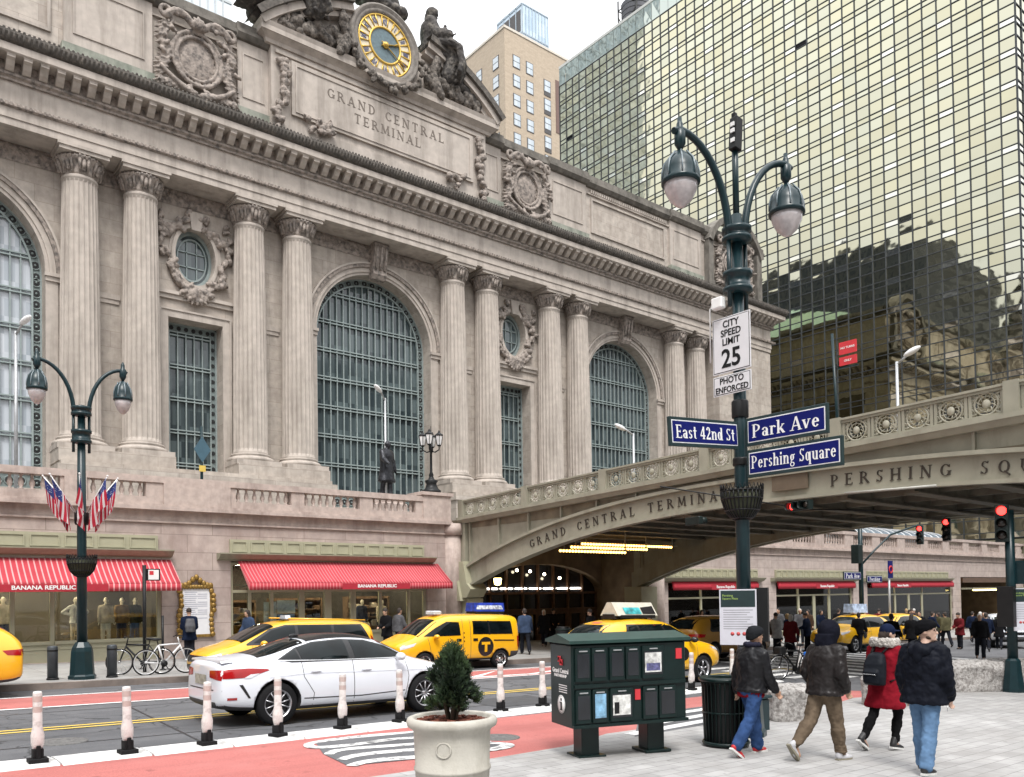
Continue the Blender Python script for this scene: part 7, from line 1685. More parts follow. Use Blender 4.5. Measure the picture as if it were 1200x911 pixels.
for v in 'LR':
    c.patch('tail_lamp', v, [(-2.34, .945), (-2.36, .80), (-1.98, .81), (-1.60, .915), (-1.64, .935), (-1.95, .955)], .008, REDT, 7)
    c.patch('reverse_lens', v, [(-2.05, .80), (-1.93, .80), (-1.78, .87), (-1.93, .86)], .010, CLR, 3)
    c.patch('bumper_vent', v, [(-2.12, .70), (-2.06, .70), (-1.93, .48), (-1.97, .48)], .005, TRIM, 3)
    c.patch('side_skirt_dark', v, [(-1.05, .27), (1.05, .27), (1.05, .22), (-1.05, .22)], .003, PLAS, 5)
for sd in (-1, 1): c.patch('tail_lamp', 'B', [(sd*.40, .92), (sd*.40, .81), (sd*.78, .77), (sd*.80, .94)], .006, REDT, 5)
c.patch('number_plate', 'B', [(-.26, .84), (.26, .84), (.26, .68), (-.26, .68)], .01, PLATE, 3); c.patch('bumper_valance', 'B', [(-.62, .42), (.62, .42), (.66, .30), (-.66, .30)], .006, PLAS, 5)
c.patch('bumper_crease', 'B', [(-.8, .62), (.8, .62), (.8, .60), (-.8, .60)], .004, PLAS, 5)
for v in 'LR':
    c.seam(v, [(-1.02, 1.03), (-1.0, .78), (-.82, .50), (-.84, .30)]); c.seam(v, [(-.05, 1.03), (-.05, .30)]); c.seam(v, [(1.04, 1.02), (1.08, .7), (1.0, .30)]); c.seam(v, [(-1.62, .80), (-.9, .84), (1.6, .80)], .01, c.body.data.materials[0], 'body_crease', .012)
m = M(); m.prism([(-.72, 0), (.72, 0), (.66, .03), (-.66, .03)], lambda a, b: (-2.36, a, 1.045+b), lambda a, b: (-2.16, a, 1.06+b)); c.part('spoiler', m, WHP)
CHR = CHROME
for v in 'LR':
    c.seam(v, [(-1.40, 1.055), (-.4, 1.035), (1.04, 1.03)], .014, CHR, 'chrome_strip', .014); c.seam(v, [(-1.0, .42), (.1, .40), (1.0, .44)], .02, bpy.data.materials['grey_plastic'], 'lower_crease_shading', .002); c.patch('rear_reflector', v, [(-2.3, .50), (-2.15, .50), (-2.15, .46), (-2.3, .46)], .006, REDT, 2)  # lower door crease shading painted on as a grey strip
c.mirrors(.85, .90, 1.06, WHP); c.handles([(-.78, .86), (.2, .85)], .9, WHP)
m = M(); m.ell((-.80, 0, 1.43), (.10, .018, .045), 10, 6); c.part('roof_antenna', m, TRIM)
for v in 'LR': c.patch('headlamp', v, [(1.85, .76), (2.3, .66), (2.3, .58), (1.95, .66)], .006, CLR, 4)
c.part('emblem', M().ell((-2.42, 0, .93), (.012, .075, .045), 12, 6), CHROME)

# ---- minivan taxi (heading west)
ST = [(-2.5, .45, .80, .75, .76, 1.0, .64, 1.42, 1.47), (-2.4, .3, .93, .75, .89, 1.08, .71, 1.61, 1.67), (-1.8, .25, .97, .75, .91, 1.1, .73, 1.68, 1.75), (-.8, .24, .97, .75, .91, 1.1, .74, 1.70, 1.77), (.25, .24, .97, .75, .91, 1.08, .73, 1.67, 1.74), (.8, .24, .97, .75, .91, 1.06, .71, 1.52, 1.58), (1.35, .24, .97, .74, .90, 1.03, .73, 1.23, 1.28), (1.7, .24, .96, .72, .88, .99, .75, 1.07, 1.12), (2.15, .27, .92, .68, .83, .91, .69, .98, 1.015), (2.45, .32, .80, .6, .73, .79, .6, .86, .88), (2.55, .4, .66, .55, .61, .69, .5, .74, .76)]
c = Car('taxi', 'yellow minivan taxi facing left behind the white sedan', 'taxi', (9.4, 21.15, gz(9.4)), pi, ST, (-1.5, 1.55), .35, TAXI, (.94, .95, .93))
c.wheels(.95)
c.both('window_trim', [(-2.28, 1.14), (-2.05, 1.60), (.3, 1.60), (.75, 1.49), (1.45, 1.10), (1.45, 1.06)], .008, TRIM, 10)
c.both('door_glass', [(-2.18, 1.17), (-1.98, 1.56), (-1.15, 1.58), (-1.12, 1.15)], .014, CGL); c.both('door_glass', [(-1.02, 1.15), (-1.05, 1.58), (-.05, 1.58), (-.02, 1.14)], .014, CGL); c.both('door_glass', [(.08, 1.13), (.05, 1.57), (.28, 1.56), (.72, 1.45), (1.25, 1.13)], .014, CGL, 7)
c.patch('windscreen', 'T', [(.62, -.62), (.62, .62), (1.55, .70), (1.55, -.70)], .014, CGL, 12)
c.patch('grille', 'F', [(-.55, .80), (.55, .80), (.5, .62), (-.5, .62)], .010, TRIM, 6); c.patch('lower_grille', 'F', [(-.74, .55), (.74, .55), (.62, .30), (-.62, .30)], .010, TRIM, 6)
for v in 'LR': c.patch('headlamp', v, [(1.95, .86), (2.42, .74), (2.46, .62), (2.05, .74)], .007, CLR, 5); c.patch('tail_lamp', v, [(-2.46, 1.1), (-2.3, 1.3), (-2.34, .8), (-2.46, .8)], .006, REDT, 4)
for sd in (-1, 1): c.patch('headlamp', 'F', [(sd*.52, .76), (sd*.84, .84), (sd*.84, .7), (sd*.55, .64)], .008, CLR, 5); 
c.patch('number_plate', 'F', [(-.2, .48), (.2, .48), (.2, .38), (-.2, .38)], .016, PLATE, 3)
for v in 'LR': c.seam(v, [(1.3, 1.05), (1.3, .35)]); c.seam(v, [(.03, 1.1), (.03, .3)]); c.seam(v, [(-1.08, 1.12), (-1.1, .4)])
c.mirrors(1.05, .95, 1.12, TAXI); m = M(); m.tube([(-2.2, -.66, 1.72), (.2, -.66, 1.78)], .02, 6); m.tube([(-2.2, .66, 1.72), (.2, .66, 1.78)], .02, 6); c.part('roof_rail', m, TAXI)
c.roofsign(.0, 1.755, .4, .16, .11, CLR); m = M(); m.box(-.03, .25, -.32, .32, 1.75, 1.765); c.part('sign_base', m, TRIM)

# ---- van taxi with the T roundel (heading west)
ST = [(-2.3, .5, .78, .8, .77, 1.1, .72, 1.70, 1.76), (-2.22, .32, .855, .8, .845, 1.15, .77, 1.79, 1.86), (-1.2, .28, .865, .8, .855, 1.15, .78, 1.81, 1.885), (0, .28, .865, .8, .855, 1.15, .78, 1.81, 1.885), (.7, .28, .865, .8, .85, 1.12, .77, 1.77, 1.84), (1.12, .28, .865, .8, .845, 1.1, .71, 1.54, 1.6), (1.55, .28, .86, .78, .835, 1.05, .69, 1.21, 1.27), (1.85, .3, .84, .75, .80, 1.0, .67, 1.07, 1.11), (2.2, .33, .78, .7, .73, .88, .6, .95, .975), (2.38, .4, .66, .6, .6, .75, .5, .8, .82)]
c = Car('taxi', 'yellow van taxi with a black T roundel on its sliding door before the dark entrance', 'taxi', (15.3, 21.93, gz(15.3)), pi, ST, (-1.46, 1.46), .315, TAXI, (1, 1, .93))
c.wheels(.845, 8, CHROME, RIMD, True)
c.both('door_glass', [(-1.95, 1.17), (-1.9, 1.62), (-.35, 1.64), (-.33, 1.19)], .007, CGL, 6); c.both('window_divider', [(-1.02, 1.17), (-1.0, 1.64), (-.94, 1.64), (-.96, 1.17)], .009, TRIM, 4)
c.both('door_glass', [(.15, 1.16), (.18, 1.60), (.62, 1.62), (1.0, 1.44), (1.48, 1.14)], .007, CGL, 6)
c.patch('windscreen', 'T', [(.92, -.64), (.92, .64), (1.66, .70), (1.66, -.70)], .006, CGL, 8)
for v in 'LR':
    c.patch('roundel', v, [(-.83+.31*cos(2*pi*i/28), .76+.33*sin(2*pi*i/28)) for i in range(28)], .006, TRIM, 4)
    c.patch('letter_t', v, [(-1.0, .92), (-.66, .92), (-.66, .83), (-.78, .83), (-.78, .58), (-.88, .58), (-.88, .83), (-1.0, .83)], .012, TAXI, 2)
    c.seam(v, [(.05, 1.7), (.05, .33)]); c.seam(v, [(-.24, 1.7), (-.24, .33)], .014); c.seam(v, [(-2.0, .95), (-1.15, .97)], .045, TRIM, 'slide_rail', .008); c.seam(v, [(1.35, 1.1), (1.2, .4)]); c.seam(v, [(-1.9, 1.7), (-1.95, 1.1)], .01)
    c.patch('headlamp', v, [(1.75, .95), (2.24, .82), (2.26, .72), (1.85, .84)], .007, CLR, 5); c.patch('tail_lamp', v, [(-2.27, 1.1), (-2.13, 1.1), (-2.16, .72), (-2.27, .72)], .006, REDT, 4); c.patch('rear_bumper', v, [(-2.28, .58), (-1.86, .58), (-1.86, .36), (-2.22, .36)], .010, PLAS, 5)
    for p, q in ((.22, 1.0), (-.42, 1.0)): c.patch('door_handle', v, [(p-.09, q+.05), (p+.09, q+.05), (p+.09, q-.04), (p-.09, q-.04)], .012, TRIM, 3)
    for z in (1.25, 1.1, .97): c.patch('hinge', v, [(.0, z+.02), (.03, z+.02), (.03, z-.03), (.0, z-.03)], .01, TRIM, 2)
c.patch('grille', 'F', [(-.45, .78), (.45, .78), (.4, .66), (-.4, .66)], .008, TRIM, 4); c.patch('lower_grille', 'F', [(-.55, .55), (.55, .55), (.5, .42), (-.5, .42)], .008, TRIM, 4)
c.mirrors(1.1, .85, 1.14, TAXI)
SB = simple('sign_blue_face', (.02, .05, .38), .4, var=.5, scale=8); SC = simple('sign_cream', (.5, .48, .4), .5)
o = c.roofsign(-1.45, 1.96, .5, 1.25, .30, SB, taper=.8); m = M(); m.box(-2.0, -.9, -.3, .3, 1.88, 1.96); c.part('sign_base', m, TRIM)
m = M(); m.merge(text_m('OMEGA', .17, .004, .003), frame_mt((-1.45, .243, 2.10), (-1, 0, 0), (0, -.12, 1))); m.build('lettering', WHITE, o, False) if False else None
m = M(); m.prism([(-.56, -.07), (.56, -.07), (.5, .07), (-.5, .07)], lambda a, b: (-1.45+a, .252-.1*(b+.1), 2.1+b), lambda a, b: (-1.45+a, .256-.1*(b+.1), 2.1+b)); m.build('pale_stripe', simple('sign_pale', (.45, .5, .7), .5, var=.7, scale=14), o, False)
m = M(); m.bbox(.45, .75, -.25, .25, 1.86, 1.98, .03); c.part('roof_lamp', m, CLR)

# ---- hatch SUV taxi with a roof advert (heading east)
ST = [(-2.3, .48, .76, .75, .72, 1.0, .56, 1.07, 1.10), (-2.22, .35, .90, .75, .87, 1.06, .67, 1.22, 1.27), (-1.92, .3, .93, .76, .88, 1.08, .67, 1.49, 1.55), (-1.3, .28, .93, .76, .88, 1.08, .67, 1.61, 1.68), (-.3, .28, .93, .76, .88, 1.07, .67, 1.64, 1.71), (.4, .28, .93, .76, .88, 1.06, .66, 1.57, 1.63), (.9, .28, .93, .76, .88, 1.05, .67, 1.34, 1.39), (1.22, .28, .93, .76, .88, 1.02, .73, 1.13, 1.18), (1.6, .3, .93, .74, .87, 1.0, .73, 1.07, 1.11), (2.0, .34, .89, .7, .81, .93, .69, 1.0, 1.03), (2.25, .4, .78, .65, .71, .85, .59, .91, .93), (2.33, .46, .66, .6, .61, .79, .5, .83, .84)]
def suv(label, loc, rz, pnt, scale=(1, 1, 1), group=None):
    c = Car('taxi' if pnt in (TAXI, BRN) else 'suv', label, 'taxi' if pnt in (TAXI, BRN) else 'car', loc, rz, ST, (-1.38, 1.38), .36, pnt, scale, group)
    c.wheels(.91)
    c.both('window_trim', [(-1.55, 1.16), (-1.3, 1.55), (.35, 1.55), (.85, 1.32), (1.2, 1.08), (-1.5, 1.1)], .004, TRIM, 8)
    c.both('door_glass', [(-1.45, 1.17), (-1.25, 1.50), (-.98, 1.52), (-.95, 1.14)], .008, CGL); c.both('door_glass', [(-.88, 1.14), (-.9, 1.52), (-.05, 1.53), (-.02, 1.13)], .008, CGL); c.both('door_glass', [(.06, 1.13), (.04, 1.53), (.33, 1.51), (.8, 1.3), (1.08, 1.11)], .008, CGL)
    c.patch('rear_window', 'B', [(-.58, 1.20), (.58, 1.20), (.5, 1.54), (-.5, 1.54)], .006, CGL, 6); c.patch('windscreen', 'T', [(.52, -.57), (.52, .57), (1.12, .68), (1.12, -.68)], .006, CGL, 7)
    for v in 'LR':
        c.patch('tail_lamp', v, [(-2.26, 1.04), (-1.85, 1.02), (-1.95, .92), (-2.26, .90)], .007, REDT, 5); c.patch('headlamp', v, [(1.7, .96), (2.2, .88), (2.24, .78), (1.85, .88)], .007, CLR, 5)
        c.seam(v, [(-.92, 1.1), (-.95, .7), (-.85, .36)]); c.seam(v, [(.02, 1.1), (.02, .36)]); c.seam(v, [(1.15, 1.08), (1.1, .36)]); c.seam(v, [(-1.0, .38), (1.0, .38)], .1, PLAS, 'sill_cladding', .004)
        if pnt in (TAXI, BRN): c.patch('roundel', v, [(.6+.17*cos(2*pi*i/20), .78+.17*sin(2*pi*i/20)) for i in range(20)], .006, TRIM, 3)
    for sd in (-1, 1): c.patch('tail_lamp', 'B', [(sd*.45, 1.02), (sd*.80, 1.04), (sd*.80, .92), (sd*.5, .94)], .007, REDT, 4)
    c.patch('grille', 'F', [(-.5, .80), (.5, .80), (.42, .66), (-.42, .66)], .008, TRIM, 4); c.patch('lower_grille', 'F', [(-.55, .58), (.55, .58), (.5, .46), (-.5, .46)], .008, PLAS, 4); c.patch('number_plate', 'B', [(-.26, .86), (.26, .86), (.26, .72), (-.26, .72)], .01, PLATE, 3)
    c.mirrors(.88, .91, 1.14, TRIM); c.handles([(-.75, .95), (.2, .94)], .9, pnt); return c
c = suv('yellow hatchback SUV taxi with an advert box on its roof behind the newspaper rack', (16.45, 14.75, gz(16.45)), 0, TAXI)
m = M(); m.box(-1.9, -1.7, -.25, .25, 1.46, 1.5); c.patch('brake_lamp', 'B', [(-.14, 1.60), (.14, 1.60), (.14, 1.565), (-.14, 1.565)], .01, emit('red_brake_lamp', (1, .05, .03), 1.2), 2)
AD = simple('advert_teal', (.05, .42, .45), .45, var=.7, scale=5)
o = c.roofsign(-.5, 1.76, .62, 1.5, .34, SC, taper=.25); m = M(); m.box(-1.15, .15, -.32, .32, 1.70, 1.78); c.part('sign_base', m, TRIM)
for (x0, x1, mm) in ((-.95, -.35, AD), (-.3, .18, TRIM)):
    m = M(); m.prism([(x0, .04), (x1, .04), (x1, .24 if mm is TRIM else .2), (x0, .2)], lambda a, b: (a, -.318+.685*b-.002, 1.77+b), lambda a, b: (a, -.318+.685*b-.008, 1.77+b)); m.build('advert_picture', mm, o, False)
c.roofsign(-1.2, 1.68, .5, .18, .12, TRIM)
# left edge taxi (heading west, tail in frame)
c = suv('yellow taxi driving out of the frame at the left edge, only its tail in view', (.95, 21.45, gz(.95)), pi, TAXI)
# farther cars
c = suv('dim yellow taxi standing under the viaduct behind the rules notice', (25.6, 19.2, gz(25.6)), 0, BRN)
c = suv('yellow taxi with a pale roof sign waiting beyond the hooded man', (35.9, 19.5, gz(35.9)), pi, TAXI); c.roofsign(-.3, 1.74, .5, 1.3, .4, simple('sign_pale_blue', (.4, .5, .7), .5, var=.5, scale=6), taper=.8)
c = suv('second far yellow taxi seen between the walkers in dark coats', (41.6, 20.5, gz(41.6)), pi, TAXI)
c = suv('white SUV facing the camera side at the right edge behind the crossing man', (46.2, 17.0, gz(46.2)), radians(212), WHP)
c = suv('silver car half hidden at the right edge beside the white SUV', (48.6, 14.6, gz(48.6)), radians(205), SILV)
# ================================================================ PEOPLE
SKIN = [simple('skin_'+n, c, .55, var=.08, scale=9) for n, c in (('tan', (.42, .25, .17)), ('fair', (.52, .34, .26)), ('brown', (.22, .12, .075)))]
def cloth(name, col, rough=.85, bump=.35, coat=0, scale=7): 
    m_ = simple(name, tuple(c*.62 for c in col), rough, var=.25, scale=scale, bump=bump*.8, bscale=7, coat=0, spec=.22 if rough < .45 else .06); return m_
def rot2(p, a): return (p[0]*cos(a)+p[2]*sin(a), p[1], -p[0]*sin(a)+p[2]*cos(a))
class Fig:
    """joint positions of a posed figure; faces +x, left is +y"""
    def __init__(s, H=1.77, legs=((0, 0), (0, 0)), arms=((0, 8, 10), (0, 8, 10)), lean=3, hips=.085, turn=0, nod=0, sho=.19):
        s.H = H; k = H/1.77; s.k = k; L1, L2 = .44*k, .43*k; zh = .93*k
        s.leg = []
        for (a, kn, *r), sd in zip(legs, (1, -1)):
            a, kn = radians(a), radians(kn); hp = Vector((0, sd*hips*k, zh)); kn_ = hp+Vector((sin(a), sd*.02, -cos(a)))*L1; an = kn_+Vector((sin(a-kn), 0, -cos(a-kn)))*L2
            fp = radians(r[0]) if r else max(0, kn-a)*.9; s.leg.append((hp, kn_, an, fp))
        low = min(min(an.z-.085*k*cos(fp)-(.0), an.z-.085*k*cos(fp)-.16*k*sin(fp)) for _, _, an, fp in s.leg)
        s.leg = [tuple(Vector((p.x, p.y, p.z-low)) for p in l[:3])+(l[3],) for l in s.leg]
        s.pel = Vector((0, 0, zh-low)); ln = radians(lean)
        T = lambda x, y, z: s.pel+Vector((x*cos(ln)+z*sin(ln), y, -x*sin(ln)+z*cos(ln)))*k
        s.T = T; s.chest = T(0, 0, .35); s.neck = T(.0, 0, .56); s.head = T(.05, 0, .705)
        s.arm = []
        for (sw, out, el, *r), sd in zip(arms, (1, -1)):
            sw, out, el = radians(sw), radians(out), radians(el); sp = T(0, sd*sho, .455)
            d = Vector((sin(sw)*cos(out), sd*sin(out), -cos(sw)*cos(out))); e = sp+d*.29*k
            inn = radians(r[0]) if r else 0
            d2 = Vector((sin(sw+el)*cos(out-inn), sd*sin(out-inn), -cos(sw+el)*cos(out-inn))); w = e+d2*.26*k; s.arm.append((sp, e, w, d2))
        s.hm = Matrix.Rotation(radians(turn), 3, 'Z') @ Matrix.Rotation(radians(nod), 3, 'Y')
    def hp(s, x, y, z): return s.head+(s.hm @ Vector((x, y, z)))*s.k
    def body(s, full=True):
        m = M(); k = s.k; P = s.hp
        m.ell(s.head, (.098*k, .077*k, .118*k), 16, 12, s.hm); m.cap(P(.03, 0, -.05), .06*k, P(.055, 0, -.085), .045*k)          # skull, jaw
        m.cap(P(.088, 0, .012), .012*k, P(.112, 0, -.022), .017*k, 8); m.cap(P(.09, .02, -.056), .012*k, P(.09, -.02, -.056), .012*k, 8); m.ell(P(.085, 0, -.1), (.02, .025, .02), 8, 6)
        for sd in (-1, 1): m.ell(P(-.005, sd*.08, -.005), (.028*k, .014*k, .036*k), 8, 6, s.hm); m.ell(P(.075, sd*.034, .02), (.02, .022, .012), 8, 5, s.hm)
        m.cap(s.T(0, 0, .46), .07*k, P(-.01, 0, -.08), .055*k)
        m.loft([(s.T(0, 0, -.06), (.10*k, 0, 0), (0, .15*k, 0)), (s.T(0, 0, .12), (.095*k, 0, 0), (0, .13*k, 0)), (s.T(0, 0, .36), (.105*k, 0, 0), (0, .16*k, 0)), (s.T(0, 0, .5), (.07*k, 0, 0), (0, .13*k, 0))])
        for sp, e, w, d in s.arm: m.cap(sp, .05*k, e, .042*k); m.cap(e, .042*k, w, .028*k); s.hand(m, w, d)
        for h, kn, an, fp in s.leg: m.cap(h, .075*k, kn, .05*k); m.cap(kn, .05*k, an, .036*k); m.cap(an, .036*k, an+Vector((.12*cos(fp), 0, -.05-.12*sin(fp)))*k, .025*k)
        return m
    def hand(s, m, w, d):
        k = s.k; sd = 1 if w.y > 0 else -1; d = d.normalized(); f = Vector((1, 0, 0)); f = (f-d*f.dot(d)).normalized(); n = d.cross(f)*-sd
        pc = w+d*.05*k; m.cap(w, .026*k, pc, .03*k, 8); m.cap(pc+f*.026*k, .017*k, pc-f*.026*k, .017*k, 8); m.cap(pc+d*.03*k+f*.022*k, .015*k, pc+d*.03*k-f*.024*k, .014*k, 8)
        for i, (o, L) in enumerate(((.033, .066), (.011, .076), (-.011, .07), (-.032, .054))):
            a = pc+d*.036*k+f*o*k; b = a+(d*.85+n*.25)*L*.5*k; c = b+(d*.55+n*.7)*L*.5*k; m.cap(a, .0105*k, b, .0098*k, 7); m.cap(b, .0098*k, c, .0085*k, 7)
        a = w+d*.025*k+f*.025*k; b = a+(f*.7+d*.6)*.04*k; c = b+(d*.9+n*.3)*.032*k; m.cap(a, .014*k, b, .012*k, 7); m.cap(b, .012*k, c, .0095*k, 7)
    def trousers(s, loose=1.0, hem=.06, top=.06, cuff=False):
        m = M(); k = s.k
        m.loft([(s.T(0, 0, top), (.125*k*loose, 0, 0), (0, .165*k, 0)), (s.T(-.01, 0, -.03), (.135*k*loose, 0, 0), (0, .175*k, 0)), (s.T(-.01, 0, -.11), (.12*k*loose, 0, 0), (0, .17*k, 0))])
        for h, kn, an, fp in s.leg:
            m.ell(h+Vector((-.02, 0, -.02))*k, (.12*k, .105*k, .13*k), 12, 8); m.cap(h, .108*k*loose, kn, .080*k*loose); e = an+(kn-an).normalized()*(.015*k); m.cap(kn, .080*k*loose, e, (.076 if not cuff else .052)*k*loose); m.cap(kn+(an-kn)*.3, .086*k*loose, kn+(an-kn)*.6, .074*k*loose)
            for q_ in (.78, .86, .94): c_ = kn+(an-kn)*q_; m.ell(c_+Vector((.012, 0, 0)), (.088*k*loose*(.9 if cuff else 1), .082*k*loose*(.9 if cuff else 1), .022*k), 12, 6)
        return m
    def coat(s, hem=-.1, loose=1.0, flare=1.0, sleeve=1.0, collar=.0, puff=0):
        m = M(); k = s.k; q = loose; secs = []
        prof = [(hem, .150*q*flare, .215*q*flare), (hem+.04, .155*q*flare, .222*q*flare), (.0+hem*.4, .145*q*(1+flare)/2, .205*q), (.14, .135*q, .19*q), (.30, .145*q, .205*q), (.40, .138*q, .20*q), (.47, .118*q, .165*q), (.525, .095*q, .112*q), (.565+collar, .078*q, .085*q)]
        for z, rx, ry in prof: secs.append((s.T(-.005, 0, z), (rx*k, 0, 0), (0, ry*k, 0)))
        m.loft(secs, 24)
        for sp, e, w, d in s.arm:
            r0, r1, r2 = .084*sleeve*k, .074*sleeve*k, .058*sleeve*k
            m.cap(sp+Vector((0, 0, -.01)), r0, e, r1); m.cap(e, r1, w-d*.02, r2); m.cap(s.T(0, 0, .49)*.6+sp*.4, .085*k*q, sp, r0*.98)
            for t in (.3, .62): c = e+(w-e)*t; m.cap(c-d*.012, r1*1.06-(r1-r2)*t, c+d*.012, r1*1.06-(r1-r2)*t, 10)
        return m
    def shoes(s, m, sole=None):
        k = s.k
        for h, kn, an, fp in s.leg:
            R_ = Matrix.Rotation(fp, 3, 'Y'); P = lambda x, y, z: an+(R_ @ Vector((x, y, z)))*k; sd = 1 if h.y > 0 else -1
            if sole is None:
                m.cap(P(-.035, 0, -.03), .045*k, P(-.005, 0, .05), .05*k); m.cap(P(-.03, 0, -.045), .038*k, P(.10, sd*.01, -.052), .040*k); m.cap(P(.10, sd*.01, -.052), .042*k, P(.165, sd*.015, -.058), .030*k)
            else:
                pl = [(-.082, -.028), (-.082, .028), (.0, .036), (.10, .05), (.17, .042), (.205, .012), (.205, -.012), (.17, -.038), (.10, -.045), (.0, -.034)]
                m.prism(pl, lambda a, b: P(a, b+sd*.006, -.088), lambda a, b: P(a, b+sd*.006, -.062))
        return m
def dress(t, f, skin, top, pants, shoe, sole, coat_kw={}, tr_kw={}, vox=.013, hat=None, hatm=None, hair=None, topdisp=.016, hood=None, extra=None):
    blob(f.body(), 'body', skin, vox*.85, 2, 0, .1, t, False)
    blob(f.trousers(**tr_kw), 'trousers', pants, vox, 3, .026, .06, t, False)
    blob(f.coat(**coat_kw), 'coat', top, vox, 5, topdisp*1.7, .075, t, False)
    blob(f.shoes(M()), 'shoes', shoe, vox*.8, 2, 0, .1, t, False); f.shoes(M(), 1).build('soles', sole, t, False)
    k = f.k; P = f.hp
    if hat == 'beanie':
        m = M(); m.loft([(P(x_, 0, z_), f.hm @ Vector((r_, 0, r_*t_))*k, f.hm @ Vector((0, w_, 0))*k) for x_, z_, r_, t_, w_ in ((-.012, -.012, .104, .50, .094), (-.01, .012, .116, .46, .100), (-.01, .045, .121, .36, .103), (-.014, .085, .112, .22, .096), (-.02, .125, .08, .1, .07), (-.02, .145, .03, 0, .025))], 22)
        blob(m, 'beanie', hatm, .009, 3, .008, .03, t, False)
    if hat == 'cap':
        m = M(); m.ell(P(-.005, 0, .04), (.113*k, .092*k, .105*k), 18, 12, f.hm); m.loft([(P(.09, 0, .045), f.hm @ Vector((.02, 0, 0)), f.hm @ Vector((0, .08, 0))), (P(.17, 0, .035), f.hm @ Vector((.03, 0, 0)), f.hm @ Vector((0, .065, -.0)))], 14) if False else m.ell(P(.12, 0, .038), (.085*k, .075*k, .012*k), 14, 6, f.hm); blob(m, 'cap', hatm, .009, 2, 0, .1, t, False)
    if hair is not None:
        m = M(); m.ell(P(-.02, 0, .01), (.098*k, .09*k, .115*k), 14, 10, f.hm); m.cap(P(-.06, 0, -.02), .075*k, P(-.07, 0, -.10), .06*k); blob(m, 'hair', hair, .011, 2, .01, .02, t, False)
    if hood == 'up':
        m = M(); m.ell(P(-.015, 0, .02), (.148*k, .132*k, .148*k), 18, 12, f.hm); m.loft([(f.T(-.01, 0, .50), (.10*k, 0, 0), (0, .125*k, 0)), (P(-.03, 0, -.12), (.13*k, 0, 0), (0, .138*k, 0)), (P(-.02, 0, -.03), (.145*k, 0, 0), (0, .134*k, 0))]); blob(m, 'hood', hatm or top, .011, 4, .018, .08, t, False)
    if hood == 'down':
        m = M()
        for i in range(13): a = pi*.35+pi*1.3*i/12; m.ell(f.T(-.0+.13*cos(a), .14*sin(a), .54-.035*cos(a)*-1), (.055*k, .055*k, .05*k), 10, 6)
        m.cap(f.T(-.13, .07, .47), .07*k, f.T(-.13, -.07, .47), .07*k); m.cap(f.T(-.14, 0, .50), .07*k, f.T(-.155, 0, .38), .06*k); blob(m, 'hood', hatm if False else top, .012, 4, .02, .08, t, False)
    m = M(); 
    for sd in (-1, 1): m.ell(P(.087, sd*.034, .018), (.011, .012, .010), 8, 6)
    m.build('eyes', BLACK, t, False)
BLK = cloth('black_leather', (.018, .018, .021), .38, .45); NAVY = cloth('navy_black_nylon', (.012, .014, .022), .55, .5); PARKA = cloth('crimson_parka', (.30, .012, .025), .8, .4); JEAN = cloth('mid_blue_denim', (.045, .095, .24), .85, .35); JEANL = cloth('light_blue_denim', (.17, .30, .50), .85, .35); KHA = cloth('khaki_cotton', (.20, .15, .105), .85, .35); BLKC = cloth('black_cotton', (.012, .012, .013), .85, .3); BRNL = cloth('brown_black_leather', (.026, .022, .022), .38, .45)
KNIT = cloth('charcoal_knit', (.025, .027, .031), .95, .7); KNITB = cloth('black_knit', (.01, .01, .012), .95, .7); REDC = cloth('red_cotton', (.28, .012, .02), .85); SHRED = simple('red_shoe', (.42, .015, .02), .5); SHGR = simple('grey_shoe', (.45, .45, .47), .6); SHBK = simple('black_shoe', (.015, .015, .016), .5); SOLE = simple('white_rubber_sole', (.6, .6, .58), .6); SOLEG = simple('worn_gum_sole', (.22, .20, .15), .7); CAPN = cloth('navy_cap_cotton', (.012, .02, .055), .85, .2); FUR = simple('grey_fake_fur', (.42, .39, .36), .95, var=.4, scale=30, bump=1, bscale=60)
def pthing(label, x, y, rz, group=None): return thing('person', label, 'person', (x, y, gz(x)), radians(rz), group)
# 1 beanie man
t = pthing('person in charcoal beanie, black leather jacket, blue jeans and red shoes walking away', 9.62, 6.68, -8)
f = Fig(1.74, ((19, 12, 0), (-18, 20, 38)), ((-12, 8, 20), (6, 9, 30, 8)), 4, turn=-12)
dress(t, f, SKIN[0], BLK, JEAN, SHRED, SOLE, dict(hem=-.06, loose=1.08, sleeve=1.08), dict(loose=1.08), hat='beanie', hatm=KNIT)
m = M(); m.loft([(f.T(0, 0, -.13), (.142, 0, 0), (0, .192, 0)), (f.T(0, 0, -.03), (.14, 0, 0), (0, .19, 0))], 24); blob(m, 'shirt_hem', REDC, .014, 3, .015, .08, t, False)
m = M(); m.tube([f.T(.085*cos(2*pi*i/16)-.005, .085*sin(2*pi*i/16), .585) for i in range(16)], .04, 8, closed=True); blob(m, 'scarf', cloth('dark_plaid_scarf', (.03, .03, .05), .9), .012, 2, .02, .04, t, False)
# 2 hooded man
t = pthing('person with dark hood up, brown black leather jacket and khaki joggers walking away', 10.06, 5.86, -10)
f = Fig(1.80, ((-21, 24, 52), (13, 5, 0)), ((-14, 16, 44, 26), (-12, 16, 48, 26)), 5, turn=-14, nod=14)
dress(t, f, SKIN[0], BRNL, KHA, SHGR, SOLEG, dict(hem=-.10, loose=1.16, sleeve=1.18), dict(loose=1.12, cuff=True), hood='up', hatm=cloth('navy_hood_cotton', (.012, .013, .022), .9))
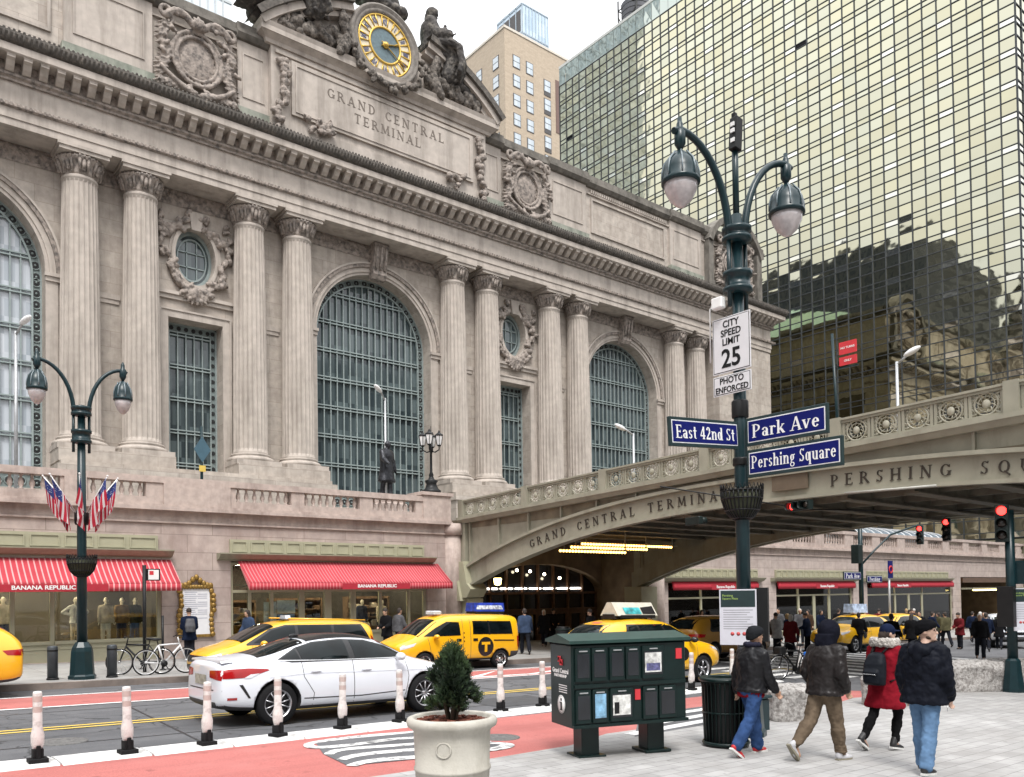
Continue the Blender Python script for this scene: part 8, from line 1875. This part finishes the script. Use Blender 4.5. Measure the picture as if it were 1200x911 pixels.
# 3 woman in parka
t = pthing('person in crimson parka with grey fur hood, navy cap and black backpack walking away', 11.45, 5.75, -6)
f = Fig(1.75, ((-18, 22, 36), (20, 34, 10)), ((4, 8, 40, 10), (-6, 8, 52, 14)), 3, turn=-28)
dress(t, f, SKIN[1], PARKA, BLKC, SHBK, SOLE, dict(hem=-.34, loose=1.14, flare=1.12, sleeve=1.16), dict(loose=.86, cuff=True), hat='cap', hatm=CAPN, hair=simple('dark_brown_hair', (.035, .022, .016), .7))
m = M(); rg = random.Random(5)
for i in range(90): a = pi*.22+pi*1.56*i/89; m.ell(f.T(.155*cos(a)-.02, .165*sin(a), .575+rg.uniform(-.02, .03)), (.045, .045, .05), 7, 5)
blob(m, 'fur_trim', FUR, .011, 1, .03, .03, t, False)
bk = thing('backpack', 'black backpack worn on the back of the crimson parka', 'backpack', t.location, t.rotation_euler[2])
m = M(); m.loft([(f.T(-.24, 0, -.02), (.09, 0, 0), (0, .145, 0)), (f.T(-.255, 0, .1), (.11, 0, 0), (0, .16, 0)), (f.T(-.24, 0, .28), (.10, 0, 0), (0, .155, 0)), (f.T(-.21, 0, .40), (.07, 0, 0), (0, .12, 0)), (f.T(-.2, 0, .44), (.03, 0, 0), (0, .07, 0))], 24); m.loft([(f.T(-.34, 0, .0), (.04, 0, 0), (0, .11, 0)), (f.T(-.35, 0, .16), (.045, 0, 0), (0, .12, 0)), (f.T(-.33, 0, .2), (.03, 0, 0), (0, .1, 0))], 20)
blob(m, 'bag', cloth('backpack_nylon', (.018, .021, .028), .45, .3), .012, 4, .01, .08, bk, False)
m = M(); m.tube([f.T(-.395, -.1+.02*i, .13) for i in range(11)], .006, 5); m.build('zip', CHROME, bk, False)
m = M()
for sd in (-1, 1): m.tube([f.T(-.2, sd*.08, .43), f.T(-.05, sd*.12, .565), f.T(.1, sd*.13, .50), f.T(.155, sd*.15, .32), f.T(.06, sd*.235, .12), f.T(-.14, sd*.17, .04)], .022, 6, squash=.5)
m.build('strap', BLK, bk, False)
# 4 man in jeans
t = pthing('person in black beanie, navy black hooded jacket and light blue jeans, head turned right', 10.25, 4.66, -2)
f = Fig(1.83, ((9, 4, 0), (-11, 5, 4)), ((-8, 12, 30, 14), (-8, 12, 34, 16)), 3, turn=-78)
dress(t, f, SKIN[1], NAVY, JEANL, SHBK, SOLE, dict(hem=-.14, loose=1.24, sleeve=1.28), dict(loose=1.06), hat='beanie', hatm=KNITB, hood='down', topdisp=.022)
m = M(); m.cap(f.hp(.062, 0, -.094), .027, f.hp(.02, .05, -.066), .024); m.cap(f.hp(.062, 0, -.094), .027, f.hp(.02, -.05, -.066), .024); m.cap(f.hp(.086, .022, -.043), .009, f.hp(.086, -.022, -.043), .009); blob(m, 'beard', simple('short_dark_beard', (.05, .032, .022), .9), .009, 1, .006, .01, t, False)
m = M()
for sd in (-1, 1): m.tube([f.hp(.105+.004*cos(a), sd*.036+.024*cos(a), .018+.02*sin(a)) for a in [2*pi*i/14 for i in range(14)]], .0028, 4, closed=True); m.tube([f.hp(.105, sd*.06, .022), f.hp(.02, sd*.086, .02), f.hp(-.01, sd*.09, .01)], .0028, 4)
m.tube([f.hp(.108, -.012, .02), f.hp(.11, 0, .023), f.hp(.108, .012, .02)], .0028, 4); m.build('spectacles', BLACK, t, False)
m = M(); m.tube([f.T(.05, -.235, -.15), f.T(.05, -.24, -.21)], .004, 4); m.build('drawcord', CHROME, t, False)

# ---- crowd templates
CG = dict(blk=cloth('crowd_black', (.014, .014, .016)), navy=cloth('crowd_navy', (.014, .022, .05)), red=cloth('crowd_maroon', (.17, .02, .025)), olive=cloth('crowd_olive', (.12, .11, .06)), brown=cloth('crowd_brown', (.10, .06, .04)), grey=cloth('crowd_grey', (.14, .14, .15)), white=cloth('crowd_white', (.55, .55, .55)), blue=cloth('crowd_blue', (.06, .09, .16)))
TOP = cloth('template_top', (.014, .014, .016)); BOT = cloth('template_bottom', (.02, .022, .03)); HAIRT = simple('template_hair', (.03, .022, .018), .8)
def template(kw, ck, hatk, vox=.026):
    t = thing('person', 'x', 'person', (0, 0, 0)); f = Fig(**kw); m = f.body()
    blob(m, 'body', SKIN[0], vox*.7, 2, 0, .1, t, False); blob(f.trousers(1.0), 'trousers', BOT, vox, 3, 0, .1, t, False); blob(f.coat(**ck), 'coat', TOP, vox, 3, .02, .15, t, False)
    blob(f.shoes(M()), 'shoes', SHBK, vox*.8, 1, 0, .1, t, False)
    m = M(); k = f.k
    if hatk == 'hair': m.ell(f.hp(-.015, 0, .025), (.1*k, .088*k, .108*k), 12, 8); m.cap(f.hp(-.05, 0, -.02), .07*k, f.hp(-.055, 0, -.06), .055*k)
    elif hatk == 'long': m.ell(f.hp(-.015, 0, .02), (.11*k, .1*k, .115*k), 12, 8); m.cap(f.hp(-.05, 0, -.02), .09*k, f.hp(-.09, 0, -.25), .09*k)
    else: m.ell(f.hp(-.008, 0, .045), (.112*k, .095*k, .105*k), 12, 8)
    blob(m, 'hair' if hatk != 'hat' else 'hat', HAIRT, vox*.7, 2, 0, .1, t, False); return t
TP = [template(dict(H=1.77, legs=((18, 8), (-18, 14)), arms=((-16, 10, 14), (18, 10, 22))), dict(hem=-.12, loose=1.1, sleeve=1.1), 'hair'),
      template(dict(H=1.72, legs=((2, 2), (-3, 3)), arms=((6, 8, 70, 25), (6, 8, 66, 25))), dict(hem=-.28, loose=1.1, flare=1.05, sleeve=1.1), 'hat'),
      template(dict(H=1.68, legs=((10, 4), (-12, 10)), arms=((-8, 9, 20), (10, 9, 24))), dict(hem=-.34, loose=1.06, flare=1.1, sleeve=1.0), 'long')]
used = [False]*3
def crowd(k, x, y, rz, label, top='blk', bottom=None, hair=None, group=None, bag=None, dz=0):
    first = not used[k]
    sub = {'template_top': CG[top]}
    if bottom: sub['template_bottom'] = bottom
    if hair: sub['template_hair'] = hair
    o = dup(TP[k], (x, y, gz(x)+dz), radians(rz), label, group, sub=sub); o['label'] = label; o['group'] = 'people in the crowd'
    if bag:
        b = thing('backpack', bag, 'backpack', (x, y, gz(x)+dz), radians(rz)); m = M(); m.loft([(Vector((-.26, 0, .95)), (.1, 0, 0), (0, .15, 0)), (Vector((-.27, 0, 1.15)), (.12, 0, 0), (0, .17, 0)), (Vector((-.23, 0, 1.4)), (.08, 0, 0), (0, .13, 0))], 16); blob(m, 'bag', CG['olive' if 'olive' in bag else 'grey'], .03, 2, .01, .1, b, False)
    return o
GRH = simple('white_hair', (.5, .48, .45), .8); BLO = simple('fair_hair', (.35, .24, .12), .8)
crowd(0, 34.8, 18.6, 20, 'tall person in black seen from behind beyond the hooded man', 'blk'); crowd(2, 36.7, 17.2, 10, 'person with long dark hair and black coat behind the crimson parka', 'blk')
crowd(0, 34.2, 13.4, 205, 'white haired person in dark jacket crossing toward the left before the white SUV', 'blk', hair=GRH)
crowd(0, 28.2, 19.0, 30, 'person in brown with an olive backpack just right of the rules notice', 'brown', bag='olive backpack on the person right of the rules notice'); crowd(2, 29.5, 18.6, 15, 'person in maroon jacket beside the olive backpack', 'red', hair=GRH); crowd(1, 31.0, 20.2, 60, 'person in pale shirt in the group before the lit shop', 'white')
crowd(2, 33.0, 20.9, 80, 'person in blue coat left of a matching blue coat in the far group', 'navy', hair=BLO); crowd(1, 34.0, 20.6, 100, 'person in navy coat standing right in the far group', 'navy')
crowd(0, 30.2, 14.9, 10, 'dark coated person just left of the hooded man head', 'blk'); crowd(1, 36.0, 24.2, 200, 'person in black on the far pavement behind the yellow taxi roof', 'blk', dz=.15); crowd(0, 38.0, 24.6, 180, 'person in grey on the far pavement before the shop door', 'grey', dz=.15); crowd(2, 40.5, 24.4, 170, 'person in dark coat by the yellow taxi sign', 'brown', dz=.15)
crowd(2, 43.5, 22.9, 170, 'person in white top near the far mast foot', 'white', hair=BLO, dz=.15); crowd(0, 42.0, 23.6, 0, 'person in black right of the tall man near the far mast', 'blk', dz=.15); crowd(1, 46.0, 23.4, 0, 'person in maroon at the far pavement right of the mast', 'red', dz=.15)
crowd(0, 40.5, 15.6, 20, 'person in navy partly hidden behind the jeans man face', 'navy'); crowd(2, 43.0, 16.0, 15, 'person in black in the cluster right of the jeans man', 'blk'); crowd(0, 45.5, 17.6, 190, 'person in grey in the cluster left of the white SUV', 'grey'); crowd(1, 48.0, 18.8, 0, 'person in black far in the cluster near the white SUV', 'blk', hair=GRH); crowd(0, 50.5, 20.2, 0, 'person in navy farthest in the right hand crowd', 'navy')
crowd(0, 24.0, 21.0, 90, 'person in brown coat standing before the dim taxi under the viaduct', 'brown'); crowd(1, 22.7, 22.9, 100, 'dark coated person by the hotel shop doors left of the dim taxi', 'blk', dz=.15); crowd(2, 26.5, 25.6, 200, 'person with fair hair on the pavement under the viaduct', 'olive', hair=BLO, dz=.15); crowd(0, 29.2, 26.2, 0, 'person in black passing the shop beside the viaduct pier', 'blk', dz=.15)
crowd(1, 9.35, 28.6, 78, 'person in hooded navy coat reading the gold framed notice', 'navy', bag='grey backpack on the person reading the gold framed notice', dz=.15); crowd(2, 11.3, 28.3, 200, 'person in blue jacket on the pavement behind the minivan taxi', 'blue', hair=HAIRT, dz=.15); crowd(1, 16.4, 27.6, 200, 'person in black with a pale face by the shop end of the right awning', 'blk', dz=.15); crowd(0, 17.4, 28.4, 10, 'person in purple grey walking behind the van taxi bonnet', 'grey', dz=.15)
crowd(0, 20.6, 24.4, 60, 'person in blue grey walking to the dark entrance behind the van taxi', 'blue', dz=.15); crowd(2, 25.2, 28.5, 220, 'person with white hair leaving the dark entrance under the viaduct', 'blk', hair=GRH, dz=.15); crowd(1, 26.2, 29.0, 250, 'second dark person at the entrance doors under the viaduct', 'blk', dz=.15)
rgc = random.Random(12); WEAR = [('blk', 'black coat'), ('navy', 'navy jacket'), ('grey', 'grey coat'), ('blk', 'black jacket'), ('brown', 'brown coat'), ('olive', 'olive jacket'), ('red', 'maroon coat')]
WHERE = [(46.8, 21.4, 'just left of the white SUV on the far corner'), (48.2, 22.6, 'in the far corner cluster before the yellow lit canopy'), (50.1, 23.6, 'under the left end of the yellow lit canopy'), (52.4, 24.8, 'before the dark canopy entrance'), (55.0, 25.6, 'walking by the canopy entrance pier'), (49.6, 21.6, 'behind the white SUV bonnet'), (47.4, 24.8, 'by the stone pier left of the canopy'), (44.6, 24.2, 'before the shopfront right of the far mast'), (39.2, 23.0, 'left of the far mast base'), (37.0, 22.8, 'behind the taxi with the pale roof sign'), (33.2, 23.4, 'on the far pavement before the lit display'), (31.6, 24.6, 'on the far pavement left of the lit display'), (43.4, 18.6, 'crossing behind the jeans man shoulder'), (41.6, 17.2, 'crossing beside the long haired walker'), (35.2, 24.9, 'beside the shop door with the lit shelves'), (45.4, 20.2, 'in the crossing crowd left of the white SUV')]
for i, (x, y, wh) in enumerate(WHERE):
    c_, nm = WEAR[i % 7]; crowd(i % 3, x, y, rgc.uniform(0, 360), 'person in '+nm+' '+wh, c_, hair=(GRH if i % 5 == 4 else BLO if i % 7 == 3 else None), dz=.15 if y > 22.3 else 0)
for t_ in TP:
    for c_ in list(t_.children): bpy.data.objects.remove(c_)
    bpy.data.objects.remove(t_)
# driver heads are left to the dark glass; shop mannequins
MAN = simple('mannequin_ivory', (.75, .68, .55), .5, var=.04)
def mannequin(x, y, rz, label, top, bot, arms=((2, 6, 10), (2, 6, 10)), head=True):
    t = thing('mannequin', label, 'mannequin', (x, y, gz(x)+.62), radians(rz), 'shop window mannequins'); f = Fig(1.62, ((2, 2), (-2, 2)), arms, 0)
    m = f.body()
    blob(m, 'body', MAN, .02, 2, 0, .1, t, False); blob(f.trousers(.95), 'trousers', bot, .022, 3, .01, .1, t, False); blob(f.coat(hem=-.14, loose=.95, sleeve=.95), 'jacket', top, .022, 3, .015, .1, t, False)
    m = M(); m.lathe([(.2, -.1), (.2, .0)], 18); m.build('stand', STEEL, t, False)
mannequin(6.30, YS+1.0, -95, 'cream mannequin with hands on hips half behind the lamp post', GOODS[3], GOODS[0], ((-30, 45, 80, 100), (-30, 45, 80, 100))); mannequin(7.2, YS+.9, -90, 'mannequin in cream jacket and pale trousers in the left shop window', GOODS[0], GOODS[3]); mannequin(7.75, YS+1.1, -85, 'mannequin in tan jacket and dark trousers in the left shop window', cloth('tan_jacket', (.42, .27, .12)), GOODS[1]); mannequin(8.2, YS+1.2, -80, 'mannequin in olive top and blue trousers rightmost in the left shop window', CG['olive'], GOODS[4])
mannequin(4.25, YS+1.2, -90, 'dress form in cream coat at the left edge of the shop window', GOODS[0], GOODS[1]); mannequin(17.0, YS+1.0, -90, 'mannequin in white trousers in the right awning shop window', GOODS[1], GOODS[3]); mannequin(18.0, YS+1.1, -90, 'mannequin in cream sweater at the right end of the awning shop window', GOODS[0], GOODS[1])
mannequin(53.0, YS+1.0, -100, 'mannequin in dark dress in the far red fronted shop window', GOODS[1], GOODS[4]); mannequin(46.6, YS+1.0, -90, 'mannequin in white top in the far shop window left of its door', GOODS[3], GOODS[3])

# ================================================================ STATUES
BRZ = simple('dark_bronze', (.030, .031, .036), .4, metal=.6, var=.3, scale=6, bump=.3)
t = thing('statue', 'dark bronze statue of a standing figure in a long coat before the middle arched window', 'statue', (20.3, 34, 5.25), radians(-75))
f = Fig(2.75, ((5, 3, 0), (-6, 5, 0)), ((4, 10, 8), (28, 14, 30)), 0, turn=10)
m = f.body()
m2 = f.coat(hem=-.46, loose=1.1, flare=1.2, sleeve=1.1); m.v += [] ; m._merge(m2, None); m._merge(f.shoes(M()), None); m._merge(f.trousers(1.0), None)
m.xf(Matrix.Translation((0, 0, 1.45))); blob(m, 'figure', BRZ, .035, 3, .04, .2, t, False)
m = M(); m.bbox(-.7, .7, -.7, .7, 0, 1.2, .05); m.bbox(-.55, .55, -.55, .55, 1.2, 1.46, .03); m.build('pedestal', GRANITE_P, t, False)
# sculpture group over the clock (part of the terminal)
SCU = simple('blackened_stone', (.05, .045, .042), .85, var=.45, scale=3, bump=.8, bscale=8, stain=(.21, .19, .165), sscale=2.2, sth=(.5, .66))
def place(m, mt): return m.xf(mt)
def seated(H, sx):
    f = Fig(H, ((78, 74, 0), (70, 88, 0)), ((70, 10, 105), (20, 14, 60)) if sx > 0 else ((10, 30, 40), (40, 12, 70)), -4, turn=-10, nod=14); m = f.body(); k = f.k
    m._merge(f.coat(hem=-.1, loose=1.45, sleeve=1.5), None); m._merge(f.trousers(1.9), None); m._merge(f.shoes(M()), None)
    for i in range(12):     # drapery over the knees
        y = -.28+.05*i; m.tube([f.T(.1, y, .02), f.T(.35, y*1.1, -.02), f.T(.5, y*1.15, -.12), f.T(.52+.04*(i % 2), y*1.2, -.45), f.T(.45, y*1.3, -.62)], [.07*k, .09*k, .08*k, .07*k, .05*k], 6)
    m.ell(f.hp(-.01, 0, .06), (.125*k, .11*k, .11*k), 12, 8); m.cap(f.hp(-.06, 0, .04), .08*k, f.hp(-.08, 0, -.08), .06*k); return m, f
rz = Matrix.Rotation
m, f = seated(6.6, 1); m.xf(Matrix.Translation((XC+4.0, 49.4, 39.1)) @ rz(radians(-32), 4, 'Z'))
for i in range(7): m.ell((XC+4.2+.55*i, 49.3, 41.0-.42*i), (.75, .9, .55), 10, 6)
m.cap((XC+6.8, 48.9, 40.4), .3, (XC+8.3, 48.7, 39.0), .22); m.ell((XC+8.0, 48.6, 39.3), (.5, .5, .12), 12, 6)
blob(m, 'seated_sculpture', SCU, .07, 1, .10, .16, GC)
m, f = seated(6.4, -1); m.xf(Matrix.Translation((XC-4.6, 49.5, 39.1)) @ rz(radians(-140), 4, 'Z'))
rg = random.Random(8)
for i in range(8): m.ell((XC-4.2-.7*i, 49.3, 41.1-.36*i), (.8, .9, .6), 10, 6)
for i in range(14): leafcurl(m, rg, (XC-3.4-.3*i, 41.6-.15*i), rg.uniform(3, 6), 1.3, .22, rg.uniform(-1.5, 1.5), 48.9)
m.tube([(XC-9.6+.9*cos(a), 48.7, 39.6+.9*sin(a)) for a in [2*pi*i/16 for i in range(16)]], .25, 8, closed=True)
for i in range(6): m.cap((XC-9.6, 48.7, 39.6), .16, (XC-9.6+.9*cos(i), 48.7, 39.6+.9*sin(i)), .14, 6)
m.loft([((XC-11, 48.8, 38.3), (.1, 0, 0), (0, .5, 0)), ((XC-9.8, 48.7, 38.6), (.3, 0, .3), (0, .7, 0)), ((XC-7.5, 48.8, 39.4), (.3, 0, .3), (0, .7, 0)), ((XC-6.5, 48.9, 40.3), (.3, 0, .3), (0, .6, 0))], 14)
blob(m, 'reclining_sculpture', SCU, .07, 1, .10, .16, GC)
f = Fig(7.6, ((4, 3, 0), (-8, 14, 10)), ((40, 30, 30), (-20, 20, 20)), 2, turn=15); m = f.body(); m._merge(f.coat(hem=-.12, loose=1.05, sleeve=.9), None); k = f.k
for i in range(9): m.tube([f.T(-.12, -.2+.05*i, .45), f.T(-.22, -.25+.06*i, .0), f.T(-.2, -.3+.08*i, -.5), f.T(-.12, -.36+.1*i, -.9)], [.1, .3, .4, .3], 6)
m.ell(f.hp(0, 0, .05), (.13*k, .11*k, .1*k), 12, 8); m.xf(Matrix.Translation((XC, 49.6, 42.9)) @ rz(radians(-90), 4, 'Z'))
for i in range(5): m.ell((XC-1.2+.6*i, 49.3, 43.0), (.6, .7, .45), 10, 6)
blob(m, 'standing_sculpture', SCU, .08, 1, .10, .16, GC)
# ================================================================ LIGHT, SKY, CAMERA
w = bpy.data.worlds.new('World'); sc.world = w; w.use_nodes = True; nt = w.node_tree; bg = nt.nodes['Background']
sky = nt.nodes.new('ShaderNodeTexSky'); sky.sky_type = 'NISHITA'; sky.sun_disc = False
SE, SR = radians(57), radians(212)
sky.sun_elevation = SE; sky.sun_rotation = SR; sky.air_density = 1.0; sky.dust_density = 5.0; sky.ozone_density = 1.0
hs = nt.nodes.new('ShaderNodeHueSaturation'); hs.inputs['Saturation'].default_value = .12; hs.inputs['Value'].default_value = 1.0
nt.links.new(sky.outputs[0], hs.inputs['Color'])
tcw = nt.nodes.new('ShaderNodeTexCoord'); spw = nt.nodes.new('ShaderNodeSeparateXYZ'); nt.links.new(tcw.outputs['Generated'], spw.inputs[0])
ovc = nt.nodes.new('ShaderNodeMapRange'); ovc.inputs[1].default_value = 0; ovc.inputs[2].default_value = 1; ovc.inputs[3].default_value = 4.6; ovc.inputs[4].default_value = 17.5     # overcast sky: brighter overhead
nt.links.new(spw.outputs[2], ovc.inputs[0])
nzw = nt.nodes.new('ShaderNodeTexNoise'); nzw.inputs['Scale'].default_value = 2.2; nzw.inputs['Detail'].default_value = 5; nt.links.new(tcw.outputs['Generated'], nzw.inputs[0])
cl = nt.nodes.new('ShaderNodeMapRange'); cl.inputs[1].default_value = .3; cl.inputs[2].default_value = .7; cl.inputs[3].default_value = .88; cl.inputs[4].default_value = 1.12; nt.links.new(nzw.outputs['Fac'], cl.inputs[0])
mul = nt.nodes.new('ShaderNodeMath'); mul.operation = 'MULTIPLY'; nt.links.new(ovc.outputs[0], mul.inputs[0]); nt.links.new(cl.outputs[0], mul.inputs[1])
gry = nt.nodes.new('ShaderNodeVectorMath'); gry.operation = 'SCALE'; gry.inputs[0].default_value = (.985, .995, 1.02); nt.links.new(mul.outputs[0], gry.inputs['Scale'])
mx = nt.nodes.new('ShaderNodeMix'); mx.data_type = 'RGBA'; mx.inputs[0].default_value = .75
nt.links.new(hs.outputs[0], mx.inputs[6]); nt.links.new(gry.outputs[0], mx.inputs[7]); nt.links.new(mx.outputs[2], bg.inputs[0]); bg.inputs[1].default_value = .098
sd = bpy.data.lights.new('sun', 'SUN'); sd.energy = 1.5; sd.angle = radians(16); sd.color = (1, .965, .92)
so = bpy.data.objects.new('sun', sd); COL.objects.link(so)
dirv = Vector((sin(SR)*cos(SE), cos(SR)*cos(SE), sin(SE)))      # towards the sun
so.rotation_euler = dirv.to_track_quat('Z', 'Y').to_euler()
so.location = (0, -20, 60)
cd = bpy.data.cameras.new('camera'); cam = bpy.data.objects.new('camera', cd); COL.objects.link(cam); sc.camera = cam
F_ = 975.015; yaw, pit, rol = radians(39.3255), radians(1.15741), radians(-.81164)
fw = Vector((sin(yaw)*cos(pit), cos(yaw)*cos(pit), sin(pit))); rt = Vector((cos(yaw), -sin(yaw), 0)); up = rt.cross(fw)
r2 = rt*cos(rol)+up*sin(rol); u2 = -rt*sin(rol)+up*cos(rol)
cam.matrix_world = Matrix(((r2.x, u2.x, -fw.x, 0), (r2.y, u2.y, -fw.y, 0), (r2.z, u2.z, -fw.z, 2.1), (0, 0, 0, 1)))
cd.sensor_width = 36; cd.lens = F_/1200*36; cd.shift_y = (677.07-455.5)/1200; cd.clip_start = .1; cd.clip_end = 2000
sc.view_settings.view_transform = 'Standard'; sc.view_settings.look = 'None'; sc.view_settings.exposure = .94; sc.view_settings.gamma = 1; sc.view_settings.use_curve_mapping = False
sc.cycles.max_bounces = 8; sc.cycles.transparent_max_bounces = 12; sc.cycles.use_adaptive_sampling = True; sc.cycles.use_denoising = True
